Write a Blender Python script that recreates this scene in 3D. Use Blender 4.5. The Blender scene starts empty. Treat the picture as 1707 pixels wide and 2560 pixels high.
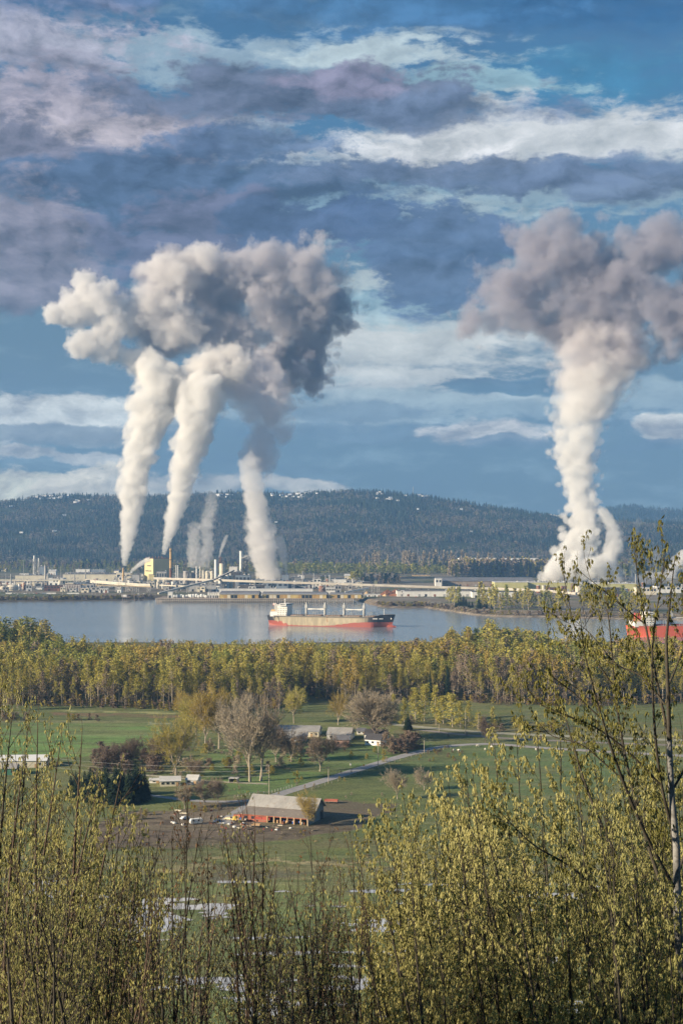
import bpy, bmesh, math, random
import numpy as np
from mathutils import Vector, noise as mnoise

R = math.radians
sc = bpy.context.scene
COL = sc.collection
F = 3556.0            # focal length in photograph pixels (50 mm on a 36 mm tall frame of 2560 px)
HZ = 1340.0           # photograph row of the horizon
CAMZ = 134.0          # eye height above the river

# ------------------------------------------------------------------ camera
cd = bpy.data.cameras.new('camera')
cam = bpy.data.objects.new('camera', cd)
COL.objects.link(cam)
cam.location = (0, 0, CAMZ)
cam.rotation_euler = (R(90), 0, 0)
cd.sensor_fit = 'VERTICAL'
cd.sensor_height = 36
cd.lens = 50
cd.shift_y = (HZ - 1280) / 2560
cd.clip_start = 0.1
cd.clip_end = 60000
sc.camera = cam

# ------------------------------------------------------------------ render settings
sc.render.engine = 'CYCLES'
cy = sc.cycles
cy.use_denoising = True
cy.use_adaptive_sampling = True
cy.adaptive_threshold = 0.02
cy.max_bounces = 12
cy.diffuse_bounces = 2
cy.glossy_bounces = 2
cy.transmission_bounces = 2
cy.transparent_max_bounces = 24
cy.volume_bounces = 8
cy.caustics_reflective = False
cy.caustics_refractive = False
vs = sc.view_settings
vs.view_transform = 'Standard'
vs.look = 'None'
EXPO = 1.0
vs.exposure = EXPO
vs.gamma = 1.0

# ------------------------------------------------------------------ sun
SUN_EL, SUN_AZ = R(20), R(-112)       # azimuth from +Y, clockwise: low sun on the left, a little behind the viewer
sd = Vector((math.sin(SUN_AZ) * math.cos(SUN_EL), math.cos(SUN_AZ) * math.cos(SUN_EL), math.sin(SUN_EL)))
sl = bpy.data.lights.new('sun', 'SUN')
sl.energy = 5.0
sl.angle = R(0.53)
sl.color = (1.0, 0.83, 0.60)
sun = bpy.data.objects.new('sun', sl)
COL.objects.link(sun)
sun.rotation_euler = sd.to_track_quat('Z', 'Y').to_euler()

# ------------------------------------------------------------------ sky: Nishita sky with banks of cloud laid out by direction
world = bpy.data.worlds.new('World')
sc.world = world
world.use_nodes = True
WN = world.node_tree
WN.nodes.clear()
SKY_STRENGTH = 0.05


def wnode(t, **kw):
    n = WN.nodes.new(t)
    for k, v in kw.items():
        setattr(n, k, v)
    return n


def wl(a, b):
    WN.links.new(a, b)


def wmath(op, a, b=None, c=None, clamp=False):
    n = wnode('ShaderNodeMath', operation=op, use_clamp=clamp)
    for i, v in enumerate((a, b, c)):
        if v is None:
            continue
        if isinstance(v, (int, float)):
            n.inputs[i].default_value = v
        else:
            wl(v, n.inputs[i])
    return n.outputs[0]


def srgb(r, g, b):
    f = lambda c: c / 12.92 if c <= 0.04045 else ((c + 0.055) / 1.055) ** 2.4
    return (f(r / 255), f(g / 255), f(b / 255))


tc = wnode('ShaderNodeTexCoord')
sep = wnode('ShaderNodeSeparateXYZ')
wl(tc.outputs['Generated'], sep.inputs[0])
az = wmath('ARCTAN2', sep.outputs[0], sep.outputs[1])
hyp = wmath('SQRT', wmath('ADD', wmath('MULTIPLY', sep.outputs[0], sep.outputs[0]), wmath('MULTIPLY', sep.outputs[1], sep.outputs[1])))
el = wmath('ARCTAN2', sep.outputs[2], hyp)
cmb = wnode('ShaderNodeCombineXYZ')
wl(wmath('MULTIPLY', az, 3.556), cmb.inputs[0])
wl(wmath('MULTIPLY', el, 3.556), cmb.inputs[1])
UV = cmb.outputs[0]                    # azimuth / elevation, 1 unit = 16 degrees


def wnoise(scale, detail=5, rough=0.55, stretch=(1, 1, 1), off=(0, 0, 0), distort=0.0):
    m = wnode('ShaderNodeMapping')
    m.inputs['Scale'].default_value = stretch
    m.inputs['Location'].default_value = off
    wl(UV, m.inputs[0])
    n = wnode('ShaderNodeTexNoise')
    n.inputs['Scale'].default_value = scale
    n.inputs['Detail'].default_value = detail
    n.inputs['Roughness'].default_value = rough
    n.inputs['Distortion'].default_value = distort
    wl(m.outputs[0], n.inputs['Vector'])
    return n


def wadd(vec, d):
    n = wnode('ShaderNodeVectorMath', operation='ADD')
    wl(vec, n.inputs[0])
    n.inputs[1].default_value = d
    return n.outputs[0]


def wnoise_at(vec, scale, detail, rough, stretch, off):
    m = wnode('ShaderNodeMapping')
    m.inputs['Scale'].default_value = stretch
    m.inputs['Location'].default_value = off
    wl(vec, m.inputs[0])
    n = wnode('ShaderNodeTexNoise')
    n.inputs['Scale'].default_value = scale
    n.inputs['Detail'].default_value = detail
    n.inputs['Roughness'].default_value = rough
    wl(m.outputs[0], n.inputs['Vector'])
    return n.outputs['Fac']


nw = wnoise(3.1, 7, 0.6, (1, 1.6, 1))
warp = wnode('ShaderNodeVectorMath', operation='MULTIPLY_ADD')
wl(nw.outputs['Color'], warp.inputs[0])
warp.inputs[1].default_value = (0.22, 0.11, 0)
wl(wadd(UV, (-0.11, -0.055, 0)), warp.inputs[2])
WUV = warp.outputs[0]
SPUFF = (4.6, 11, 0.60, (1, 1.9, 1), (4.3, 2.2, 0))
n_puff = wnoise_at(WUV, *SPUFF)
n_puff2 = wnoise_at(wadd(WUV, (-0.03, 0.022, 0)), *SPUFF)
relief = wmath('SUBTRACT', n_puff, n_puff2)            # > 0 on the flanks that face the sun
n_streak = wnoise_at(WUV, 2.6, 10, 0.62, (1, 5.5, 1), (1.3, 0.2, 0))
n_fine = wnoise_at(UV, 15.0, 8, 0.62, (1, 2.2, 1), (2.3, 5.2, 0))
n_wisp = wmath('ADD', wmath('MULTIPLY', n_streak, 0.66), wmath('MULTIPLY', n_fine, 0.34))
n_grain = wnoise_at(UV, 46.0, 5, 0.6, (1, 1.7, 1), (8.3, 1.2, 0))
n_mix = wmath('ADD', wmath('ADD', wmath('MULTIPLY', n_puff, 0.62), wmath('MULTIPLY', n_fine, 0.28)), wmath('MULTIPLY', n_grain, 0.10))

sky = wnode('ShaderNodeTexSky', sky_type='NISHITA')
sky.sun_disc = False
sky.sun_elevation = SUN_EL
sky.sun_rotation = SUN_AZ
sky.altitude = 100
sky.air_density = 1.0
sky.dust_density = 0.4
sky.ozone_density = 1.6


def wmix(fac, a, b, mode='MIX'):
    n = wnode('ShaderNodeMix', data_type='RGBA', blend_type=mode)
    if isinstance(fac, (int, float)):
        n.inputs[0].default_value = fac
    else:
        wl(fac, n.inputs[0])
    for i, v in ((6, a), (7, b)):
        if isinstance(v, tuple):
            n.inputs[i].default_value = (v[0], v[1], v[2], 1)
        else:
            wl(v, n.inputs[i])
    return n.outputs[2]


def rng(x, a, b, smooth=True):
    n = wnode('ShaderNodeMapRange', interpolation_type='SMOOTHSTEP' if smooth else 'LINEAR')
    wl(x, n.inputs[0])
    n.inputs[1].default_value = a
    n.inputs[2].default_value = b
    return n.outputs[0]


def K(c):                              # display colour of a cloud -> radiance before the background strength
    return tuple(v / SKY_STRENGTH / 2 ** EXPO for v in srgb(*c))


skycol = sky.outputs[0]
skycol = wmix(1.0, skycol, (0.40, 0.74, 0.92), 'MULTIPLY')
# thin veil of high cloud that thickens towards the horizon
skycol = wmix(wmath('MULTIPLY', rng(el, 0.33, 0.09), 0.93), skycol, K((98, 119, 133)))
skycol = wmix(wmath('MULTIPLY', rng(n_wisp, 0.46, 0.66), 0.40), skycol, K((160, 186, 196)))
skycol = wmix(wmath('MULTIPLY', rng(n_puff, 0.52, 0.70), 0.30), skycol, K((88, 106, 136)))

# (px, row, half width, half height, colour, opacity, noise amount, softness, texture)
BANKS = [
    (1500, 60, 560, 110, (38, 92, 146), .85, 0.8, 1.0, 'w'),
    (900, 90, 480, 70, (70, 116, 166), .6, 1.2, 1.0, 'p'),
    (1480, 250, 330, 90, (58, 128, 172), .7, 1.0, 1.0, 'w'),
    (560, 190, 620, 60, (160, 184, 202), .7, 1.6, .8, 'w'),
    (930, 185, 260, 34, (184, 204, 216), .8, 1.5, .8, 'w'),
    (1160, 250, 330, 30, (160, 196, 210), .7, 1.5, .8, 'w'),
    (1290, 392, 640, 92, (206, 218, 222), .98, 1.2, .8, 'w'),
    (1020, 405, 260, 60, (214, 222, 226), .8, 1.4, .8, 'p'),
    (1400, 490, 560, 60, (158, 180, 192), .7, 1.3, .9, 'w'),
    (900, 530, 560, 70, (140, 172, 192), .75, 1.4, .9, 'w'),
    (1150, 560, 330, 60, (164, 184, 194), .75, 1.3, .9, 'w'),
    (520, 370, 330, 44, (178, 194, 208), .85, 1.6, .7, 'p'),
    (720, 440, 300, 34, (176, 192, 208), .8, 1.5, .7, 'p'),
    (1010, 870, 440, 110, (206, 212, 208), .98, 1.0, .9, 'w'),
    (1050, 960, 380, 50, (208, 212, 208), .85, 1.2, .8, 'w'),
    (1080, 760, 330, 60, (150, 182, 196), .75, 1.3, .9, 'w'),
    (1010, 700, 210, 34, (190, 202, 204), .7, 1.4, .8, 'w'),
    (860, 1010, 330, 55, (160, 178, 186), .75, 1.3, .8, 'w'),
    (1300, 1010, 420, 60, (156, 176, 186), .75, 1.3, .8, 'w'),
    (110, 180, 300, 90, (160, 164, 186), .9, 1.4, .7, 'p'),
    (60, 70, 300, 60, (96, 116, 158), .7, 1.3, .9, 'p'),
    (140, 390, 540, 170, (124, 126, 148), .97, 0.9, .7, 'p'),
    (250, 340, 200, 56, (172, 168, 180), .8, 1.5, .7, 'p'),
    (90, 290, 220, 60, (158, 156, 174), .7, 1.5, .7, 'p'),
    (760, 270, 500, 62, (94, 106, 134), .95, 1.2, .6, 'p'),
    (880, 240, 170, 40, (128, 128, 156), .8, 1.4, .7, 'p'),
    (1080, 312, 300, 36, (94, 112, 144), .85, 1.2, .7, 'p'),
    (640, 385, 230, 42, (76, 102, 142), .85, 1.4, .6, 'p'),
    (480, 490, 700, 78, (72, 95, 130), .95, 1.1, .6, 'p'),
    (1130, 455, 380, 40, (92, 110, 142), .92, 1.3, .6, 'p'),
    (1600, 470, 280, 60, (94, 112, 144), .9, 1.3, .7, 'p'),
    (300, 600, 470, 110, (74, 96, 130), .95, 1.0, .7, 'p'),
    (60, 650, 230, 160, (122, 122, 140), .96, 1.0, .6, 'p'),
    (560, 600, 300, 90, (96, 102, 130), .95, 1.2, .5, 'p'),
    (860, 560, 150, 60, (70, 92, 132), .95, 1.5, .45, 'p'),
    (720, 575, 150, 56, (74, 94, 130), .95, 1.4, .45, 'p'),
    (1110, 650, 170, 120, (78, 100, 136), .95, 1.3, .5, 'p'),
    (1260, 962, 170, 22, (76, 110, 136), .9, 0.9, .5, 'w'),
    (890, 1024, 190, 24, (116, 136, 152), .9, 1.1, .6, 'w'),
    (900, 1085, 190, 26, (104, 128, 148), .85, 1.1, .6, 'w'),
    (1220, 1088, 140, 30, (200, 200, 200), .95, 0.8, .6, 'p'),
    (1240, 1114, 130, 18, (102, 124, 144), .85, 1.0, .6, 'w'),
    (110, 1058, 300, 56, (214, 212, 206), .98, 0.8, .45, 'p'),
    (130, 1098, 270, 22, (128, 140, 150), .9, 1.0, .5, 'w'),
    (60, 1142, 140, 14, (200, 200, 198), .9, 0.8, .5, 'p'),
    (220, 1150, 110, 15, (180, 184, 186), .85, 0.8, .5, 'p'),
    (60, 1218, 180, 42, (214, 204, 190), .98, 0.8, .4, 'p'),
    (240, 1208, 150, 40, (204, 198, 188), .95, 1.1, .4, 'p'),
    (470, 1215, 170, 24, (186, 186, 182), .85, 1.0, .5, 'p'),
    (740, 1214, 130, 16, (190, 190, 186), .85, 1.0, .5, 'p'),
    (1690, 1090, 80, 36, (206, 202, 198), .95, 0.8, .5, 'p'),
    (1650, 1122, 130, 15, (96, 120, 142), .85, 0.9, .5, 'w'),
    (760, 1180, 120, 14, (100, 124, 142), .7, 1.0, .5, 'w'),
]
for px, row, rx, ry, c, op, nz, soft, tex in BANKS:
    m = wnode('ShaderNodeMapping', vector_type='TEXTURE')
    m.inputs['Location'].default_value = ((px - 853.5) / 1000, (HZ - row) / 1000, 0)
    m.inputs['Scale'].default_value = (rx / 680, ry / 680, 1)
    wl(WUV, m.inputs[0])
    g = wnode('ShaderNodeTexGradient', gradient_type='SPHERICAL')
    wl(m.outputs[0], g.inputs[0])
    t = n_wisp if tex == 'w' else n_mix
    v = wmath('MULTIPLY_ADD', wmath('SUBTRACT', t, 0.5), 2.6 * nz, g.outputs['Fac'])
    a = wmath('MULTIPLY', rng(v, 0.14, 0.14 + 0.62 * soft), wmath('MULTIPLY', rng(g.outputs['Fac'], 0.0, 0.16), op))
    # sunlit flanks and shaded hollows of the bank
    k = wmath('MULTIPLY_ADD', relief, 3.6 if tex == 'p' else 1.6, 0.5, clamp=True)
    cl = wmix(k, K(tuple(q * 0.74 for q in c)), K(tuple(min(255, q * w_) for q, w_ in zip(c, (1.28, 1.24, 1.18)))))
    skycol = wmix(a, skycol, cl)

bg = wnode('ShaderNodeBackground')
wl(skycol, bg.inputs[0])
bg.inputs[1].default_value = SKY_STRENGTH
wo = wnode('ShaderNodeOutputWorld')
wl(bg.outputs[0], wo.inputs[0])
world.cycles.sampling_method = 'MANUAL'
world.cycles.sample_map_resolution = 512

# ------------------------------------------------------------------ helpers
rnd = random.Random(7)
rng_np = np.random.default_rng(7)


def gp(px, row, z=3.0):
    """point of the horizontal plane at height z that lies in that direction"""
    y = (CAMZ - z) * F / (row - HZ)
    return ((px - 853.5) * y / F, y)


def xp(px, y):
    return (px - 853.5) * y / F


def zp(row, y):
    return CAMZ - (row - HZ) * y / F


def tag(o, label=None, cat=None, group=None, kind=None):
    if label: o['label'] = label
    if cat: o['category'] = cat
    if group: o['group'] = group
    if kind: o['kind'] = kind
    return o


def thing(name, label, cat, loc=(0, 0, 0), rot=0.0, group=None):
    o = bpy.data.objects.new(name, None)
    COL.objects.link(o)
    o.empty_display_size = 0.5
    o.location = loc
    o.rotation_euler = (0, 0, rot)
    return tag(o, label, cat, group)


def copy_tree(src, loc, rot=0.0, scale=None, label=None, group=None):
    r = src.copy()
    COL.objects.link(r)
    r.location = loc
    r.rotation_euler = (0, 0, rot)
    if scale is not None:
        r.scale = scale if isinstance(scale, tuple) else (scale,) * 3
    if label: r['label'] = label
    if group: r['group'] = group
    for ch in list(src.children):
        c = ch.copy()
        COL.objects.link(c)
        c.parent = r
        for g in list(ch.children):
            d = g.copy()
            COL.objects.link(d)
            d.parent = c
    return r


class MB:
    """collects shapes and links them as ONE mesh object"""
    def __init__(self):
        self.v, self.f, self.m = [], [], []

    def add(self, vs, fs, mi=0):
        o = len(self.v)
        self.v.extend(tuple(q) for q in vs)
        for f in fs:
            self.f.append(tuple(i + o for i in f))
            self.m.append(mi)
        return self

    def box(self, cx, cy, z0, sx, sy, h, rot=0.0, mi=0, taper=1.0):
        c, s = math.cos(rot), math.sin(rot)
        vs = []
        for zz, k in ((z0, 1.0), (z0 + h, taper)):
            for dx, dy in ((-.5, -.5), (.5, -.5), (.5, .5), (-.5, .5)):
                x, y = dx * sx * k, dy * sy * k
                vs.append((cx + x * c - y * s, cy + x * s + y * c, zz))
        return self.add(vs, [(0, 3, 2, 1), (4, 5, 6, 7), (0, 1, 5, 4), (1, 2, 6, 5), (2, 3, 7, 6), (3, 0, 4, 7)], mi)

    def cyl(self, cx, cy, z0, r0, h, r1=None, n=14, mi=0, cap=True):
        r1 = r0 if r1 is None else r1
        vs = [(cx + r * math.cos(a), cy + r * math.sin(a), z) for r, z in ((r0, z0), (r1, z0 + h)) for a in [2 * math.pi * i / n for i in range(n)]]
        fs = [(i, (i + 1) % n, n + (i + 1) % n, n + i) for i in range(n)]
        if cap:
            fs += [tuple(range(n))[::-1], tuple(range(n, 2 * n))]
        return self.add(vs, fs, mi)

    def lathe(self, cx, cy, prof, n=16, mi=0):
        vs = [(cx + r * math.cos(2 * math.pi * i / n), cy + r * math.sin(2 * math.pi * i / n), z) for r, z in prof for i in range(n)]
        fs = []
        for k in range(len(prof) - 1):
            for i in range(n):
                j = (i + 1) % n
                fs.append((k * n + i, k * n + j, (k + 1) * n + j, (k + 1) * n + i))
        fs += [tuple(range(n))[::-1], tuple(range((len(prof) - 1) * n, len(prof) * n))]
        return self.add(vs, fs, mi)

    def tube(self, pts, rad, n=6, mi=0, cap=True):
        pts = [Vector(p) for p in pts]
        if not isinstance(rad, (list, tuple)):
            rad = [rad] * len(pts)
        vs, fs = [], []
        for i, p in enumerate(pts):
            d = (pts[min(i + 1, len(pts) - 1)] - pts[max(i - 1, 0)])
            d = d.normalized() if d.length > 1e-9 else Vector((0, 0, 1))
            a = d.cross(Vector((0, 0, 1)) if abs(d.z) < 0.9 else Vector((1, 0, 0))).normalized()
            b = d.cross(a)
            for k in range(n):
                t = 2 * math.pi * k / n
                vs.append(p + (a * math.cos(t) + b * math.sin(t)) * rad[i])
        for i in range(len(pts) - 1):
            for k in range(n):
                j = (k + 1) % n
                fs.append((i * n + k, i * n + j, (i + 1) * n + j, (i + 1) * n + k))
        if cap:
            fs += [tuple(range(n))[::-1], tuple(range((len(pts) - 1) * n, len(pts) * n))]
        return self.add(vs, fs, mi)

    def beam(self, a, b, w, h, mi=0):
        """box beam from a to b, w wide and h high"""
        a, b = Vector(a), Vector(b)
        d = (b - a).normalized()
        s = d.cross(Vector((0, 0, 1)))
        s = s.normalized() if s.length > 1e-6 else Vector((1, 0, 0))
        u = s.cross(d)
        vs = [p + s * (w / 2 * i) + u * (h / 2 * j) for p in (a, b) for i, j in ((-1, -1), (1, -1), (1, 1), (-1, 1))]
        return self.add(vs, [(0, 3, 2, 1), (4, 5, 6, 7), (0, 1, 5, 4), (1, 2, 6, 5), (2, 3, 7, 6), (3, 0, 4, 7)], mi)

    def gable(self, cx, cy, z0, sx, sy, h, over=0.0, thick=0.0, rot=0.0, mi=0, hip=0.0):
        """gable (or hipped) roof solid with its ridge along local x"""
        c, s = math.cos(rot), math.sin(rot)
        X, Y = sx / 2 + over, sy / 2 + over
        pts = [(-X, -Y, 0), (X, -Y, 0), (X, Y, 0), (-X, Y, 0), (-X + hip, 0, h), (X - hip, 0, h)]
        vs = [(cx + x * c - y * s, cy + x * s + y * c, z0 + z) for x, y, z in pts]
        fs = [(0, 1, 5, 4), (2, 3, 4, 5), (1, 2, 5), (3, 0, 4), (0, 3, 2, 1)]
        return self.add(vs, fs, mi)

    def build(self, name, mats, parent=None, loc=None, rot=None, smooth=False):
        me = bpy.data.meshes.new(name)
        me.from_pydata(self.v, [], self.f)
        ms = mats if isinstance(mats, (list, tuple)) else [mats]
        for m in ms:
            me.materials.append(m)
        if len(ms) > 1:
            me.polygons.foreach_set('material_index', np.array(self.m, dtype=np.int32))
        if smooth:
            me.polygons.foreach_set('use_smooth', np.ones(len(self.f), dtype=bool))
        me.update()
        o = bpy.data.objects.new(name, me)
        COL.objects.link(o)
        if parent is not None: o.parent = parent
        if loc is not None: o.location = loc
        if rot is not None: o.rotation_euler = (0, 0, rot)
        return o


def np_mesh(name, V, Fc, mats, mi=None, smooth=False, parent=None, nside=None):
    """fast mesh from arrays; Fc is (n,3) or (n,4)"""
    V = np.asarray(V, dtype=np.float32)
    Fc = np.asarray(Fc, dtype=np.int32)
    n, k = Fc.shape
    me = bpy.data.meshes.new(name)
    me.vertices.add(len(V))
    me.vertices.foreach_set('co', V.ravel())
    me.loops.add(n * k)
    me.loops.foreach_set('vertex_index', Fc.ravel())
    me.polygons.add(n)
    me.polygons.foreach_set('loop_start', np.arange(0, n * k, k, dtype=np.int32))
    me.polygons.foreach_set('loop_total', np.full(n, k, dtype=np.int32))
    for m in (mats if isinstance(mats, (list, tuple)) else [mats]):
        me.materials.append(m)
    if mi is not None:
        me.polygons.foreach_set('material_index', np.asarray(mi, dtype=np.int32))
    me.polygons.foreach_set('use_smooth', np.full(n, smooth, dtype=bool))
    me.update(calc_edges=True)
    o = bpy.data.objects.new(name, me)
    COL.objects.link(o)
    if parent is not None: o.parent = parent
    return o


# ------------------------------------------------------------------ materials
MATS = {}


def new_mat(name):
    m = bpy.data.materials.new(name)
    m.use_nodes = True
    nt = m.node_tree
    b = nt.nodes['Principled BSDF']
    return m, nt, b


def paint(name, col, rough=0.7, var=0.25, scale=0.25, streak=True, metal=0.0, spec=0.3, var2=None, rust=None, rust_amt=0.55):
    """weathered surface: two sizes of blotches, and run-off streaks down walls"""
    if name in MATS: return MATS[name]
    m, nt, b = new_mat(name)
    L = nt.links.new
    tcn = nt.nodes.new('ShaderNodeTexCoord')
    mp = nt.nodes.new('ShaderNodeMapping')
    mp.inputs['Scale'].default_value = (1, 1, 0.12 if streak else 1)
    L(tcn.outputs['Object'], mp.inputs[0])
    n1 = nt.nodes.new('ShaderNodeTexNoise')
    n1.inputs['Scale'].default_value = scale * 3
    n1.inputs['Detail'].default_value = 6
    n1.inputs['Roughness'].default_value = 0.65
    L(mp.outputs[0], n1.inputs['Vector'])
    n2 = nt.nodes.new('ShaderNodeTexNoise')
    n2.inputs['Scale'].default_value = scale * 0.6
    n2.inputs['Detail'].default_value = 4
    L(tcn.outputs['Object'], n2.inputs['Vector'])
    av = nt.nodes.new('ShaderNodeMath'); av.operation = 'ADD'
    L(n1.outputs['Fac'], av.inputs[0]); L(n2.outputs['Fac'], av.inputs[1])
    mr = nt.nodes.new('ShaderNodeMapRange')
    mr.inputs[1].default_value = 0.7; mr.inputs[2].default_value = 1.3
    L(av.outputs[0], mr.inputs[0])
    mx = nt.nodes.new('ShaderNodeMix'); mx.data_type = 'RGBA'
    L(mr.outputs[0], mx.inputs[0])
    lo = tuple(c * (1 - var) for c in col)
    hi = tuple(min(0.95, c * (1 + var)) for c in col)
    mx.inputs[6].default_value = (*lo, 1)
    mx.inputs[7].default_value = (*(var2 or hi), 1)
    out = mx.outputs[2]
    if rust:
        n3 = nt.nodes.new('ShaderNodeTexNoise')
        n3.inputs['Scale'].default_value = scale * 2
        n3.inputs['Detail'].default_value = 7
        n3.inputs['Roughness'].default_value = 0.7
        L(mp.outputs[0], n3.inputs['Vector'])
        r3 = nt.nodes.new('ShaderNodeMapRange')
        r3.inputs[1].default_value = rust_amt; r3.inputs[2].default_value = rust_amt + 0.15
        L(n3.outputs['Fac'], r3.inputs[0])
        m3 = nt.nodes.new('ShaderNodeMix'); m3.data_type = 'RGBA'
        L(r3.outputs[0], m3.inputs[0]); L(out, m3.inputs[6])
        m3.inputs[7].default_value = (*rust, 1)
        out = m3.outputs[2]
    L(out, b.inputs['Base Color'])
    b.inputs['Roughness'].default_value = rough
    b.inputs['Metallic'].default_value = metal
    b.inputs['Specular IOR Level'].default_value = spec
    MATS[name] = m
    return m


def leafmat(name, col, col2, trans=0.25, rough=0.7):
    """leaves: each leaf or clump takes its own shade between two colours, each plant its own too"""
    if name in MATS: return MATS[name]
    m, nt, b = new_mat(name)
    L = nt.links.new
    g = nt.nodes.new('ShaderNodeNewGeometry')
    oi = nt.nodes.new('ShaderNodeObjectInfo')
    a = nt.nodes.new('ShaderNodeMath'); a.operation = 'MULTIPLY_ADD'
    L(oi.outputs['Random'], a.inputs[0]); a.inputs[1].default_value = 0.5
    h = nt.nodes.new('ShaderNodeMath'); h.operation = 'MULTIPLY'
    L(g.outputs['Random Per Island'], h.inputs[0]); h.inputs[1].default_value = 0.5
    L(h.outputs[0], a.inputs[2])
    mx = nt.nodes.new('ShaderNodeMix'); mx.data_type = 'RGBA'
    L(a.outputs[0], mx.inputs[0])
    mx.inputs[6].default_value = (*col, 1); mx.inputs[7].default_value = (*col2, 1)
    L(mx.outputs[2], b.inputs['Base Color'])
    b.inputs['Roughness'].default_value = rough
    b.inputs['Specular IOR Level'].default_value = 0.2
    if trans:
        t = nt.nodes.new('ShaderNodeBsdfTranslucent')
        L(mx.outputs[2], t.inputs[0])
        ms = nt.nodes.new('ShaderNodeMixShader'); ms.inputs[0].default_value = trans
        L(b.outputs[0], ms.inputs[1]); L(t.outputs[0], ms.inputs[2])
        L(ms.outputs[0], nt.nodes['Material Output'].inputs[0])
    MATS[name] = m
    return m


def volmat(name, col, dens, aniso=0.0):
    m = bpy.data.materials.new(name)
    m.use_nodes = True
    nt = m.node_tree
    nt.nodes.clear()
    v = nt.nodes.new('ShaderNodeVolumePrincipled')
    v.inputs['Color'].default_value = (*col, 1)
    v.inputs['Density'].default_value = dens
    v.inputs['Anisotropy'].default_value = aniso
    o = nt.nodes.new('ShaderNodeOutputMaterial')
    nt.links.new(v.outputs[0], o.inputs['Volume'])
    return m


def cloudmat(name, col, dens, scale, lo, hi, aniso=0.0, step=1.0):
    """steam whose density is uneven: full inside, torn and wispy where the noise is low"""
    m = bpy.data.materials.new(name)
    m.use_nodes = True
    nt = m.node_tree
    nt.nodes.clear()
    L = nt.links.new
    t = nt.nodes.new('ShaderNodeTexCoord')
    n = nt.nodes.new('ShaderNodeTexNoise')
    n.inputs['Scale'].default_value = scale
    n.inputs['Detail'].default_value = 5
    n.inputs['Roughness'].default_value = 0.6
    L(t.outputs['Object'], n.inputs['Vector'])
    mr = nt.nodes.new('ShaderNodeMapRange')
    mr.inputs[1].default_value = lo; mr.inputs[2].default_value = hi
    mr.inputs[3].default_value = 0.0; mr.inputs[4].default_value = dens
    L(n.outputs['Fac'], mr.inputs[0])
    v = nt.nodes.new('ShaderNodeVolumePrincipled')
    v.inputs['Color'].default_value = (*col, 1)
    v.inputs['Anisotropy'].default_value = aniso
    L(mr.outputs[0], v.inputs['Density'])
    o = nt.nodes.new('ShaderNodeOutputMaterial')
    L(v.outputs[0], o.inputs['Volume'])
    try:
        m.cycles.volume_step_rate = step
    except AttributeError:
        pass
    return m

# ------------------------------------------------------------------ land
_lat = np.random.default_rng(11).random((256, 256))


def vnoise(x, y):
    xi, yi = np.floor(x).astype(int), np.floor(y).astype(int)
    fx, fy = x - xi, y - yi
    fx, fy = fx * fx * (3 - 2 * fx), fy * fy * (3 - 2 * fy)
    a = _lat[xi % 256, yi % 256]; b = _lat[(xi + 1) % 256, yi % 256]
    c = _lat[xi % 256, (yi + 1) % 256]; d = _lat[(xi + 1) % 256, (yi + 1) % 256]
    return (a * (1 - fx) + b * fx) * (1 - fy) + (c * (1 - fx) + d * fx) * fy


def fbm(x, y, o=4):
    s, a, t = 0, 0.5, 0
    for i in range(o):
        s = s + a * vnoise(x * 2 ** i + 17 * i, y * 2 ** i + 31 * i)
        t += a
        a *= 0.55
    return s / t


def sstep(a, b, x):
    t = np.clip((x - a) / (b - a), 0, 1)
    return t * t * (3 - 2 * t)


FARBANK_PX = np.array([-900, 0, 200, 380, 640, 880, 925, 960, 1010, 1060, 1110, 1180, 1250, 1400, 1560, 1707, 2600])
FARBANK_ROW = np.array([1507, 1505, 1503, 1500, 1500, 1499, 1512, 1519, 1521, 1520, 1527, 1538, 1543, 1545, 1549, 1552, 1560])
FARBANK_Y = CAMZ * F / (FARBANK_ROW - HZ)
RIDGE_PX = np.array([-1500, 0, 60, 100, 200, 330, 490, 600, 760, 870, 1000, 1100, 1200, 1300, 1400, 1480, 1560, 1707, 3200])
RIDGE_ROW = np.array([1262, 1246, 1240, 1236, 1233, 1234, 1228, 1227, 1226, 1219, 1226, 1241, 1254, 1272, 1287, 1296, 1297, 1302, 1330])
FAR_PX = np.array([-1500, 1200, 1400, 1500, 1570, 1640, 1707, 1900, 3200])
FAR_ROW = np.array([1300, 1300, 1290, 1268, 1257, 1266, 1270, 1275, 1300])
PLAIN, FARPLAIN = 3.0, 8.0


def near_bank(x):
    return 1765 + 25 * np.sin(x / 140.0) + 14 * np.sin(x / 47.0 + 1) - 0.06 * x


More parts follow.
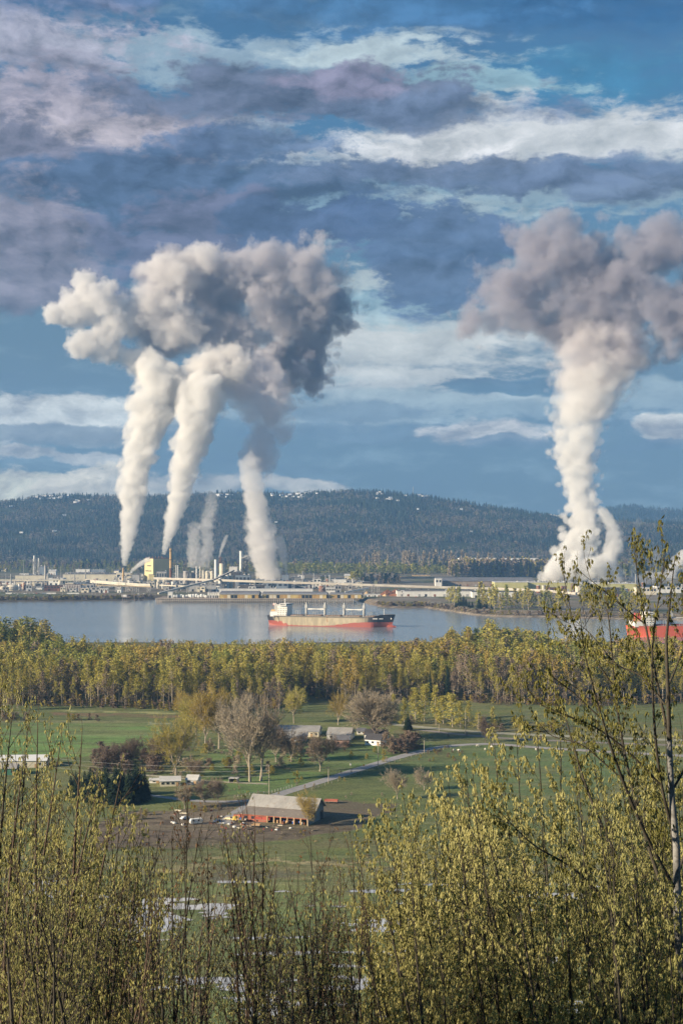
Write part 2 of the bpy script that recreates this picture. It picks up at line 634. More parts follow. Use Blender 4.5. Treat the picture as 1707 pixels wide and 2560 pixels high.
def land(x, y):
    """height of the ground"""
    x, y = np.asarray(x, float), np.asarray(y, float)
    ys = np.maximum(y, 30.0)
    px = 853.5 + F * x / ys
    # hillside under the viewer
    sl = 131.9 - 0.60 * np.maximum(y, 0) - 0.12 * np.minimum(y, 0) + (fbm(x / 14, y / 14, 3) - 0.5) * 3.0 * sstep(4, 20, y)
    z = np.where(sl > PLAIN, sl, PLAIN)
    # flood hollows in the lower pasture
    st = sstep(0.59, 0.635, fbm(x / 22 + 3, y / 7 + 9, 5)) * sstep(330, 350, y) * sstep(590, 470, y)
    px_ = 853.5 + F * x / np.maximum(y, 60); row_ = HZ + (CAMZ - PLAIN) * F / np.maximum(y, 60)
    pool = sstep(1.15, .8, np.hypot((px_ - 345) / 105, (row_ - 2305) / 34) + (fbm(x / 9, y / 9, 4) - .5) * 1.6)
    m = np.maximum(st, pool * (y > 330))
    z = z - 0.5 * m
    # river
    nb = near_bank(x)
    fb = np.interp(px, FARBANK_PX, FARBANK_Y)
    far = FARPLAIN + (fbm(x / 300, y / 300, 2) - 0.5) * 1.0
    d1 = y - nb
    z = np.where((d1 > -12) & (y < 2200), np.maximum(PLAIN - (d1 + 12) * 0.25, -4), z)
    d2 = y - fb + (fbm(x / 22, y / 22, 3) - 0.5) * 26
    zb = np.clip(d2 * 0.2, -4, 2.6) + np.clip((d2 - 34) * 0.14, 0, FARPLAIN - 2.6)
    z = np.where(y >= 2050, np.where(d2 > -30, np.minimum(zb, far), -4), z)
    # hill across the valley
    zr = CAMZ - (np.interp(px, RIDGE_PX, RIDGE_ROW) - HZ) * 8000 / F - 24
    t = np.clip((y - 5900) / 2100, 0, 1)
    prof = 0.25 * t + 0.75 * t ** 1.25
    g = (fbm(x / 520, y / 700, 4) - 0.5) * 2
    hill = FARPLAIN + (zr - FARPLAIN) * prof + g * 60 * np.sin(np.pi * t) 
    back = zr - (y - 8000) * 0.16
    z = np.where(y > 5900, np.where(y > 8000, back, hill), z)
    zf = CAMZ - (np.interp(px, FAR_PX, FAR_ROW) - HZ) * 11500 / F - 24
    t2 = np.clip((y - 9200) / 2300, 0, 1)
    zfar = zf * t2 - (1 - t2) * 60 + g * 50 * np.sin(np.pi * t2)
    zfar = np.where(y > 11500, zf - (y - 11500) * 0.2, zfar)
    z = np.where(y > 8600, np.maximum(z, np.maximum(zfar, -40)), z)
    return z


def inpoly(px, row, poly):
    inside = np.zeros(px.shape, bool)
    n = len(poly)
    for i in range(n):
        x0, y0 = poly[i]; x1, y1 = poly[(i + 1) % n]
        c = ((y0 > row) != (y1 > row)) & (px < (x1 - x0) * (row - y0) / (y1 - y0 + 1e-12) + x0)
        inside ^= c
    return inside


def make_ground():
    ys = [np.arange(-60, 380, 3.5)]
    rows = np.arange(2620, 1392, -2.0)
    ys.append((CAMZ - PLAIN) * F / (rows - HZ))
    ys.append(np.arange(2230, 3120, 7.0))
    ys.append(np.arange(3120, 6000, 60.0))
    ys.append(np.arange(5800, 12200, 45.0))
    y = np.unique(np.round(np.concatenate(ys), 1))
    y = y[(y < 12300)]
    keep = [y[0]]
    for v in y[1:]:
        if v - keep[-1] > 0.9 * (0.0009 * max(v, 30)): keep.append(v)
    y = np.array(keep)
    a = np.linspace(-0.42, 0.42, 470)
    Y, A = np.meshgrid(y, a, indexing='ij')
    X = A * (Y + 240)
    Z = land(X, Y)
    n, m = Y.shape
    V = np.stack([X, Y, Z], -1).reshape(-1, 3)
    i = np.arange(n - 1)[:, None] * m + np.arange(m - 1)[None, :]
    Fc = np.stack([i, i + 1, i + m + 1, i + m], -1).reshape(-1, 4)
    # ---- ground cover colours, by place
    x, yy, z = V[:, 0], V[:, 1], V[:, 2]
    ysafe = np.maximum(yy, 60)
    px = 853.5 + F * x / ysafe
    row = HZ + (CAMZ - PLAIN) * F / ysafe
    wx = (fbm(x / 18, yy / 18, 3) - 0.5)
    wy = (fbm(x / 18 + 50, yy / 18 + 9, 3) - 0.5)
    pxw, roww = px + wx * 60, row + wy * 22
    C = np.zeros((len(x), 3))
    n1 = fbm(x / 40, yy / 26, 5)
    n2 = fbm(x / 7 + 5, yy / 5 + 3, 3)
    n3 = fbm(x / 90 + 15, yy / 24 + 3, 4)

    def put(mask, col):
        mask = np.clip(mask, 0, 1)[:, None]
        C[:] = C * (1 - mask) + np.array(col) * mask

    put(np.ones(len(x)), (0.088, 0.098, 0.044))
    put(sstep(0.42, 0.66, n1) * 0.9, (0.105, 0.115, 0.042))
    put(sstep(0.5, 0.7, n3) * 0.55, (0.13, 0.115, 0.06))
    put(sstep(0.52, 0.72, n2) * 0.5, (0.055, 0.075, 0.03))

    def zone(poly, col, k=1.0, hard=False):
        put(inpoly(pxw if not hard else px, roww if not hard else row + wy * 4, poly) * k, col)
    on = (yy > 330) & (yy < 1750)
    # wood floor
    zone([(-900, 1500), (2600, 1500), (2600, 1762), (-900, 1762)], (0.075, 0.065, 0.04), 0.9)
    zone([(-600, 1803), (392, 1810), (420, 1852), (330, 1880), (140, 1896), (-600, 1896)], (0.105, 0.165, 0.056), 0.95, True)
    zone([(-600, 1828), (380, 1836), (380, 1842), (-600, 1834)], (0.125, 0.17, 0.075), 0.6, True)
    zone([(-600, 1850), (360, 1858), (360, 1862), (-600, 1853)], (0.08, 0.125, 0.05), 0.6, True)
    zone([(130, 1781), (460, 1787), (460, 1796), (130, 1789)], (0.13, 0.085, 0.06), 0.95, True)
    zone([(160, 1775), (470, 1781), (470, 1785), (160, 1779)], (0.26, 0.24, 0.12), 0.8, True)
    zone([(-600, 1797), (400, 1802), (400, 1808), (-600, 1803)], (0.16, 0.15, 0.085), 0.8, True)
    zone([(370, 1805), (425, 1807), (425, 1812), (370, 1811)], (0.42, 0.40, 0.34), 0.6 , True)
    # lawns round the farm
    zone([(540, 1870), (1000, 1868), (1000, 1895), (700, 1975), (560, 1990), (480, 1960)], (0.082, 0.13, 0.048), 0.8)
    zone([(1040, 1855), (1500, 1868), (1600, 1900), (1500, 1990), (1150, 1985), (1000, 1930)], (0.078, 0.11, 0.048), 0.8)
    zone([(760, 1950), (1050, 1905), (1300, 1990), (1400, 2080), (900, 2100), (830, 2040)], (0.085, 0.105, 0.042), 0.6)
    zone([(1000, 1795), (2000, 1830), (2000, 1870), (1000, 1835)], (0.12, 0.10, 0.06), 0.7)
    # farmyard mud
    mud = (0.085, 0.068, 0.055)
    zone([(290, 2035), (620, 2000), (660, 2060), (700, 2085), (430, 2100), (250, 2110), (230, 2075)], (0.13, 0.105, 0.085), 0.85)
    zone([(240, 2080), (640, 2070), (900, 2068), (700, 2100), (560, 2112), (330, 2120), (220, 2135)], mud, 0.9)
    zone([(770, 2000), (1000, 2008), (1010, 2025), (900, 2068), (780, 2070)], mud, 0.9)
    zone([(230, 2000), (560, 1998), (600, 2018), (240, 2040)], (0.10, 0.11, 0.045), 0.6)
    zone([(440, 2108), (700, 2106), (720, 2135), (450, 2145)], (0.075, 0.10, 0.045), 0.6)
    # rushes and gravel bars between the flood pools
    put(sstep(0.5, 0.62, fbm(x / 9, yy / 5, 3)) * sstep(2128, 2150, row) * sstep(2235, 2185, row) * 0.8, (0.24, 0.19, 0.12))
    put(sstep(2130, 2260, row) * 0.55 * on, (0.11, 0.135, 0.062))
    put(sstep(0.54, 0.7, n3) * sstep(2150, 2250, row) * 0.5, (0.13, 0.14, 0.06))
    put(sstep(.50, .66, fbm(x / 48 + 31, yy / 16 + 7, 4)) * on * (yy < 1060) * .55, (0.115, 0.10, 0.055))
    put(sstep(.52, .68, fbm(x / 20 + 3, yy / 9 + 27, 4)) * on * .45, (0.062, 0.07, 0.034))
    wet = sstep(.555, .60, fbm(x / 22 + 3, yy / 7 + 9, 5)) * sstep(330, 350, yy) * sstep(660, 560, yy)
    put(wet * .6, (0.085, 0.072, 0.048))
    # mown strips, ruts and rank tufts
    put(sstep(.5, .68, fbm(x / 60 + 2, yy / 6 + 8, 3)) * on * .45, (0.06, 0.078, 0.034))
    put(sstep(.56, .72, fbm(x / 50 + 22, yy / 5 + 18, 3)) * on * .40, (0.15, 0.15, 0.075))
    put(sstep(.60, .70, fbm(x / 4 + 9, yy / 3 + 2, 2)) * on * .35, (0.052, 0.062, 0.03))
    dip = sstep(0.02, 0.25, PLAIN - z) * (yy > 320) * (yy < 700)
    put(dip, (0.09, 0.085, 0.07))
    # hillside
    C[on] *= np.array([1.72, 1.78, 1.66])
    zone([(290, 2035), (620, 2000), (660, 2060), (700, 2085), (430, 2100), (250, 2110), (230, 2075)], (0.20, 0.155, 0.12), .7)
    zone([(240, 2080), (640, 2070), (900, 2068), (700, 2100), (560, 2112), (330, 2120), (220, 2135)], (0.165, 0.13, 0.10), .65)
    zone([(770, 2000), (1000, 2008), (1010, 2025), (900, 2068), (780, 2070)], (0.165, 0.13, 0.10), .65)
    zone([(560, 2052), (790, 2062), (800, 2072), (560, 2066)], (0.24, 0.19, 0.15), .6)
    put(sstep(.52, .6, fbm(x / 6, yy / 2.5, 3)) * inpoly(pxw, roww, [(240, 2040), (700, 2050), (900, 2068), (560, 2112), (220, 2135)]) * .6, (0.07, 0.055, 0.045))
    hs = sstep(4.0, 8.0, z) * (yy < 330)
    put(hs, (0.05, 0.055, 0.025))
    put(hs * sstep(0.5, 0.65, n2), (0.09, 0.075, 0.04))
    # shores and the industrial flat
    far = sstep(2200, 2230, yy)
    put(far, (0.20, 0.17, 0.13))
    put(far * sstep(0.5, 0.62, fbm(x / 120, yy / 60, 4)), (0.10, 0.115, 0.055))
    put(far * sstep(0.55, 0.7, fbm(x / 60 + 40, yy / 50, 4)), (0.24, 0.22, 0.19))
    bank = (yy > 2150) & (yy < 3150) & (z < 7.3)
    put(bank * 0.9, (0.13, 0.10, 0.07))
    put(bank * sstep(0.48, 0.62, fbm(x / 9, yy / 9, 3)) * 0.8, (0.26, 0.21, 0.15))
    put(bank * sstep(0.9, 1.6, z) * sstep(2.6, 1.8, z) * (px > 1060) * 0.9, (0.42, 0.36, 0.28))
    put(((yy > 2500) & (yy < 3150) & (px < 900) & (z < 7.2)) * 0.8, (0.07, 0.06, 0.045))
    put(far * sstep(4600, 5000, yy), (0.10, 0.105, 0.05))
    put(sstep(5800, 6000, yy), (0.035, 0.045, 0.025))
    me_o = np_mesh('ground', V, Fc, [], smooth=True)
    me = me_o.data
    at = me.color_attributes.new('cover', 'FLOAT_COLOR', 'POINT')
    at.data.foreach_set('color', np.concatenate([C, np.ones((len(C), 1))], 1).astype(np.float32).ravel())
    mt, nt, b = new_mat('ground_cover')
    L = nt.links.new
    ca = nt.nodes.new('ShaderNodeVertexColor'); ca.layer_name = 'cover'
    tcn = nt.nodes.new('ShaderNodeTexCoord')
    nz = nt.nodes.new('ShaderNodeTexNoise'); nz.inputs['Scale'].default_value = 0.9; nz.inputs['Detail'].default_value = 6; nz.inputs['Roughness'].default_value = 0.7
    L(tcn.outputs['Object'], nz.inputs['Vector'])
    mr = nt.nodes.new('ShaderNodeMapRange'); mr.inputs[1].default_value = 0.3; mr.inputs[2].default_value = 0.7; mr.inputs[3].default_value = 0.6; mr.inputs[4].default_value = 1.4
    L(nz.outputs['Fac'], mr.inputs[0])
    mx = nt.nodes.new('ShaderNodeMix'); mx.data_type = 'RGBA'; mx.blend_type = 'MULTIPLY'; mx.inputs[0].default_value = 1
    L(ca.outputs['Color'], mx.inputs[6]); L(mr.outputs[0], mx.inputs[7])
    L(mx.outputs[2], b.inputs['Base Color'])
    b.inputs['Roughness'].default_value = 0.95
    b.inputs['Specular IOR Level'].default_value = 0.1
    bp = nt.nodes.new('ShaderNodeBump'); bp.inputs['Strength'].default_value = 0.6; bp.inputs['Distance'].default_value = 0.5
    L(nz.outputs['Fac'], bp.inputs['Height']); L(bp.outputs[0], b.inputs['Normal'])
    me.materials.append(mt)
    tag(me_o, 'flat valley floor of pasture, mud and wood floor with a steep near hillside', 'ground', kind='structure')


make_ground()


# ------------------------------------------------------------------ river and flood pools
def make_water():
    m, nt, b = new_mat('river_water')
    L = nt.links.new
    tcn = nt.nodes.new('ShaderNodeTexCoord')
    mp = nt.nodes.new('ShaderNodeMapping'); mp.inputs['Scale'].default_value = (0.7, 1.3, 1)
    L(tcn.outputs['Object'], mp.inputs[0])
    n1 = nt.nodes.new('ShaderNodeTexNoise'); n1.inputs['Scale'].default_value = 0.11; n1.inputs['Detail'].default_value = 5; n1.inputs['Roughness'].default_value = 0.6
    L(mp.outputs[0], n1.inputs['Vector'])
    n2 = nt.nodes.new('ShaderNodeTexNoise'); n2.inputs['Scale'].default_value = 0.006; n2.inputs['Detail'].default_value = 5; n2.inputs['Distortion'].default_value = 0.6
    mp2 = nt.nodes.new('ShaderNodeMapping'); mp2.inputs['Scale'].default_value = (0.35, 1.6, 1)
    L(tcn.outputs['Object'], mp2.inputs[0]); L(mp2.outputs[0], n2.inputs['Vector'])
    # wind lanes: rougher and calmer water
    mr = nt.nodes.new('ShaderNodeMapRange'); mr.inputs[1].default_value = 0.35; mr.inputs[2].default_value = 0.65; mr.inputs[3].default_value = 0.10; mr.inputs[4].default_value = 0.42
    L(n2.outputs['Fac'], mr.inputs[0])
    bp = nt.nodes.new('ShaderNodeBump'); bp.inputs['Distance'].default_value = 1.0
    L(mr.outputs[0], bp.inputs['Strength'])
    L(n1.outputs['Fac'], bp.inputs['Height']); L(bp.outputs[0], b.inputs['Normal'])
    b.inputs['Base Color'].default_value = (0.21, 0.25, 0.285, 1)
    b.inputs['Roughness'].default_value = 0.16
    b.inputs['IOR'].default_value = 1.4
    b.inputs['Specular IOR Level'].default_value = 0.75
    V, Fc = [], []
    xs, ys = np.linspace(-2400, 2400, 25), np.linspace(1700, 3150, 9)
    X, Y = np.meshgrid(xs, ys)
    V = np.stack([X, Y, 0 * X], -1).reshape(-1, 3)
    i = np.arange(8)[:, None] * 25 + np.arange(24)[None, :]
    Fc = np.stack([i, i + 1, i + 26, i + 25], -1).reshape(-1, 4)
    o = np_mesh('river', V, Fc, m)
    tag(o, 'broad blue river between the wooded bank and the mill', 'river', kind='structure')
    m2, nt, b = new_mat('flood_water')
    L = nt.links.new
    b.inputs['Base Color'].default_value = (0.52, 0.53, 0.54, 1)  # pale base colour stands in for bright cloud mirrored in the pools
    b.inputs['Roughness'].default_value = 0.06
    b.inputs['IOR'].default_value = 1.6
    o = MB().add([(-260, 330, 2.82), (260, 330, 2.82), (320, 700, 2.82), (-320, 700, 2.82)], [(0, 1, 2, 3)]).build('flood_water', m2)
    tag(o, 'shallow pools of flood water lying in the pasture', 'water', kind='structure')


make_water()


# ------------------------------------------------------------------ roads
def strip(name, pts, w, z, mat, label, cat='road'):
    P = [Vector((*gp(px, row, z)[:2], z)) for px, row in pts]
    Q = []
    for i in range(len(P) - 1):                       # smooth the bends
        p0, p1, p2, p3 = P[max(i - 1, 0)], P[i], P[i + 1], P[min(i + 2, len(P) - 1)]
        for k in range(8):
            t = k / 8
            Q.append(0.5 * ((2 * p1) + (p2 - p0) * t + (2 * p0 - 5 * p1 + 4 * p2 - p3) * t * t + (3 * p1 - p0 - 3 * p2 + p3) * t ** 3))
    Q.append(P[-1])
    vs, fs = [], []
    for i, q in enumerate(Q):
        d = (Q[min(i + 1, len(Q) - 1)] - Q[max(i - 1, 0)]).normalized()
        s = Vector((-d.y, d.x, 0)) * w / 2
        vs += [(q - s), (q + s)]
    for i in range(len(Q) - 1):
        fs.append((2 * i, 2 * i + 2, 2 * i + 3, 2 * i + 1))
    o = MB().add(vs, fs).build(name, mat)
    return tag(o, label, cat, kind='structure'), Q


ASPH = paint('worn_asphalt', (0.33, 0.32, 0.32), 0.85, 0.2, 0.4, False)
DIRT = paint('dirt_track', (0.24, 0.21, 0.18), 0.95, 0.3, 0.3, False)
road, ROADQ = strip('road', [(560, 2060), (610, 2022), (682, 1991), (790, 1957), (900, 1922), (985, 1896), (1045, 1880), (1113, 1866), (1225, 1860), (1361, 1870), (1496, 1878), (1720, 1890), (1900, 1900)], 7.5, 3.06, ASPH,
                    'grey country road running up past the barn and bending right')
strip('side_road', [(300, 1980), (389, 1990), (480, 2001), (560, 2004), (627, 2001), (668, 1998)], 5.0, 3.05, ASPH, 'narrow side road left of the barn')
strip('levee_road', [(940, 1806), (1045, 1817), (1160, 1827), (1270, 1834), (1480, 1843), (1707, 1851), (1900, 1858)], 9.0, 3.07, paint('pale_gravel', (0.34, 0.33, 0.25), 0.95, 0.25, 0.3, False), 'pale levee road beyond the pasture')
strip('farm_track', [(1045, 1824), (1270, 1846), (1707, 1864), (1900, 1870)], 7.0, 3.05, DIRT, 'brown track below the levee')
strip('driveway', [(340, 1937), (400, 1941), (500, 1951), (575, 1956), (668, 1960)], 3.2, 3.06, paint('pale_gravel', (0.34, 0.33, 0.25)), 'pale driveway past the shelter')


# ------------------------------------------------------------------ forest on the far hill
def cone_tree(h, r, n=6, tiers=3, rg=rng_np):
    V, Fc = [], []
    for t in range(tiers):
        z0, z1 = h * (0.12 + 0.27 * t), h * (0.55 + 0.225 * t) if t < tiers - 1 else h
        rr = r * (1 - 0.28 * t)
        o = len(V)
        for k in range(n):
            a = 2 * math.pi * (k + 0.5 * t) / n
            q = rr * (0.75 + 0.5 * rg.random())
            V.append((q * math.cos(a), q * math.sin(a), z0 + rg.random() * h * 0.05))
        V.append((0, 0, z1))
        for k in range(n):
            Fc.append((o + k, o + (k + 1) % n, o + n))
    return np.array(V), np.array(Fc)


def puff_tree(h, r, n=26, rg=rng_np, base=0.25):
    """loose crown: triangles turned every way through an egg-shaped volume"""
    V, Fc = [], []
    for i in range(n):
        while True:
            p = rg.uniform(-1, 1, 3)
            if p @ p < 1: break
        c = np.array([p[0] * r, p[1] * r, h * (base + (1 - base) * (0.5 + 0.5 * p[2]))])
        s = r * rg.uniform(0.3, 0.6)
        t = rg.normal(size=(3, 3)); t /= np.linalg.norm(t, axis=1)[:, None]
        o = len(V)
        V += [c + t[0] * s, c + t[1] * s, c + t[2] * s]
        Fc.append((o, o + 1, o + 2))
    return np.array(V), np.array(Fc)


def scatter(name, pos, protos, pick, scale, mats, pmat, rg, parent=None):
    """many far plants in one mesh"""
    VV, FF, MM = [], [], []
    o = 0
    ang = rg.uniform(0, 2 * math.pi, len(pos))
    for k, (pv, pf) in enumerate(protos):
        idx = np.nonzero(pick == k)[0]
        if len(idx) == 0: continue
        c, s = np.cos(ang[idx])[:, None], np.sin(ang[idx])[:, None]
        sx = (scale[idx] * rg.uniform(0.85, 1.15, len(idx)))[:, None]
        sz = scale[idx][:, None]
        x = (pv[None, :, 0] * c - pv[None, :, 1] * s) * sx + pos[idx, 0:1]
        y = (pv[None, :, 0] * s + pv[None, :, 1] * c) * sx + pos[idx, 1:2]
        z = pv[None, :, 2] * sz + pos[idx, 2:3]
        V = np.stack([x, y, z], -1).reshape(-1, 3)
        f = (pf[None] + (np.arange(len(idx)) * len(pv))[:, None, None]).reshape(-1, 3) + o
        VV.append(V); FF.append(f)
        MM.append(np.repeat(pmat[idx], len(pf)))
        o += len(V)
    return np_mesh(name, np.concatenate(VV), np.concatenate(FF), mats, np.concatenate(MM), parent=parent)


CONIF = [leafmat('fir_dark', (0.006, 0.015, 0.016), (0.012, 0.026, 0.022), 0), leafmat('fir_mid', (0.012, 0.026, 0.020), (0.024, 0.042, 0.030), 0)]
DECID = [leafmat('far_bare_wood', (0.10, 0.09, 0.08), (0.19, 0.165, 0.14), 0), leafmat('far_spring_green', (0.06, 0.075, 0.03), (0.10, 0.115, 0.045), 0),
         leafmat('far_bare_brown', (0.06, 0.05, 0.035), (0.10, 0.085, 0.05), 0)]


def make_forest():
    rg = np.random.default_rng(3)
    protos = [cone_tree(1, 0.17, 6, 3, rg) for _ in range(4)] + [puff_tree(1, 0.33, 26, rg, 0.15) for _ in range(4)]
    N = 52000
    y = rg.uniform(5850, 8230, N)
    a = rg.uniform(-0.33, 0.33, N)
    x = a * y
    n2 = 5000
    y = np.concatenate([y, rg.uniform(10700, 11650, n2)])
    x = np.concatenate([x, rg.uniform(0.10, 0.34, n2) * y[-n2:]])
    z = land(x, y)
    f1 = fbm(x / 260, y / 200, 4)
    f2 = fbm(x / 90 + 70, y / 120, 3)
    crest = sstep(7650, 8000, y)
    low = sstep(6500, 5900, y)
    pc = np.clip(0.02 + 1.5 * (f1 - 0.42) * 2 + 0.6 * crest - 0.3 * low, 0.05, 0.95)
    con = rg.random(len(x)) < pc
    pick = np.where(con, rg.integers(0, 4, len(x)), rg.integers(4, 8, len(x)))
    sc_ = np.where(con, rg.uniform(20, 36, len(x)), rg.uniform(14, 22, len(x))) * (0.8 + 0.4 * f2)
    stand = fbm(x / 170 + 21, y / 150 + 5, 3)
    m = np.where(con, (stand + rg.uniform(-.06, .06, len(x)) > .5).astype(int), 2 + np.where(rg.random(len(x)) < 0.6, 0, np.where(rg.random(len(x)) < 0.5, 1, 2)))
    # clearings
    clear = (sstep(0.66, 0.7, fbm(x / 130 + 9, y / 90 + 4, 3)) > 0.5)
    keep = ~clear
    pos = np.stack([x, y, z - 0.5], -1)[keep]
    o = scatter('forest', pos, protos, pick[keep], sc_[keep], CONIF + DECID, m[keep], rg)
    tag(o, 'dense dark conifer and bare-tree forest covering the far hill', 'forest', kind='stuff')


make_forest()


# ------------------------------------------------------------------ haze
HAZE_D = 0.5 / 10000
o = MB().box(0, 6000, -45, 14000, 13000, 1245).build('haze', volmat('pale_air', (0.26, 0.54, 1.0), HAZE_D))
tag(o, 'pale blue air between the viewer and the far hill', 'haze', kind='stuff')

# ------------------------------------------------------------------ mill: materials
CREAM = paint('cream_cladding', (0.62, 0.57, 0.45), 0.7, 0.16, 0.12, rust=(0.30, 0.22, 0.14), rust_amt=0.66)
WHITE = paint('white_cladding', (0.72, 0.71, 0.67), 0.6, 0.12, 0.12, rust=(0.40, 0.33, 0.25), rust_amt=0.68)
YELLOW = paint('yellow_cladding', (0.60, 0.52, 0.28), 0.7, 0.12, 0.06, rust=(0.42, 0.33, 0.15), rust_amt=0.66)
OLIVE = paint('olive_cladding', (0.46, 0.44, 0.20), 0.7, 0.14, 0.08, rust=(0.25, 0.20, 0.09), rust_amt=0.68)
GREYC = paint('grey_cladding', (0.36, 0.36, 0.36), 0.7, 0.18, 0.12)
BLUEG = paint('blue_grey_cladding', (0.20, 0.24, 0.29), 0.65, 0.2, 0.12)
DARK = paint('dark_steel', (0.075, 0.07, 0.068), 0.7, 0.3, 0.2)
STEEL = paint('galvanised_steel', (0.42, 0.41, 0.39), 0.5, 0.25, 0.3, rust=(0.22, 0.13, 0.08), rust_amt=0.58)
CONC = paint('concrete', (0.48, 0.45, 0.40), 0.9, 0.2, 0.15)
TANKG = paint('grey_tank', (0.33, 0.31, 0.29), 0.6, 0.2, 0.12, rust=(0.20, 0.15, 0.11), rust_amt=0.6)
RUST = paint('rusty_plate', (0.24, 0.11, 0.065), 0.85, 0.35, 0.2)
BRICK = paint('dark_red_brick', (0.115, 0.06, 0.05), 0.9, 0.3, 0.2)
ORANGE = paint('orange_stack', (0.62, 0.40, 0.16), 0.7, 0.15, 0.1)
ROOFG = paint('grey_roof', (0.16, 0.16, 0.175), 0.85, 0.25, 0.08, False)
ROOFD = paint('dark_roof', (0.07, 0.068, 0.075), 0.85, 0.3, 0.1, False)
ROOFW = paint('pale_roof', (0.55, 0.54, 0.52), 0.7, 0.15, 0.08, False)
GLASSD = paint('dark_glass', (0.03, 0.035, 0.045), 0.15, 0.3, 0.2, False, spec=0.6)
WARMW = paint('yellow_boards', (0.52, 0.40, 0.15), 0.75, 0.2, 0.25, rust=(0.30, 0.20, 0.09), rust_amt=0.6)
TIMB = paint('weathered_timber', (0.27, 0.215, 0.17), 0.9, 0.3, 0.3)
REDP = paint('red_paint', (0.40, 0.075, 0.05), 0.6, 0.2, 0.2)
BLACK = paint('black_rubber', (0.02, 0.02, 0.02), 0.8, 0.2, 1.0, False)
CHIPS = paint('pale_wood_chips', (0.55, 0.38, 0.20), 1.0, 0.2, 0.2, False)
BARK = paint('red_brown_bark', (0.22, 0.095, 0.05), 1.0, 0.35, 0.15, False)
GZ = FARPLAIN


def building(px0, px1, rt, y, depth, label, wall=CREAM, roof=ROOFG, cat='building', z0=None, rot=0.0, kind='flat', rise=0.0, win=0, door=0, vents=0, winmat=None, side=None, name='mill_building', fascia=None, hip=0.0, winh=0.3, winz=0.55, win_w=0.6):
    z0 = GZ if z0 is None else z0
    cx, w = xp((px0 + px1) / 2, y), (px1 - px0) * y / F
    zt = zp(rt, y)
    h = zt - z0 - rise
    t = thing(name, label, cat, (cx, y + depth / 2, z0), rot)
    MB().box(0, 0, -0.3, w, depth, h + 0.3).build('wall', wall, t)
    if kind == 'flat':
        b = MB().box(0, 0, h, w + 0.8, depth + 0.8, 0.7)
        b.build('roof', roof, t)
    else:
        MB().gable(0, 0, h + 0.02, w, depth, rise, over=1.0, hip=hip).build('roof', roof, t)
    if fascia:
        MB().box(0, -depth / 2 - 0.35, h - 1.1, w + 0.6, 0.5, 1.1).build('fascia', fascia, t)
    gm = winmat or GLASSD
    r = random.Random(int(px0 * 7 + rt))
    for i in range(win):
        b = MB().box(-w / 2 + w * (i + 0.5) / win, -depth / 2 - 0.06, h * winz, w / win * win_w, 0.2, h * winh)
        b.build('window', gm, t)
    for i in range(door):
        xx = -w / 2 + w * (i + 0.5 + r.uniform(-.2, .2)) / door
        MB().box(xx, -depth / 2 - 0.08, 0, min(4.5, w / door * 0.5), 0.25, min(h * 0.6, 5)).build('door', [GLASSD, RUST, GREYC][i % 3], t)
    for i in range(vents):
        xx = -w / 2 + w * (i + 0.5 + r.uniform(-.3, .3)) / vents
        yy = r.uniform(-.35, .35) * depth
        s = r.uniform(1.2, 2.6)
        b = MB()
        zz = h + (0.7 if kind == 'flat' else rise * 0.5)
        if r.random() < 0.5:
            b.box(xx, yy, zz - .1, s * 1.4, s, s * .9)
        else:
            b.cyl(xx, yy, zz - .1, s * .4, s * 1.1, n=8).cyl(xx, yy, zz + s * 1.1, s * .6, s * .3, 0.1, n=8)
        b.build('roof_vent', [STEEL, WHITE, DARK][r.randrange(3)], t)
    return t


def tank(px, wpx, rt, y, label, m=TANKG, top='cone', z0=None, name='storage_tank', cat='tank', stair=True, band=True, copy_of=None, legs=False):
    z0 = GZ if z0 is None else z0
    r = wpx * y / F / 2
    H = zp(rt, y) - z0
    t = thing(name, label, cat, (xp(px, y), y, z0))
    rise = {'cone': 0.28 * r, 'dome': 0.45 * r, 'flat': 0.05 * r, 'bullet': 0.8 * r}[top]
    zb = 0
    if legs:
        zb = H * 0.3
        lb = MB()
        for k in range(6):
            a = math.pi / 3 * k
            lb.beam((r * .85 * math.cos(a), r * .85 * math.sin(a), -.2), (r * .85 * math.cos(a), r * .85 * math.sin(a), zb + 1), .8, .8)
        lb.build('support', STEEL, t)
        MB().cyl(0, 0, zb * 0.4, r * .25, zb * .6, r, n=16).build('hopper', m, t)
    MB().cyl(0, 0, zb - (0 if legs else .3), r, H - rise - zb + (0 if legs else .3), n=24).build('shell', m, t, smooth=False)
    n = 6
    if top == 'cone' or top == 'flat':
        prof = [(r * 1.02, H - rise), (r * .06, H)]
    else:
        prof = [(r * math.cos(k / n * 1.5), H - rise + rise * math.sin(k / n * 1.5)) for k in range(n + 1)]
    MB().lathe(0, 0, prof, 24).build('roof', m, t)
    if band:
        for k in range(2):
            MB().cyl(0, 0, zb + (H - rise - zb) * (0.33 + 0.34 * k), r * 1.015, 0.5, n=20, cap=False).build('band', STEEL, t)
        MB().cyl(0, 0, H - rise, r * 1.03, 1.1, n=20, cap=False).build('railing', STEEL, t)
    if stair:
        pts = [(r * 1.06 * math.cos(-2.6 + k * .16), r * 1.06 * math.sin(-2.6 + k * .16), k / 12 * (H - rise)) for k in range(13)]
        MB().tube(pts, 0.5, 4).build('stairway', STEEL, t)
    return t


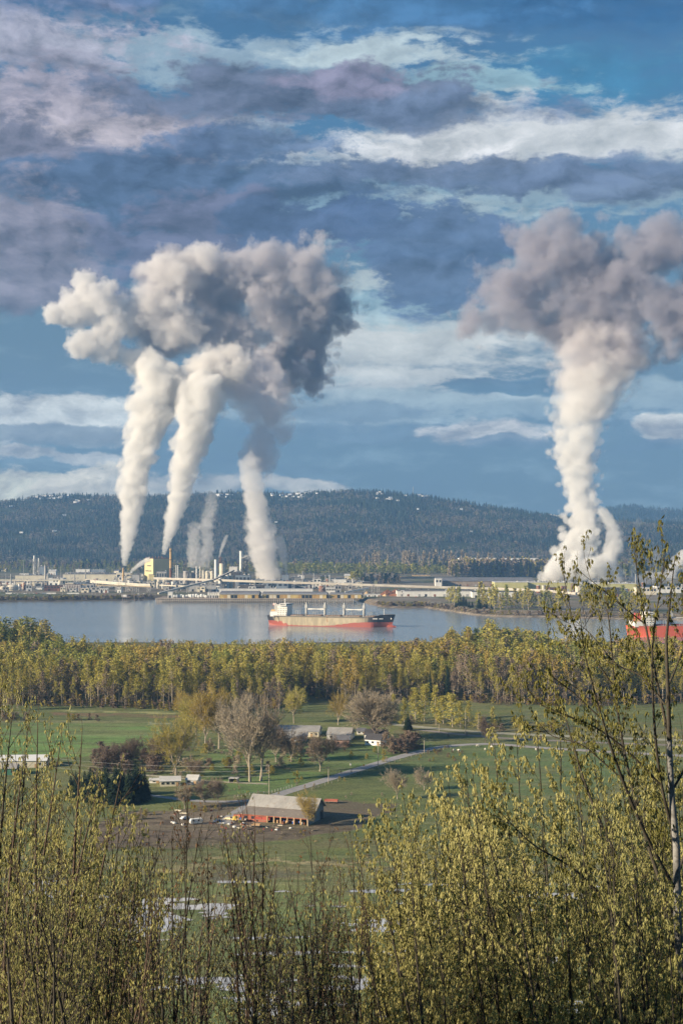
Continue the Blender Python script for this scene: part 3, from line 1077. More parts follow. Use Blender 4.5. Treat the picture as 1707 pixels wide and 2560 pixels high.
def stack(px, wpx, rt, y, label, m=CREAM, m2=None, z0=None, split=0.0, rings=3, taper=0.85, name='smoke_stack', cat='stack', platform=True):
    z0 = GZ if z0 is None else z0
    r = wpx * y / F / 2
    H = zp(rt, y) - z0
    t = thing(name, label, cat, (xp(px, y), y, z0))
    if split:
        MB().cyl(0, 0, -.3, r, H * split + .3, r * (1 - (1 - taper) * split), n=14).build('lower_shaft', m2, t)
    MB().cyl(0, 0, H * split if split else -.3, r * (1 - (1 - taper) * split), H * (1 - split) + (0 if split else .3), r * taper, n=14).build('shaft', m, t)
    MB().cyl(0, 0, H - .02, r * taper * .8, .3, n=14).build('mouth', DARK, t)
    b = MB()
    for k in range(rings):
        zz = H * (0.42 + 0.5 * k / max(1, rings - 1))
        if platform:
            b.cyl(0, 0, zz, r * 1.6, .35, n=12).cyl(0, 0, zz + .35, r * 1.6, 1.2, n=12, cap=False)
        else:
            b.cyl(0, 0, zz, r * 1.1, .8, n=12)
    b.beam((r * 1.15, 0, 0), (r * 1.0, 0, H * .97), .5, .7)
    b.build('ladder_platform', DARK if m is ORANGE else STEEL, t)
    return t


def lattice(mb, x, y, z0, w, d, h, nlev, t=0.45, mi=0, floors=True):
    xs = (x - w / 2, x + w / 2); ys = (y - d / 2, y + d / 2)
    for a in xs:
        for b in ys:
            mb.beam((a, b, z0), (a, b, z0 + h), t * 1.3, t * 1.3, mi)
    for k in range(nlev + 1):
        zz = z0 + h * k / nlev
        for b in ys: mb.beam((xs[0], b, zz), (xs[1], b, zz), t, t, mi)
        for a in xs: mb.beam((a, ys[0], zz), (a, ys[1], zz), t, t, mi)
        if floors and k: mb.box(x, y, zz - .1, w, d, .2, mi=mi)
        if k < nlev:
            z2 = z0 + h * (k + 1) / nlev
            s = k % 2
            mb.beam((xs[s], ys[0], zz), (xs[1 - s], ys[0], z2), t * .8, t * .8, mi)
            mb.beam((xs[1], ys[s], zz), (xs[1], ys[1 - s], z2), t * .8, t * .8, mi)
            mb.beam((xs[0], ys[s], zz), (xs[0], ys[1 - s], z2), t * .8, t * .8, mi)
    return mb


def frame_tower(px, wpx, rt, y, label, d=None, m=STEEL, cat='tower', name='steel_tower', vessel=None, vm=CREAM, nlev=7, cap=None, z0=None):
    z0 = GZ if z0 is None else z0
    w = wpx * y / F
    d = d or w
    H = zp(rt, y) - z0
    t = thing(name, label, cat, (xp(px, y), y, z0))
    lattice(MB(), 0, 0, -.3, w, d, H, nlev).build('frame', m, t)
    if vessel:
        MB().cyl(-w * .1, -d * .1, 0, w * vessel / 2, H * (cap or .95), n=16).build('vessel', vm, t)
    r = random.Random(int(px))
    for k in range(nlev):
        MB().box(r.uniform(-.3, .3) * w, r.uniform(-.3, .3) * d, H * k / nlev + .1, w * r.uniform(.2, .4), d * .3, H / nlev * .6).build('machine', [DARK, TANKG, STEEL][int(px + k) % 3], t)
    return t


def conveyor(label, pts, hh=4.5, ww=4.5, m=CREAM, trest=(), tm=STEEL, name='conveyor', win=True, roofm=ROOFW):
    """enclosed belt gallery through (px, row, y); trestles at fractions of its length"""
    P = [Vector((xp(px, y), y, zp(row, y))) for px, row, y in pts]
    t = thing(name, label, 'conveyor', (P[0].x, P[0].y, GZ))
    o = Vector((P[0].x, P[0].y, GZ))
    b, rf, wn = MB(), MB(), MB()
    for a, c in zip(P, P[1:]):
        b.beam(a - o, c - o, ww, hh)
        up = Vector((0, 0, hh / 2 + .25))
        rf.beam(a - o + up, c - o + up, ww + .6, .4)
        s = (c - a).normalized().cross(Vector((0, 0, 1))).normalized()
        if s.y > 0: s = -s
        wn.beam(a - o + s * (ww / 2 + .06), c - o + s * (ww / 2 + .06), .12, hh * .22)
    b.build('gallery', m, t)
    rf.build('roof', roofm, t)
    if win: wn.build('window_band', GREYC, t)
    tot = sum((c - a).length for a, c in zip(P, P[1:]))
    for f in trest:
        q = f * tot
        for a, c in zip(P, P[1:]):
            L = (c - a).length
            if q <= L:
                p = a + (c - a) * (q / L); break
            q -= L
        h = p.z - hh / 2 - GZ
        if h > 2:
            lattice(MB(), p.x - o.x, p.y - o.y, -.3, 5, 5, h, max(2, int(h / 7)), .5, floors=False).build('trestle', tm, t)
    return t


def pole(px, rt, y, label, z0=None, r=.35, group=None, cat='light pole', name='light_pole', lamps=True, m=None):
    z0 = GZ if z0 is None else z0
    H = zp(rt, y) - z0
    t = thing(name, label, cat, (xp(px, y), y, z0), 0, group)
    MB().cyl(0, 0, -.3, r, H + .3, r * .55, n=8).build('shaft', m or STEEL, t)
    if lamps:
        b = MB()
        for k in range(4):
            a = k * math.pi / 2 + .4
            b.beam((0, 0, H - .4), (1.2 * math.cos(a), 1.2 * math.sin(a), H), .25, .2)
            b.box(1.3 * math.cos(a), 1.3 * math.sin(a), H - .3, .8, .6, .4)
        b.build('lamp_head', DARK, t)
    return t


# ---------------- long halls behind the left shore
building(39, 122, 1438.5, 3900, 60, 'long low cream mill hall behind the shore domes', CREAM, ROOFG, vents=7, win=0, door=5)
building(50, 73, 1433.5, 3985, 30, 'small white penthouse hall on the long cream hall behind the domes', WHITE, ROOFG, win=5)
building(158, 296, 1435, 4000, 70, 'longest pale mill hall, with a dark roof line, beside the yellow stack', CREAM, ROOFD, vents=12, win=0, door=8, fascia=GREYC)
building(163, 262, 1432, 4090, 50, 'upper pale hall rising behind the longest mill hall', WHITE, ROOFG, vents=6, win=12, winh=.2, winz=.7)
building(-30, 38, 1453, 3700, 40, 'low whitish shed at the edge of the mill by the mast', WHITE, ROOFG, win=6, door=2)
building(122, 159, 1446, 3650, 40, 'square white hall in front of the grey stack', WHITE, ROOFW, door=3, vents=3)
building(40, 112, 1455, 3560, 30, 'very low pale shed row behind the domes', CREAM, ROOFG, door=8, vents=5)
building(97, 112, 1416, 4250, 35, 'tall blue grey boiler house beside the lattice flare tower', BLUEG, ROOFG, win=0, vents=2)
building(200, 300, 1456, 3480, 22, 'long low processing shed under the windowed conveyor', GREYC, ROOFG, door=7, vents=6)
frame_tower(87.5, 8, 1398, 4200, 'pale lattice flare tower with a white column top behind the cream hall', vessel=.55, vm=WHITE, nlev=9, cap=1.19)
frame_tower(98, 5, 1404, 4180, 'shorter steel tower with a white drum on top, beside the flare tower', vessel=.6, vm=WHITE, nlev=6, cap=1.2)
building(90, 102, 1436, 4150, 25, 'small grey pump house at the foot of the flare tower', GREYC, ROOFD, win=3)
stack(114, 4.6, 1414.5, 3600, 'slim grey concrete stack in front of the square white hall', CONC, rings=2, platform=False)
for px, rt, y in ((60, 1399, 3850), (153, 1416, 3900), (177, 1428, 3600), (136, 1424, 4300), (78, 1420, 4300), (105, 1425, 4350), (250, 1420, 4400), (265, 1424, 4300), (282, 1422, 4350), (15.5, 1431, 3500)):
    pole(px, rt, y, 'tall slim pale mast standing among the mill halls', group='masts among the mill halls', r=.6)
for px, rt in ((56, 1466), (74, 1466), (158, 1464), (231, 1466), (239, 1452), (20, 1474), (300, 1468), (331, 1468)):
    pole(px, rt, 3060, 'pale lamp pole on the mill shore road', group='lamp poles on the shore road', r=.4)
# ---------------- shore row
tank(32, 30, 1461, 3300, 'wide storage tank with a cream domed roof near the shore', CREAM, 'dome')
tank(9, 16, 1464.5, 3330, 'smaller cream domed tank next to the wide domed tank', CREAM, 'dome')
tank(-6, 14, 1468, 3180, 'white round tank at the shore beside the domed tanks', WHITE, 'cone')
building(111, 158, 1464, 3260, 24, 'long dark red brick shed on the mill shore', BRICK, ROOFD, win=6, winh=.25, door=2)
t = building(158, 203, 1462, 3230, 24, 'pale hall with a row of tall white columns on the mill shore', WHITE, BRICK, win=0)
w = 45 * 3230 / F
for k in range(11):
    MB().box(-w / 2 + w * (k + .5) / 11, -12.25, 0, w / 11 * .35, .5, 15.5).build('column', WHITE, t)
MB().box(0, -12.1, 1, w * .97, .2, 13).build('recess', BRICK, t)
building(168, 184, 1457.5, 3275, 20, 'small pale block above the columned hall', CREAM, ROOFW, win=4)
building(186, 218, 1456, 3330, 24, 'blue grey shed behind the columned hall', BLUEG, ROOFG, win=4, vents=3)
building(216, 222, 1451, 3310, 20, 'narrow dark blue tower block next to the columned hall', BLUEG, ROOFD, win=2)
building(248, 271, 1472, 3160, 16, 'small white gatehouse on the shore lawn', WHITE, ROOFW, win=5, door=2)
building(88, 106, 1467, 3350, 20, 'pale pump shed between the domes and the brick shed', WHITE, ROOFG, win=5)
building(50, 88, 1470, 3400, 20, 'dark low pipe shed beside the domes', DARK, ROOFG, win=6, winmat=CREAM)
building(208, 246, 1470, 3300, 20, 'dark low machine shed behind the shore lawn', DARK, ROOFG, win=6, winmat=GREYC)
t = thing('old_jetty', 'small old timber jetty below the shore bushes', 'jetty', (xp(79, 2935), 2935, 0))
MB().box(0, 0, 6, 12, 20, .7).build('deck', TIMB, t)
for i in range(5):
    for j in range(2):
        MB().cyl(-5 + i * 2.5, -9 + j * 8, -3, .35, 9, n=7).build('pile', TIMB, t)
t = thing('mooring_pier', 'narrow timber mooring pier with tall piles beside the long dock', 'pier', (xp(318, 2930), 2930, 0))
MB().box(0, 0, 8, 14, 40, .8).build('deck', TIMB, t)
for i, (dx, h) in enumerate(((-6, 14), (-2, 9), (6, 9), (18, 16), (26, 15), (2, 9))):
    MB().cyl(dx, -18 + (i % 3) * 3, -3, .55, h + 3, n=8).build('pile', TIMB, t)
MB().box(-6, 4, 8.8, 10, 6, 4).build('cabin', WHITE, t)
# ---------------- conveyors
conveyor('long pale conveyor gallery with dark windows past the longest hall', [(218, 1453, 3400), (300, 1459, 3300), (378, 1464, 3250)], 5.5, 6, CREAM, (.05, .3, .55, .8, .98))
conveyor('thin pale pipe bridge across the front of the mill halls', [(-40, 1450, 3450), (90, 1451, 3440), (215, 1449, 3440), (340, 1460, 3400)], 2.6, 4, CREAM, (.1, .2, .3, .4, .5, .6, .7, .8, .9), win=False)
conveyor('low brown pipe bridge above the gatehouse', [(205, 1462, 3240), (380, 1468, 3180)], 1.8, 4, TIMB, (.05, .2, .35, .5, .65, .8, .95), win=False, roofm=WARMW)
conveyor('very long pale elevated conveyor running along the river front past the warehouses', [(386, 1446, 3420), (528, 1450, 3300), (640, 1454, 3230), (780, 1458, 3200), (964, 1464, 3150), (1100, 1468.5, 3120), (1233, 1471.5, 3080), (1365, 1477, 2980), (1440, 1484, 2900)], 4.2, 5, paint('dusty_cladding', (.50, .45, .36), .75, .2, .12, rust=(.28, .22, .15), rust_amt=.62),
         (.06, .12, .17, .24, .31, .37, .43, .49, .55, .61, .67, .73, .79, .85, .91, .97))
conveyor('long inclined conveyor climbing from the dock to the silos', [(396, 1484, 3080), (529, 1451, 3200)], 3.2, 4, CREAM, (.15, .35, .55, .75, .97))
conveyor('steep dark conveyor climbing to the digester tower', [(527, 1453, 3260), (585, 1426, 3340)], 2.6, 4, DARK, (.02, .5), win=False, roofm=STEEL)
conveyor('lower pale pipe bridge under the long conveyor by the storage silos', [(400, 1463, 3300), (540, 1469, 3240)], 2.5, 4, CREAM, (.1, .3, .5, .7, .9), win=False)
conveyor('short white conveyor rising to the chip yard tower', [(862, 1481, 3040), (921, 1470, 3060)], 3, 4, WHITE, (.3, .8), win=False)
# ---------------- the big tan building and its neighbours
stack(308.5, 4.6, 1420, 3750, 'yellow stack under the left steam column', ORANGE, rings=2, platform=False)
building(291, 327, 1433, 3820, 40, 'pale stepped block at the foot of the yellow stack', CREAM, ROOFW, win=3, vents=6)
building(298, 312, 1441, 3780, 26, 'small white block in front of the stepped block', WHITE, ROOFW, win=2, door=1)
building(319, 331, 1440, 3760, 24, 'tan cube next to the stepped block', CREAM, ROOFG, vents=2)
building(331, 349, 1437, 3740, 30, 'grey windowless block between the yellow stack and the tall tan building', GREYC, ROOFG, vents=3, door=2)
building(345, 358, 1438, 3880, 22, 'small white filter house leaning on the tall tan building', WHITE, ROOFW, win=3, vents=3)
y = 3850
w1 = 34 * y / F * 1.18
w2 = 62
H = zp(1397, y) - GZ
t = thing('boiler_building', 'tall blocky tan boiler building with a windowless sunlit face', 'building', (xp(388, y), y + 45, GZ), R(-52))
# local -x face looks to the sun, local -y face to the right
MB().box(0, 0, -.3, 46, 52, H + .3).build('wall', YELLOW, t)
MB().box(0, 0, H, 47, 53, 1).build('roof', ROOFG, t)
for k in range(2):
    MB().box(-2 + k * 3, -26.1, H * (.46 + .22 * k), 32 - k * 10, .3, H * .035).build('window', GLASSD, t)
MB().box(14, -26.1, H * .2, 9, .3, H * .12).build('louvre', GLASSD, t)
for k in range(9):
    MB().box(-21 + k * 5, -22 + (k * 7) % 40, H + 1, 1.6, 1.6, 3.6 + (k % 3)).build('roof_vent', RUST, t)
MB().tube([(-22.5, -25.5, H + 1), (22.5, -25.5, H + 1), (22.5, 25.5, H + 1), (-22.5, 25.5, H + 1), (-22.5, -25.5, H + 1)], .5, 4).build('parapet', RUST, t)
building(392, 417, 1429, 3790, 30, 'low grey annex leaning on the tall tan building', GREYC, ROOFG, win=4, vents=3)
building(372, 386, 1437, 3730, 20, 'small tan lean-to in front of the tall tan building', YELLOW, ROOFG, door=1)
building(405, 418, 1400, 3930, 30, 'pale windowed tower block joined to the tall tan building', CREAM, ROOFG, win=2)
stack(427, 6.2, 1371, 3760, 'tall orange stack with dark bands beside the tan building', ORANGE, RUST, split=.42, rings=3)
stack(441, 2.6, 1413, 3700, 'thin pale twin stack nearer the orange stack', WHITE, rings=2, platform=False)
stack(445.5, 2.6, 1413, 3700, 'thin pale twin stack farther from the orange stack', WHITE, rings=2, platform=False)
stack(459.5, 3.2, 1413, 3760, 'short black stack beside the storage silos', DARK, rings=1, platform=False)
frame_tower(437, 17, 1421, 3800, 'dense grey pipe rack between the orange stack and the silos', 26, DARK, 'pipe rack', 'pipe_rack', nlev=5)
tank(466, 15, 1427, 3450, 'grey storage silo with a low cone top, beside the black stack', TANKG, 'cone', name='storage_silo', cat='silo')
tank(485, 12, 1427, 3460, 'grey storage silo with a low cone top, beside the slim columns', TANKG, 'cone', name='storage_silo', cat='silo')
tank(418, 17, 1452, 3370, 'squat dark tank under the long conveyor', DARK, 'flat')
tank(440, 15, 1452, 3375, 'second squat dark tank beside the grey silos', BLUEG, 'flat')
stack(492, 4.2, 1416, 3400, 'slim pale process column next to the grey silo', WHITE, rings=3)
stack(501.5, 4.6, 1416, 3420, 'slim rusty topped process column by the cream vessels', CREAM, RUST, split=.5, rings=4)
tank(510, 9, 1425, 3520, 'narrow cream vessel behind the process columns', CREAM, 'cone', cat='vessel', name='process_vessel')
tank(518.5, 9, 1427, 3460, 'cream bullet vessel on legs, beside the rusty topped column', CREAM, 'bullet', cat='vessel', name='process_vessel', legs=True)
tank(530.5, 9.5, 1427, 3460, 'cream bullet vessel on legs, beside the white chimney', CREAM, 'bullet', cat='vessel', name='process_vessel', legs=True)
frame_tower(526, 36, 1421.5, 3490, 'wide steel frame carrying the cream bullet vessels', 20, STEEL, 'pipe rack', 'pipe_rack', nlev=4)
stack(540, 8, 1399, 3380, 'thick plain white chimney between the vessels and digesters', WHITE, rings=1, taper=.97, platform=False)
tank(556, 15, 1409, 3430, 'tall cream digester with a cluttered platform on top', CREAM, 'flat', cat='digester', name='digester_tank', stair=False)
frame_tower(557, 14, 1404.5, 3445, 'pipework frame on the cream digester', 24, DARK, 'pipe rack', 'pipe_rack', nlev=7)
frame_tower(551, 3, 1392, 3440, 'thin rusty vent mast on the cream digester', 3, RUST, 'mast', 'vent_mast', nlev=9)
building(573, 593, 1417.5, 3560, 30, 'plain white cube building behind the steep dark conveyor', WHITE, ROOFW, win=0, vents=2)
tank(603, 8.2, 1378, 3480, 'tall white topped digester column inside the steel stair tower', WHITE, 'flat', cat='digester', name='digester_tank', stair=False)
frame_tower(609, 15, 1389, 3490, 'tall steel stair tower wrapped round the white digester column', 22, STEEL, 'tower', nlev=11)
frame_tower(614, 8, 1400, 3470, 'dark side frame of pipes on the stair tower', 14, DARK, 'tower', nlev=10)
conveyor('short sloping arm on the stair tower', [(603, 1396, 3478), (620, 1389, 3474)], 2.2, 3, STEEL, (), win=False)
for i, (px, lb) in enumerate(((551, 'cream chip silo at the end of the row, beside the white chimney'), (560, 'second cream chip silo from the white chimney'), (569, 'third cream chip silo from the white chimney'), (578, 'cream chip silo nearest the stair tower'))):
    tank(px, 9.4, 1437 + 2 * (i % 2), 3330 + 6 * i, lb, CREAM if i % 2 else WHITE, 'cone', cat='silo', name='chip_silo', stair=False)
building(577, 600, 1431, 3420, 40, 'dark grey crusher house behind the chip silos', DARK, ROOFG, win=3, vents=3)
building(588, 626, 1438, 3360, 30, 'tall dark blue block at the foot of the stair tower', BLUEG, ROOFD, win=4, vents=3)
building(626, 660, 1450, 3420, 30, 'pale machine hall under the third steam column', CREAM, ROOFW, win=3, vents=4)
building(655, 720, 1457, 3330, 36, 'blue grey hall below the third steam column', BLUEG, ROOFG, win=5, vents=8)
building(700, 775, 1462, 3360, 40, 'long flat dark roofed store behind the long conveyor', GREYC, ROOFD, door=5)
building(548, 782, 1472.5, 3010, 12, 'very long low white shed behind the dock warehouses', WHITE, ROOFW, door=18)
building(470, 545, 1463, 3230, 24, 'low dark grey hall behind the white dock tanks', GREYC, ROOFG, door=4, vents=5)
building(600, 660, 1463, 3180, 24, 'low dark shed under the long conveyor by the stair tower', DARK, ROOFG, door=4, vents=4)
tank(805, 16, 1464, 3170, 'squat red brown rusty tank behind the warehouses', RUST, 'flat')
building(815, 838, 1470, 3110, 20, 'white office block between the rusty tank and the chip yard', WHITE, ROOFW, win=6)
building(690, 700, 1452, 3450, 20, 'tiny rusty valve house beside the third steam column', RUST, ROOFG, door=1)
# back yard sheds
for i, (px0, px1, rt, y, m, rf, lb) in enumerate((
        (705, 722, 1437, 3900, BLUEG, ROOFD, 'dark roofed shed in the yard right behind the small steam column'),
        (728, 752, 1443, 3800, GREYC, ROOFW, 'pale roofed shed in the log yard'),
        (744, 760, 1438, 4000, WHITE, ROOFG, 'white cube shed in the log yard near the poplars'),
        (782, 800, 1446, 3850, BLUEG, ROOFW, 'blue sided shed behind the long conveyor in the log yard'),
        (800, 824, 1441, 3760, WARMW, ROOFW, 'yellow sided open shed in the log yard'),
        (828, 866, 1449, 3700, WHITE, ROOFW, 'low wide white shed in the log yard'),
        (861, 880, 1435, 4100, CREAM, ROOFW, 'pale gabled workshop behind the log yard'),
        (880, 925, 1455, 3600, DARK, ROOFG, 'long dark shed by the dark pines'),
        (640, 700, 1433, 4100, CREAM, ROOFW, 'long pale store behind the third steam column'),
        (190, 225, 1423, 4700, WHITE, ROOFG, 'white cluster of sheds in front of the valley trees'),
        (122, 140, 1424, 4600, WHITE, ROOFW, 'white gabled shed near the flare tower'),
        (228, 262, 1425, 4700, BLUEG, ROOFW, 'blue grey store in front of the valley trees'),
        (0, 30, 1444, 4300, GREYC, ROOFD, 'dark shed at the far end of the mill'))):
    building(px0, px1, rt, y, 26, lb, m, rf, win=0, door=2 + i % 3, vents=2, kind='gable' if i in (6, 10) else 'flat', rise=5 if i in (6, 10) else 0)
frame_tower(932, 8, 1461, 3100, 'square steel tower under the long conveyor in the chip yard', 9, STEEL, nlev=5)
frame_tower(939, 6, 1452, 3500, 'small green steel tower beside the dark pines', 8, OLIVE, nlev=5)
building(871, 879, 1463, 3150, 10, 'tall concrete transfer tower on the long conveyor', CONC, ROOFG, win=1)
# ---------------- crowded small plant between the halls
r = random.Random(41)
SMALL = []
for k, (m, top, lb, gr) in enumerate(((CREAM, 'cone', 'small cream process tank crowded among the mill buildings', 'small cream tanks in the mill'), (TANKG, 'dome', 'small grey domed tank crowded among the mill buildings', 'small grey tanks in the mill'), (WHITE, 'flat', 'small white drum tank crowded among the mill buildings', 'small white tanks in the mill'), (RUST, 'flat', 'small rusty drum tank crowded among the mill buildings', 'small rusty tanks in the mill'))):
    SMALL.append(tank(300, 7, 1452, 3500, lb, m, top))
    SMALL[-1]['group'] = gr
RACK = frame_tower(320, 14, 1450, 3520, 'low tangled pipe rack crowded among the mill buildings', 12, STEEL, 'pipe rack', 'pipe_rack', nlev=3)
RACK['group'] = 'pipe racks in the mill'
VENT = stack(350, 2.2, 1432, 3600, 'thin steel vent pipe standing among the mill buildings', STEEL, rings=1, platform=False, name='vent_pipe', cat='vent pipe')
VENT['group'] = 'vent pipes in the mill'
SHED = []
for m, rf, lb, gr in ((CREAM, ROOFW, 'small pale shed crowded among the mill buildings', 'small pale sheds in the mill'), (GREYC, ROOFG, 'small grey shed crowded among the mill buildings', 'small grey sheds in the mill'), (WHITE, ROOFD, 'small dark roofed white shed crowded among the mill buildings', 'small white sheds in the mill')):
    SHED.append(building(300, 314, 1452, 3500, 14, lb, m, rf, vents=2, door=1, win=2))
    SHED[-1]['group'] = gr
for i in range(66):
    px = r.choice([r.uniform(0, 330), r.uniform(230, 640), r.uniform(330, 640), r.uniform(640, 900)])
    y = r.uniform(3150, 3760)
    src = SHED[i % 3]
    loc = (xp(px, y), y, GZ)
    s3 = (r.uniform(.5, 1.6), r.uniform(.7, 1.2), r.uniform(.45, 1.15))
    if i < 3: src.location = loc; src.scale = s3
    else: copy_tree(src, loc, r.uniform(-.2, .2), s3)
for i in range(110):
    px = r.choice([r.uniform(230, 640), r.uniform(280, 620), r.uniform(0, 230), r.uniform(640, 900), r.uniform(1440, 1700)])
    y = r.uniform(3290, 3700)
    src = (SMALL + [RACK, RACK, VENT, VENT])[i % 8]
    s_ = r.uniform(.55, 1.25)
    if i < 4 or i in (4, 6): src.location = (xp(px, y), y, GZ); src.scale = (s_,) * 3
    else: copy_tree(src, (xp(px, y), y, GZ), r.uniform(-.2, .2), s_)
# ---------------- chip yard and the long white stores
def heap(px, wpx, rt, y, m, label, cat='wood chip pile', name='chip_pile', d=None, seed=0):
    r = wpx * y / F / 2
    H = zp(rt, y) - GZ
    rg = np.random.default_rng(seed)
    n, k = 28, 9
    vs = []
    for j in range(k + 1):
        q = j / k
        for i in range(n):
            a = 2 * math.pi * i / n
            rr = r * q * (1 + .12 * math.sin(3 * a + seed) + .05 * rg.normal())
            vs.append((rr * math.cos(a), rr * math.sin(a) * (d or 1), H * (1 - q) ** .8 * (1 + .06 * rg.normal()) - .2))
    fs = [(j * n + i, (j + 1) * n + i, (j + 1) * n + (i + 1) % n, j * n + (i + 1) % n) for j in range(k) for i in range(n)]
    o = MB().add(vs, fs).build(name, m, loc=(xp(px, y), y, GZ))
    return tag(o, label, cat)


heap(917, 16, 1477.5, 3080, CHIPS, 'pointed pale heap of wood chips beside the river road', seed=1)
heap(968, 40, 1474, 3060, BARK, 'big red brown bark pile in the chip yard', seed=2)
heap(990, 34, 1472, 3140, BARK, 'taller rusty bark pile behind the big bark pile', seed=3)
heap(985, 30, 1483, 2990, BARK, 'low dark bark pile next to the white stores', seed=4)
heap(962, 13, 1484, 2985, CHIPS, 'small orange chip heap in front of the bark piles', seed=5)
building(911, 950, 1486, 2960, 12, 'low white fence-like shed before the pale chip heap', WHITE, ROOFW, door=5)
building(992, 1180, 1477, 2960, 60, 'very long white riverside store with a dark roof and dock doors', WHITE, ROOFD, door=9, vents=8, fascia=ROOFW)
building(1180, 1290, 1480, 2900, 40, 'second white riverside store partly behind the bank trees', WHITE, ROOFD, door=6, vents=5)
for i, (px, lb) in enumerate(((1006, 'white hopper leaning at the end of the long store'), (1117, 'dark framed white doorway tower on the long white store'), (1190, 'thin white transfer tower among the bank trees'))):
    frame_tower(px, 7, 1476 - 2 * i, 2940, lb, 8, WHITE, nlev=3)
building(1093, 1336, 1445, 3560, 130, 'huge low warehouse with a wide dark grey roof and brown wall', TIMB, ROOFG, kind='gable', rise=8, door=14)
t = building(1088, 1104, 1447, 3540, 26, 'pale end block of the huge dark roofed warehouse', WHITE, ROOFW, win=2)
building(1236, 1319, 1456, 3230, 60, 'plain olive yellow hall by the bank trees', OLIVE, ROOFW, vents=2, win=0)
building(1319, 1432, 1456.5, 3240, 70, 'long pale green hall under the broad steam column', OLIVE, ROOFW, vents=30, win=0, door=3)
building(1432, 1590, 1459.5, 3250, 70, 'farther pale green hall beyond the riverside tanks', OLIVE, ROOFW, vents=26, win=0, door=5)
for px, m, lb in ((1345, RUST, 'rust red container tank in front of the pale green hall'), (1358, CREAM, 'cream drum tank between the rust red tanks'), (1368, RUST, 'rust red tank next to the cream drum tank')):
    tank(px, 10, 1464, 3160, lb, m, 'flat', stair=False)
for px0, px1, lb in ((1372, 1396, 'low rust red shed beside the red tanks'), (1404, 1416, 'short rust red cube in front of the pale green hall')):
    building(px0, px1, 1469 - (px0 > 1400) * 3, 3150, 14, lb, RUST, ROOFG, win=2)
tank(1446, 18, 1465, 3080, 'tan riverside tank beside blue pipework', CREAM, 'flat')
building(1456, 1476, 1461, 3130, 18, 'blue grey pipework block beside the tan tank', BLUEG, ROOFG, win=3, vents=4)
tank(1487, 15, 1470, 3040, 'bright orange yellow riverside tank', ORANGE, 'flat')
tank(1556, 24, 1472, 3030, 'wide tan tank with dark bands by the river', CREAM, 'flat')
frame_tower(1432, 9, 1459, 3100, 'dark steel pipe frame at the end of the pale green hall', 12, RUST, nlev=4)
building(1590, 1640, 1470, 3050, 30, 'pale riverside hall partly behind twigs', CREAM, ROOFW, win=6)
building(1640, 1760, 1466, 3150, 40, 'long white hall at the downstream end of the mill', WHITE, ROOFG, win=10, vents=8)
stack(1563, 6, 1455, 3350, 'short fat white vent stack on the far pale green hall', WHITE, rings=1, platform=False)
building(1480, 1560, 1470, 2960, 20, 'low dark shed behind the orange tank', DARK, ROOFG, door=6)
# log decks
LOG = paint('sawn_log_ends', (0.50, 0.36, 0.18), .9, .35, 1.2, False)
for i, (px0, px1, rt, y, lb) in enumerate(((1000, 1035, 1442, 4350, 'low yellow log deck nearest the dark pines'), (1030, 1075, 1441, 4480, 'long yellow log deck behind the dark roofed warehouse'), (1068, 1118, 1443, 4250, 'wide pale log deck in front of the poplars'), (905, 1000, 1434, 4800, 'far pale log deck under the green trees'), (760, 862, 1431, 5000, 'farthest straw coloured log deck under the green trees'))):
    b = MB()
    r = random.Random(i)
    w = (px1 - px0) * y / F
    n = int(w / 1.4)
    h = max(3, zp(rt, y) - GZ)
    for k in range(n):
        hk = h * (.55 + .45 * math.sin(k * .31 + i) ** 2)
        b.beam((-w / 2 + w * k / n, 0, -.2), (-w / 2 + w * k / n, 0, hk), 1.2, 12, 0)
    o = b.build('log_deck', LOG, loc=(xp((px0 + px1) / 2, y), y, GZ))
    tag(o, lb, 'log pile')

# ---------------- dock with three warehouses
DZ = 8.6
t = thing('timber_dock', 'long timber river dock on closely set piles', 'dock', (xp(388, 2860), 2860, 0))
x0 = xp(388, 2860)
# the dock follows the shore as two straight lengths
A, B = Vector((xp(388, 2862), 2862, 0)), Vector((xp(885, 2836), 2836, 0))
d = (B - A).normalized()
nrm = Vector((-d.y, d.x, 0))
b = MB()
L = (B - A).length
o0 = Vector(t.location)
mid = (A + B) / 2 + nrm * 45 - o0
b.box(mid.x, mid.y, DZ - 1.2, L, 90, 1.2, math.atan2(d.y, d.x))
b.build('deck', TIMB, t)
fb_ = MB()
for row_ in range(2):
    p = A - o0 + nrm * (-.3)
    q = B - o0 + nrm * (-.3)
    up = Vector((0, 0, DZ - .6 - 3.4 * row_))
    fb_.beam(p + up, q + up, .5, .7)
fb_.build('waler', paint('pale_timber', (0.46, 0.40, 0.33), .9, .3, .3), t)
PTIM = MATS['pale_timber']
npile = 96
for i in range(npile):
    p = A + d * (L * (i + .5) / npile) - o0 + nrm * .3
    MB().cyl(p.x, p.y, -3, .75, DZ + 2.0, n=7).build('pile', PTIM, t)
pb = MB()
for i in range(npile):
    for j in range(1, 5):
        p = A + d * (L * (i + .5) / npile) - o0 + nrm * (j * 6)
        pb.cyl(p.x, p.y, -3, .4, DZ + 2.0, n=5, cap=False)
tag(pb.build('pile_rows', TIMB, t), kind='stuff')


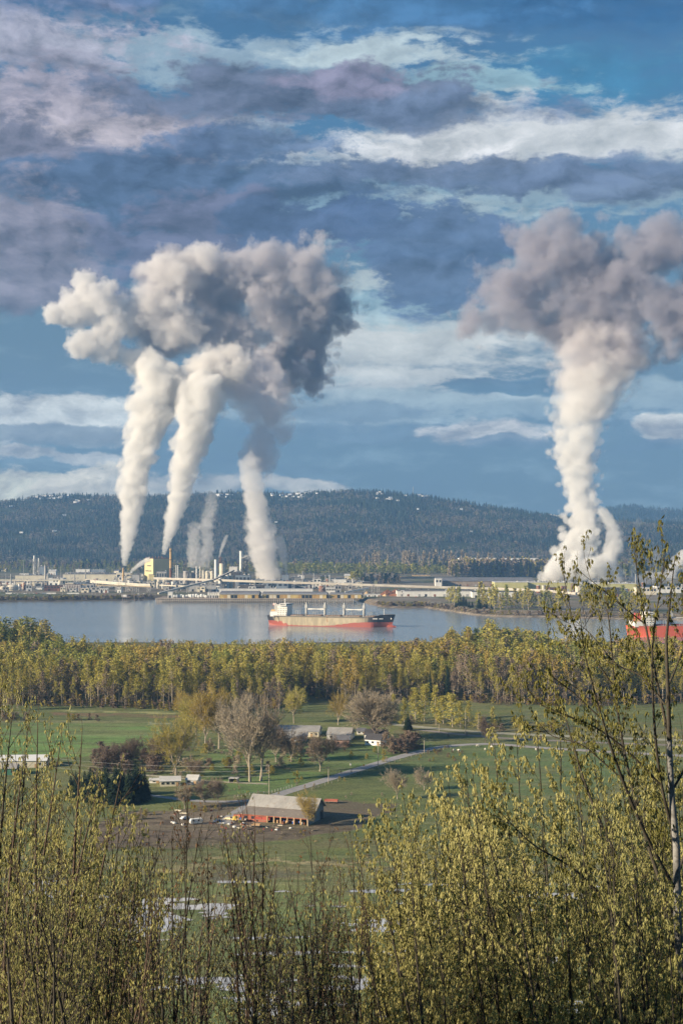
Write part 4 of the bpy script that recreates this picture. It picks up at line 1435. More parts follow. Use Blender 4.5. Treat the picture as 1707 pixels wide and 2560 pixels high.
def warehouse(px0, px1, rt, label, doors, y=2858, depth=44, end=0, wallm=WARMW):
    w = (px1 - px0) * y / F
    t = thing('dock_warehouse', label, 'warehouse', (xp((px0 + px1) / 2, y), y + depth / 2 + 4, DZ), R(-3))
    h = 8.6
    MB().box(0, 0, 0, w, depth, h).build('wall', wallm, t)
    MB().gable(0, 0, h + .02, w, depth, zp(rt, y + depth / 2) - DZ - h, over=1.6, hip=w * .02).build('roof', ROOFG, t)
    MB().box(0, -depth / 2 - 1.6, h - .5, w + 3, .5, .9).build('fascia', ROOFW, t)
    n = int(w / 7)
    for k in range(n):
        dark = k in doors
        MB().box(-w / 2 + w * (k + .5) / n, -depth / 2 - .12, .2, w / n * (.86 if dark else .8), .3, 6.2 if dark else 6.6).build('door', GLASSD if dark else [WARMW, CREAM, paint('ochre_boards', (.42, .27, .10), .8, .2, .3)][(k * 7 // 3) % 3], t)
    MB().box(w / 2 + .1, 0, .1, .3, depth - .2, h - .3).build('end_wall', ROOFD, t)
    return t


warehouse(551, 648, 1477, 'yellow boarded dock warehouse nearest the white tanks', (3, 4, 9))
warehouse(656, 818, 1479, 'longest yellow boarded dock warehouse, in the middle of the dock', (1, 4, 11, 12, 13, 18))
warehouse(826, 905, 1481, 'yellow boarded warehouse at the open end of the dock', (2, 5))
# white tanks on the dock
lbs = ['white horizontal tank on the dock beside the warehouses']
r = random.Random(5)
proto = None
for i in range(16):
    px = 424 + i * 6.1 + r.uniform(-1, 1)
    y = 2885 + (i % 3) * 9
    if proto is None:
        t = thing('dock_tank', lbs[0], 'tank', (xp(px, y), y, DZ), 0, 'white tanks on the dock')
        prof = [(1.2, 0), (2.5, .9), (2.9, 2), (2.9, 5), (2.3, 6.2), (.9, 6.9)]
        MB().lathe(0, 0, prof, 14).build('shell', WHITE, t)
        MB().box(0, 0, -.1, 4.4, 4.4, .5).build('base', CONC, t)
        MB().cyl(1, 0, 6.5, .4, .9, n=8).build('hatch', DARK, t)
        t['label'] = 'white round dock tank, one of a tight row beside the warehouses'
        proto = t
    else:
        copy_tree(proto, (xp(px, y), y, DZ + .01 * i), r.uniform(0, 6), r.uniform(.8, 1.1))
for i in range(5):
    px = 519 + i * 6
    t = building(px, px + 5.2, 1481 + (i % 2), 2880, 9, ['white box container nearest the white dock tanks', 'second white box container from the dock tanks', 'third white box container from the dock tanks', 'fourth white box container from the dock tanks', 'white box container touching the first yellow warehouse'][i], WHITE, ROOFW, 'container', z0=DZ, name='box_container', door=1)
building(420, 432, 1480, 2880, 10, 'white cube container at the upstream end of the dock tanks', WHITE, ROOFW, 'container', z0=DZ, name='box_container', door=1)

# ---------------- vehicles on the shore
def simple_vehicle(kind, m, label, loc, rot, group=None, cat='car'):
    t = thing({'car': 'parked_car', 'van': 'parked_van', 'trailer': 'box_trailer'}[kind], label, cat, loc, rot, group)
    if kind == 'car':
        L_, W_, prof = 4.5, 1.8, [(-2.25, .35), (-2.25, .85), (-1.5, .95), (-1.05, 1.42), (.55, 1.45), (1.2, .98), (2.1, .82), (2.25, .6), (2.25, .35)]
    elif kind == 'van':
        L_, W_, prof = 5.6, 2.0, [(-2.8, .4), (-2.8, 2.2), (1.4, 2.25), (2.2, 1.3), (2.75, 1.1), (2.8, .4)]
    else:
        L_, W_, prof = 13, 2.5, [(-6.5, 1.0), (-6.5, 3.9), (6.5, 3.9), (6.5, 1.0)]
    n = len(prof)
    vs = [(x, s * W_ / 2 * (0.86 if z > 1.2 and kind == 'car' else 1), z) for s in (-1, 1) for x, z in prof]
    fs = [tuple(range(n)), tuple(range(n, 2 * n))[::-1]] + [(i, n + i, n + (i + 1) % n, (i + 1) % n) for i in range(n)]
    MB().add(vs, fs).build('body', m, t)
    if kind == 'car':
        for s in (-1, 1):
            MB().add([(x, s * .83, z) for x, z in ((-1.2, .97), (-.95, 1.36), (.5, 1.38), (1.05, .99))], [(0, 1, 2, 3)]).build('window', GLASSD, t)
        MB().add([(1.16, -.74, 1.03), (1.16, .74, 1.03), (.58, .7, 1.42), (.58, -.7, 1.42)], [(0, 1, 2, 3)]).build('windscreen', GLASSD, t)
    elif kind == 'van':
        MB().box(1.95, 0, 1.4, .9, 1.8, .6).build('windscreen', GLASSD, t)
    for x in ((-1.4, 1.4) if kind == 'car' else (-1.7, 1.8) if kind == 'van' else (-5.2, -4.0, 4.6)):
        for s in (-1, 1):
            b = MB()
            k = 12
            rr = .34 if kind != 'trailer' else .5
            yy = s * (W_ / 2 - .12)
            vs = [(x + rr * math.cos(2 * math.pi * i / k), yy + e * .12, rr + rr * math.sin(2 * math.pi * i / k)) for e in (-1, 1) for i in range(k)]
            b.add(vs, [tuple(range(k)), tuple(range(k, 2 * k))[::-1]] + [(i, (i + 1) % k, k + (i + 1) % k, k + i) for i in range(k)])
            b.build('wheel', BLACK, t)
    return t


CARW = paint('white_car_paint', (.72, .72, .72), .3, .05, .5, False, spec=.5)
CARB = paint('blue_car_paint', (.08, .13, .24), .3, .1, .5, False, spec=.5)
CARR = paint('red_car_paint', (.42, .05, .04), .3, .1, .5, False, spec=.5)
CARC = paint('cream_car_paint', (.66, .58, .38), .35, .08, .5, False, spec=.5)
CARD = paint('dark_car_paint', (.04, .045, .05), .3, .1, .5, False, spec=.5)
y = 3060
for px, m, lb in ((113.5, BLUEG, 'blue grey box trailer on the shore road before the brick shed'), (125, WHITE, 'white box trailer in the middle of three on the shore road'), (133, WHITE, 'white box trailer nearest the columned hall, of three on the shore road'), (176, WHITE, 'white box trailer below the columned hall'), (191, WHITE, 'white box trailer with grey sides below the columned hall'), (23, WHITE, 'white box trailer on the shore road below the domes')):
    simple_vehicle('trailer', m, lb, (xp(px, y), y, GZ + .1), R(3), cat='trailer')
protos = [simple_vehicle('car', m, 'small %s car parked on the mill shore' % c, (0, 0, 0), 0, '%s cars parked on the mill shore' % c) for m, c in ((CARW, 'white'), (CARD, 'dark'), (CARR, 'red'))]
r = random.Random(21)
cs = [(45, 3060), (62, 3075), (66, 3080), (84, 3100), (92, 3110), (98, 3100), (172, 3110), (180, 3115), (186, 3110), (37, 3090), (262, 3070), (340, 3060), (347, 3070), (360, 3075), (371, 3070), (1020, 2925), (1040, 2925), (1060, 2930), (1082, 2930), (700, 2960), (720, 2962)]
for i, (px, y) in enumerate(cs):
    pr = protos[0 if i < 3 else [0, 0, 1, 0, 2, 1][i % 6]]
    if i in (0,): pr.location = (xp(px, y), y, GZ + .35)
    elif i == 5: protos[1].location = (xp(px, y), y, GZ + .35)
    elif i == 4: protos[2].location = (xp(px, y), y, GZ + .35)
    else: copy_tree(pr, (xp(px, y), y, GZ + .35), r.uniform(-.3, .3))

# ---------------- valley town in front of the hill
HWH = paint('bright_white_siding', (.80, .80, .80), .6, .08, .5)
building(1147, 1240, 1395.5, 5500, 60, 'long flat white and blue roofed mall in front of the far hill', HWH, ROOFW, z0=22, win=10, cat='mall', name='shopping_hall')
building(1255, 1345, 1396, 5450, 50, 'second flat white roofed hall beyond the grey poplars', HWH, ROOFW, z0=22, win=8, cat='mall', name='shopping_hall')
r = random.Random(9)
hp = None


def small_house(name, label, cat, group, wallm, roofm, w=12, d=9, h=4.2, rise=3):
    t = thing(name, label, cat, (0, 0, 0), 0, group)
    MB().box(0, 0, -2.5, w, d, h + 2.5).build('wall', wallm, t)
    MB().gable(0, 0, h + .02, w, d, rise, over=.6).build('roof', roofm, t)
    for k in range(3):
        MB().box(-w / 2 + w * (k + .5) / 3, -d / 2 - .06, 1.2, 1.6, .2, 1.5).build('window', GLASSD, t)
    return t


HWH = paint('bright_white_siding', (.80, .80, .80), .6, .08, .5)
HGR = paint('pale_house_roof', (.42, .45, .50), .6, .2, .4, False)
hill_protos = [small_house('hill_house', 'small white house among the firs on the far hill', 'house', 'white houses on the far hill', HWH, ROOFW, 19, 11, 4.5, 3),
               small_house('hill_house', 'small grey roofed pale house among the firs on the far hill', 'house', 'grey roofed houses on the far hill', HWH, HGR, 15, 11, 6, 4)]
spots = []
for px0, px1, r0, r1, n in ((92, 178, 1236, 1246, 15), (180, 228, 1247, 1254, 5), (545, 582, 1234, 1241, 7), (676, 792, 1230, 1241, 16), (930, 962, 1228, 1244, 5), (965, 1085, 1230, 1250, 11), (20, 700, 1260, 1330, 5), (860, 1380, 1262, 1330, 3), (1370, 1400, 1263, 1269, 4)):
    for _ in range(n):
        spots.append((r.uniform(px0, px1), r.uniform(r0, r1)))
HYY = np.linspace(5950, 7990, 120)
used = [False, False]
for i, (px, row) in enumerate(spots):
    zz = land((px - 853.5) * HYY / F, HYY)
    rr = HZ + (CAMZ - zz - 20) * F / HYY
    k = int(np.argmin(np.abs(rr - row)))
    y = HYY[k]
    loc = (xp(px, y), y, float(zz[k]) + 20 - 6)
    loc = (xp(px, y), y, float(zz[k]) + 15)
    j = 0 if r.random() < .65 else 1
    s = (r.uniform(.6, 1.3), .8, .75)
    if not used[j]:
        hill_protos[j].location = loc; used[j] = True
    else:
        copy_tree(hill_protos[j], loc, r.uniform(-.5, .5), s)
town = [small_house('valley_house', 'tiny pale house among the trees at the hill foot', 'house', 'pale houses at the hill foot', CREAM, ROOFG, 16, 12, 6, 4)]
for i in range(40):
    y = r.uniform(4750, 5800)
    px = r.uniform(0, 1700)
    loc = (xp(px, y), y, FARPLAIN)
    if i == 0: town[0].location = loc
    else: copy_tree(town[0], loc, r.uniform(-.6, .6), r.uniform(.8, 1.5))
t = thing('radio_mast', 'thin lattice radio mast on the crest of the far hill', 'mast', (xp(1032, 7950), 7950, float(land(np.array([xp(1032, 7950)]), np.array([7950.]))[0])))
lattice(MB(), 0, 0, 0, 3, 3, 62, 14, .5, floors=False).build('frame', STEEL, t)

# ------------------------------------------------------------------ cargo ships
def ship_hull_parts(t, mats, L=192.0, B=30.0, deck=15.0, boot=5.0, split=(0, 0)):
    """lofted hull: flared bow, tucked stern, sheer forward"""
    st = []
    n = 60
    for i in range(n + 1):
        s = i / n
        x = -L / 2 + L * s
        if s < .12: hb = B / 2 * (0.62 + .38 * math.sin(s / .12 * math.pi / 2))
        elif s > .80: hb = B / 2 * max(0.0, math.cos((s - .80) / .20 * math.pi / 2)) ** .75
        else: hb = B / 2
        wl = hb * (1 if s > .16 else .2 + .8 * min(1, s / .16))
        if s > .86: wl = hb * max(0, 1 - ((s - .86) / .14) * 1.25)
        dz = deck + (2.6 if s > .915 else 0) + max(0, (s - .85)) * 9
        keel = 0 if s > .10 else (1 - s / .10) * 3.6
        rake = max(0, s - .93) / .07
        st.append((x, hb, wl, dz, keel, rake))
    lev = [-1.0, 0.0, .3, .55, .72, .86, 1.0]
    vs, rows = [], []
    for x, hb, wl, dz, keel, rake in st:
        r_ = []
        for sd_ in (-1, 1):
            for q in lev:
                z = keel + (dz - keel) * q if q >= 0 else -3 + keel
                w_ = wl + (hb - wl) * max(0, q) ** 1.0
                r_.append((x + rake * max(0, q) * 6 - rake * 1.5, sd_ * max(w_, .05), z))
        vs += r_
    m = len(lev)
    hull = MB(); dk = MB()
    fs, mi = [], []
    for i in range(n):
        for sdi in range(2):
            for k in range(m - 1):
                a = i * 2 * m + sdi * m + k
                f = (a, a + 1, a + 2 * m + 1, a + 2 * m)
                fs.append(f if sdi == 0 else f[::-1])
    hull.add(vs, fs)
    a = 0
    hull.f.append(tuple(range(m)) + tuple(range(2 * m - 1, m - 1, -1))); hull.m.append(0)
    hull.build('hull', mats['hull'], t)
    dv = []
    for i in range(n + 1):
        o = i * 2 * m
        dv += [tuple(Vector(vs[o + m - 1]) - Vector((0, 0, .9))), tuple(Vector(vs[o + 2 * m - 1]) - Vector((0, 0, .9)))]
    dk.add(dv, [(2 * i, 2 * i + 2, 2 * i + 3, 2 * i + 1) for i in range(n)])
    dk.build('deck', mats['deck'], t)
    return st


def hull_mat(name, upper, mid, boot, bow, zb0, zb1):
    """paint bands by height along the hull: boot-top red rising to the bow, worn grey-tan side, black bow and stern"""
    m, nt, b = new_mat(name)
    L = nt.links.new
    tcn = nt.nodes.new('ShaderNodeTexCoord')
    sp = nt.nodes.new('ShaderNodeSeparateXYZ'); L(tcn.outputs['Object'], sp.inputs[0])
    mp = nt.nodes.new('ShaderNodeMapping'); mp.inputs['Scale'].default_value = (1, 1, .22); L(tcn.outputs['Object'], mp.inputs[0])
    nz = nt.nodes.new('ShaderNodeTexNoise'); nz.inputs['Scale'].default_value = .22; nz.inputs['Detail'].default_value = 8; nz.inputs['Roughness'].default_value = .68
    L(mp.outputs[0], nz.inputs['Vector'])

    def mth(op, a, c, clamp=False):
        q = nt.nodes.new('ShaderNodeMath'); q.operation = op; q.use_clamp = clamp
        for i, v in enumerate((a, c)):
            if isinstance(v, (int, float)): q.inputs[i].default_value = v
            else: L(v, q.inputs[i])
        return q.outputs[0]

    def mixc(f, a, c):
        q = nt.nodes.new('ShaderNodeMix'); q.data_type = 'RGBA'
        L(f, q.inputs[0])
        for i, v in ((6, a), (7, c)):
            if isinstance(v, tuple): q.inputs[i].default_value = (*v, 1)
            else: L(v, q.inputs[i])
        return q.outputs[2]

    def ramp(x, a, c):
        q = nt.nodes.new('ShaderNodeMapRange'); q.interpolation_type = 'SMOOTHSTEP'
        L(x, q.inputs[0]); q.inputs[1].default_value = a; q.inputs[2].default_value = c
        return q.outputs[0]
    n = mth('SUBTRACT', nz.outputs['Fac'], .5)
    # worn side between the stern and the bow
    side = mixc(ramp(nz.outputs['Fac'], .40, .62), mid, tuple(c * 1.5 for c in mid))
    side = mixc(ramp(nz.outputs['Fac'], .60, .68), side, (.30, .17, .08))
    xx = mth('ADD', sp.outputs[0], mth('MULTIPLY', n, 60))
    blk = mth('MAXIMUM', ramp(xx, 48, 66), ramp(xx, -74, -86))
    side = mixc(blk, side, bow)
    top = ramp(mth('ADD', sp.outputs[2], mth('MULTIPLY', n, 3)), 12.6, 14)
    side = mixc(mth('MULTIPLY', top, .75), side, bow)
    zb = mth('ADD', mth('MULTIPLY', ramp(xx, -10, 60), zb1 - zb0), zb0)
    zb = mth('ADD', zb, mth('MULTIPLY', ramp(xx, -55, -80), zb1 - zb0))
    below = mth('LESS_THAN', mth('ADD', sp.outputs[2], mth('MULTIPLY', n, 1.5)), zb)
    L(mixc(below, side, boot), b.inputs['Base Color'])
    b.inputs['Roughness'].default_value = .65
    return m


DECKM = paint('ship_deck', (.16, .12, .10), .9, .3, .3, False)
SHW = paint('ship_white', (.78, .76, .70), .5, .06, .2, rust=(.45, .28, .15), rust_amt=.70)
HATCH = paint('hatch_cover', (.33, .22, .15), .8, .35, .15, False)
CRM = paint('crane_grey', (.40, .40, .38), .6, .2, .3, rust=(.30, .16, .09), rust_amt=.6)


def deck_house(t, x, zd, sc_=1.0, white=SHW, funnel_m=CRM):
    MB().box(x - 4, 0, zd - .5, 26, 26, 7).build('deck_house', white, t)
    MB().box(x + 2, 0, zd + 6.5, 15, 24, 9).build('accommodation', white, t)
    MB().box(x + 3.5, 0, zd + 15.5, 11, 30, 3.2).build('bridge', white, t)
    MB().box(x + 9.05, 0, zd + 16.7, .3, 26, 1.2).build('bridge_window', GLASSD, t)
    MB().box(x + 3.5, -15.05, zd + 16.7, 8, .3, 1.2).build('bridge_window', GLASSD, t)
    for k in range(4):
        for j in range(4):
            MB().box(x - 4 + j * 4, -12.05 if k > 1 else -13.05, zd + 1.6 + k * 3.2, 1.3, .3, 1.2).build('window', GLASSD, t)
    for k in range(3):
        MB().box(x + 1.5, 0, zd + 9 + k * 3, 16.4, 25.4, .3).build('walkway', white, t)
    MB().box(x - 10, 0, zd + 6.5, 8, 9, 11, taper=.8).build('funnel', funnel_m, t)
    MB().cyl(x - 10, 0, zd + 17.5, 1.5, 1.6, n=10).build('exhaust', DARK, t)
    b = MB().beam((x + 2, 0, zd + 18.6), (x + 2, 0, zd + 26), .7, .7)
    b.beam((x + 2, -4, zd + 22.5), (x + 2, 4, zd + 22.5), .4, .4).cyl(x + 2, 0, zd + 24, 1.2, .5, n=8)
    b.build('radar_mast', white, t)
    for s in (-1, 1):
        MB().tube([(x - 17, s * 12.8, zd + 7.4), (x + 8, s * 12.8, zd + 7.4)], .12, 4).build('railing', white, t)
    MB().box(x - 13, 11, zd + 7.6, 7, 2.4, 2.2, taper=.7).build('lifeboat', ORANGE, t)
    MB().box(x - 13, -11, zd + 7.6, 7, 2.4, 2.2, taper=.7).build('lifeboat', ORANGE, t)


def cargo_ship(label, loc, rot, mats, gear=True):
    t = thing('cargo_ship', label, 'ship', loc, rot)
    ship_hull_parts(t, mats)
    zd = 14.1
    deck_house(t, -73, zd, funnel_m=mats['funnel'])
    xc = [-37, -8, 22, 52.5]
    # hatches
    for x0, x1 in ((-58, -41), (-33, -12), (-4, 18), (26, 48), (57, 70)):
        MB().box((x0 + x1) / 2, 0, zd - .2, x1 - x0, 19, 1.7).build('hatch_coaming', HATCH, t)
        MB().box((x0 + x1) / 2, 0, zd + 1.5, x1 - x0 + .8, 20, .7).build('hatch_cover', mats['hatch'], t)
    if gear:
        for i, x in enumerate(xc):
            b = MB().cyl(x, 0, zd - .5, 2.0, 13, 1.8, n=12)
            cr = b.build('crane_post', CRM, t)
            MB().box(x, 0, zd + 12.5, 4.4, 4.8, 4.8, taper=.85).build('crane_cab', CRM, cr)
            MB().box(x, 0, zd + 17.3, 2.2, 3, 3.4, taper=.6).build('crane_head', CRM, cr)
            sgn = 1 if i % 2 == 0 else -1
            jb = MB()
            x2 = x + sgn * (27 if i != 3 else 27)
            for w_ in (-.8, .8):
                jb.beam((x + sgn * 2, w_, zd + 11.5), (x2, w_ * .4, zd + 10.2), .5, .9)
            for k in range(6):
                q = x + sgn * (4 + k * 4)
                jb.beam((q, -.7, zd + 11.2), (q + sgn * 2, .7, zd + 11), .3, .3)
            if i % 2 == 0 or True:
                jb.build('jib', SHW, cr)
        # cargo stanchion frames between the cranes
        for x in (-49, -45, -27, -22, -17, 2, 8, 13, 31, 36, 41, 62, 66):
            hh = 8.5 if x % 2 else 7
            b = MB()
            for s in (-1, 1):
                b.beam((x - 1.4, s * 10.4, zd), (x - 1.4, s * 10.4, zd + hh), .35, .35).beam((x + 1.6, s * 10.4, zd), (x + 1.6, s * 10.4, zd + hh), .35, .35)
                b.beam((x - 1.4, s * 10.4, zd + hh), (x + 1.6, s * 10.4, zd + hh), .35, .35)
            b.build('cargo_stanchion', CRM, t)
    # bow gear
    MB().box(79, 0, zd + 2.2, 8, 9, 1.6).build('windlass', DARK, t)
    b = MB().beam((83, 0, zd + 2), (83, 0, zd + 12), .5, .5).beam((83, -2, zd + 9), (83, 2, zd + 9), .3, .3).cyl(83, 0, zd + 12, .6, .5, n=8)
    b.build('fore_mast', SHW, t)
    for s in (-1, 1):
        b = MB()
        b.tube([(-58, s * 14.4, zd + 1.2), (66, s * 14.4, zd + 1.2)], .1, 4)
        for k in range(32):
            b.beam((-58 + k * 124 / 31, s * 14.4, zd), (-58 + k * 124 / 31, s * 14.4, zd + 1.2), .12, .12)
        b.build('railing', SHW, t)
    # bulb at the bow
    pr = [(.3, -9), (1.6, -6), (2.5, -2), (2.7, 4), (2.5, 9)]
    n = 12
    vs = [(92 - z * .75 + 3, r_ * math.cos(2 * math.pi * i / n), .9 + r_ * .8 * math.sin(2 * math.pi * i / n)) for r_, z in pr for i in range(n)]
    fs = [(k * n + i, k * n + (i + 1) % n, (k + 1) * n + (i + 1) % n, (k + 1) * n + i) for k in range(4) for i in range(n)] + [tuple(range(n))]
    MB().add(vs, fs).build('bulbous_bow', mats['boot'], t, smooth=True)
    MB().box(95.0, -3.4, 11.6, 1.2, .8, 2.2).build('anchor', SHW, t)
    return t


BOOT = paint('boot_red', (.34, .085, .06), .6, .15, .15)
HULL1 = hull_mat('worn_hull', (.1, .1, .1), (.33, .28, .19), (.34, .085, .06), (.035, .037, .045), 1.1, 7.4)
p0 = Vector((xp(674, 2146), 2146, 0)); p1 = Vector((xp(980, 2090), 2090, 0))
mid = (p0 + p1) / 2
ship = cargo_ship('long rust streaked bulk ship with black bow, red bottom and four cranes in mid river', (mid.x, mid.y, 0), math.atan2((p1 - p0).y, (p1 - p0).x),
                  dict(hull=HULL1, deck=DECKM, hatch=HATCH, boot=BOOT, funnel=CRM))
# the white lettering on the bow is too worn to read from here: short white strokes
b = MB()
for x0, x1 in ((69.5, 76.5), (78.5, 84)):
    hb = [15 * max(0, math.cos((((x + 96) / 192) - .80) / .20 * math.pi / 2)) ** .75 for x in (x0, x1)]
    vs, n = [], int((x1 - x0) / .6)
    for i in range(n + 1):
        x = x0 + (x1 - x0) * i / n
        y = 15 * max(0, math.cos((((x + 96) / 192) - .80) / .20 * math.pi / 2)) ** .75
        vs += [(x, -y - .1, 11.7 + .25 * (i % 2)), (x + .2, -y - .25, 13.4 - .25 * (i % 3 == 0))]
    MB().add(vs, [(2 * i, 2 * i + 2, 2 * i + 3, 2 * i + 1) for i in range(n)]).build('name_lettering', SHW, ship)
# funnel stripe flag at the stern
fl = thing('ensign_flag', 'small red and white flag flying at the stern of the bulk ship', 'flag', (0, 0, 0))
fl.location = ship.matrix_world @ Vector((0, 0, 0))
c_, s_ = math.cos(ship.rotation_euler.z), math.sin(ship.rotation_euler.z)
fl.location = (ship.location.x + c_ * -85, ship.location.y + s_ * -85, 20.4)
fl.rotation_euler = ship.rotation_euler
MB().cyl(0, 0, 0, .2, 13, .12, n=6).build('pole', SHW, fl)
for k in range(4):
    vs = [(-.2 - 5 * i / 8, .35 * math.sin(i * 1.1), 9 + .9 * (k + j)) for j in (0, 1) for i in range(9)]
    MB().add(vs, [(i, i + 1, 10 + i, 9 + i) for i in range(8)]).build('stripe', [REDP, SHW][k % 2], fl)

RHULL = paint('orange_red_hull', (.62, .13, .07), .55, .12, .1)
ship2 = cargo_ship('bright orange red ship moored behind the tall budding tree', (xp(1572, 1900) + 92, 1900, 0), R(4),
                   dict(hull=RHULL, deck=DECKM, hatch=REDP, boot=RHULL, funnel=REDP))

# ------------------------------------------------------------------ trees of the middle distance
BARKP = paint('pale_bark', (.36, .31, .24), .9, .3, 1.5)
BARKD = paint('dark_bark', (.13, .105, .085), .9, .3, 1.5)
LEAFS = [leafmat('olive_buds', (.29, .245, .05), (.46, .385, .10), .3),
         leafmat('ochre_buds', (.33, .25, .055), (.49, .37, .10), .3),
         leafmat('fresh_green', (.20, .225, .048), (.34, .345, .085), .3),
         leafmat('yellow_green', (.33, .305, .06), (.52, .46, .12), .3),
         leafmat('bare_twigs', (.17, .13, .095), (.29, .22, .16), .1),
         leafmat('purple_twigs', (.13, .095, .08), (.21, .155, .12), .1),
         leafmat('pale_dry_twigs', (.30, .25, .18), (.44, .37, .27), .1),
         leafmat('dark_needles', (.014, .028, .016), (.03, .05, .026), .1)]
OLV, OCH, GRN, YGR, TWG, PUR, DRY, NDL = range(8)


def quads(C, size, rg, elong=1.5, up=0.35):
    """small leaf clumps: bent quads turned every way"""
    n = len(C)
    d = rg.normal(size=(n, 3)); d[:, 2] = d[:, 2] * .7 + up
    d /= np.linalg.norm(d, axis=1)[:, None]
    e = np.cross(d, rg.normal(size=(n, 3))); e /= np.linalg.norm(e, axis=1)[:, None] + 1e-9
    s = (size * rg.uniform(.6, 1.4, n))[:, None]
    V = np.stack([C - d * s * elong * .5, C + e * s * .45, C + d * s * elong * .5, C - e * s * .45], 1).reshape(-1, 3)
    Fc = np.arange(4 * n).reshape(-1, 4)
    return V, Fc


def mid_tree(seed, h, w, base=.3, nclump=26, per=26, leaf=.75, lean=.03, bark=None, spire=.5):
    """trunk + crown geometry of a slender broadleaf tree; returns an MB for the wood and (V, F) for the crown"""
    r = random.Random(seed)
    rg = np.random.default_rng(seed)
    wood = MB()
    lx, ly = r.uniform(-lean, lean), r.uniform(-lean, lean)

    def axis(t):
        return Vector((lx * h * t + .012 * h * math.sin(3 * t + seed), ly * h * t + .012 * h * math.cos(2.6 * t + seed), h * t))
    wood.tube([axis(t) for t in (-.01, .15, .35, .55, .75, .97)], [h * .011, h * .009, h * .0075, h * .0055, h * .0035, h * .001], 5)
    C = []
    for k in range(nclump):
        t = base + (1 - base) * ((k + r.random()) / nclump) ** .85
        q = (t - base) / (1 - base)
        reach = w * (.35 + .65 * math.sin(math.pi * min(1, (q * .85 + .15)) ** spire)) * r.uniform(.45, 1.05) * (1.05 - q * .75)
        a = r.uniform(0, 2 * math.pi)
        p0 = axis(max(.08, t - .12 * r.uniform(.5, 1.3)))
        tip = axis(min(t, .985)) + Vector((reach * math.cos(a), reach * math.sin(a), r.uniform(-.01, .03) * h))
        mid = (p0 + tip) / 2 + Vector((0, 0, -.015 * h))
        wood.tube([p0, mid, tip], [h * .0035, h * .0025, h * .001], 3, cap=False)
        m = int(per * r.uniform(.5, 1.4))
        sx, sz = w * r.uniform(.16, .30), h * r.uniform(.025, .055)
        u = rg.random(m)[:, None]
        ctr = np.array(mid)[None] * (1 - u) * .6 + np.array(tip)[None] * (1 - (1 - u) * .6)
        C.append(ctr + rg.normal(size=(m, 3)) * np.array([sx, sx, sz])[None] * .62)
    C = np.concatenate(C)
    V, Fc = quads(C, leaf, rg)
    return wood, V, Fc


def low_faces(V, Fc, h, seed):
    """1 for the clumps low in the crown, where only bare twigs hang"""
    z = V[Fc[:, 0], 2] / h
    return (z + np.random.default_rng(seed).normal(size=len(z)) * .06 < .40).astype(np.int32)


def plant_proto(name, label, cat, group, seed, leafm, bark=BARKP, low_twigs=None, **kw):
    wood, V, Fc = mid_tree(seed, **kw)
    t = thing(name, label, cat, (0, 0, 0), 0, group)
    wood.build('trunk', bark, t)
    np_mesh('crown', V, Fc, [leafm, low_twigs or leafm], low_faces(V, Fc, kw['h'], seed), parent=t)
    return t


def first_or_copy(pr, used, loc, rot, s, label=None):
    if pr.name not in used:
        used.add(pr.name)
        pr.location = loc; pr.rotation_euler = (0, 0, rot); pr.scale = s if isinstance(s, tuple) else (s, s, s)
        if label: pr['label'] = label
        return pr
    return copy_tree(pr, loc, rot, s, label)


USED = set()
rw = random.Random(77)


def wood_front(px):
    return np.interp(px, [-500, 0, 200, 450, 560, 700, 760, 860, 980, 1080, 1250, 1450, 1707, 2300], [1130, 1122, 1100, 1078, 1090, 1092, 1180, 1120, 1130, 1150, 1120, 1105, 1120, 1130])


def wood_height(px, y, r):
    """the tall trees stand in front; towards the river they shrink to brush"""
    tall = 28 * (1 - sstep(1270, 1630, y)) + 7.5
    side = np.interp(px, [-300, 0, 110, 170, 950, 1020, 1120, 1280, 1400, 2000], [2.2, 2.0, 1.7, 1.0, 1.0, 1.1, 1.6, 1.7, 1.4, 1.4])
    far = sstep(1300, 1500, y)
    clump = 27 * sstep(175, 95, px) * sstep(1400, 1480, y) * sstep(1690, 1600, y) + 16 * sstep(1070, 1130, px) * sstep(1420, 1330, px) * sstep(1380, 1450, y) * sstep(1660, 1560, y)
    return tall * (1 + (np.minimum(side, 1.2) - 1) * far) + clump


specs = [('olive', OLV, 5), ('ochre', OCH, 4), ('fresh green', GRN, 2), ('yellow green', YGR, 4), ('bare grey brown', TWG, 3)]
WPRO = {}
for nm, lm, cnt in specs:
    WPRO[lm] = [plant_proto('cottonwood_tree', {OLV: 'slender olive budding cottonwood at the front of the riverside wood', OCH: 'slender ochre budding cottonwood at the front of the riverside wood', GRN: 'fresh green cottonwood at the front of the riverside wood', YGR: 'pale yellow green cottonwood at the front of the riverside wood', TWG: 'bare grey brown cottonwood at the front of the riverside wood'}[lm],
                            'tree', nm + ' cottonwoods along the wood front', 300 + lm * 10 + k, LEAFS[lm], h=30, w=(4.6, 6.4, 8.2, 5.4, 7.2)[k % 5], base=(.22, .3, .26, .38, .2)[k % 5], spire=(.5, .9, 1.0, .6, .8)[k % 5], nclump=36, per=34, leaf=.54, low_twigs=LEAFS[TWG]) for k in range(cnt)]
WMIX = [GRN, OLV, YGR, YGR, OLV, YGR, TWG, OCH]
n_ind = 0
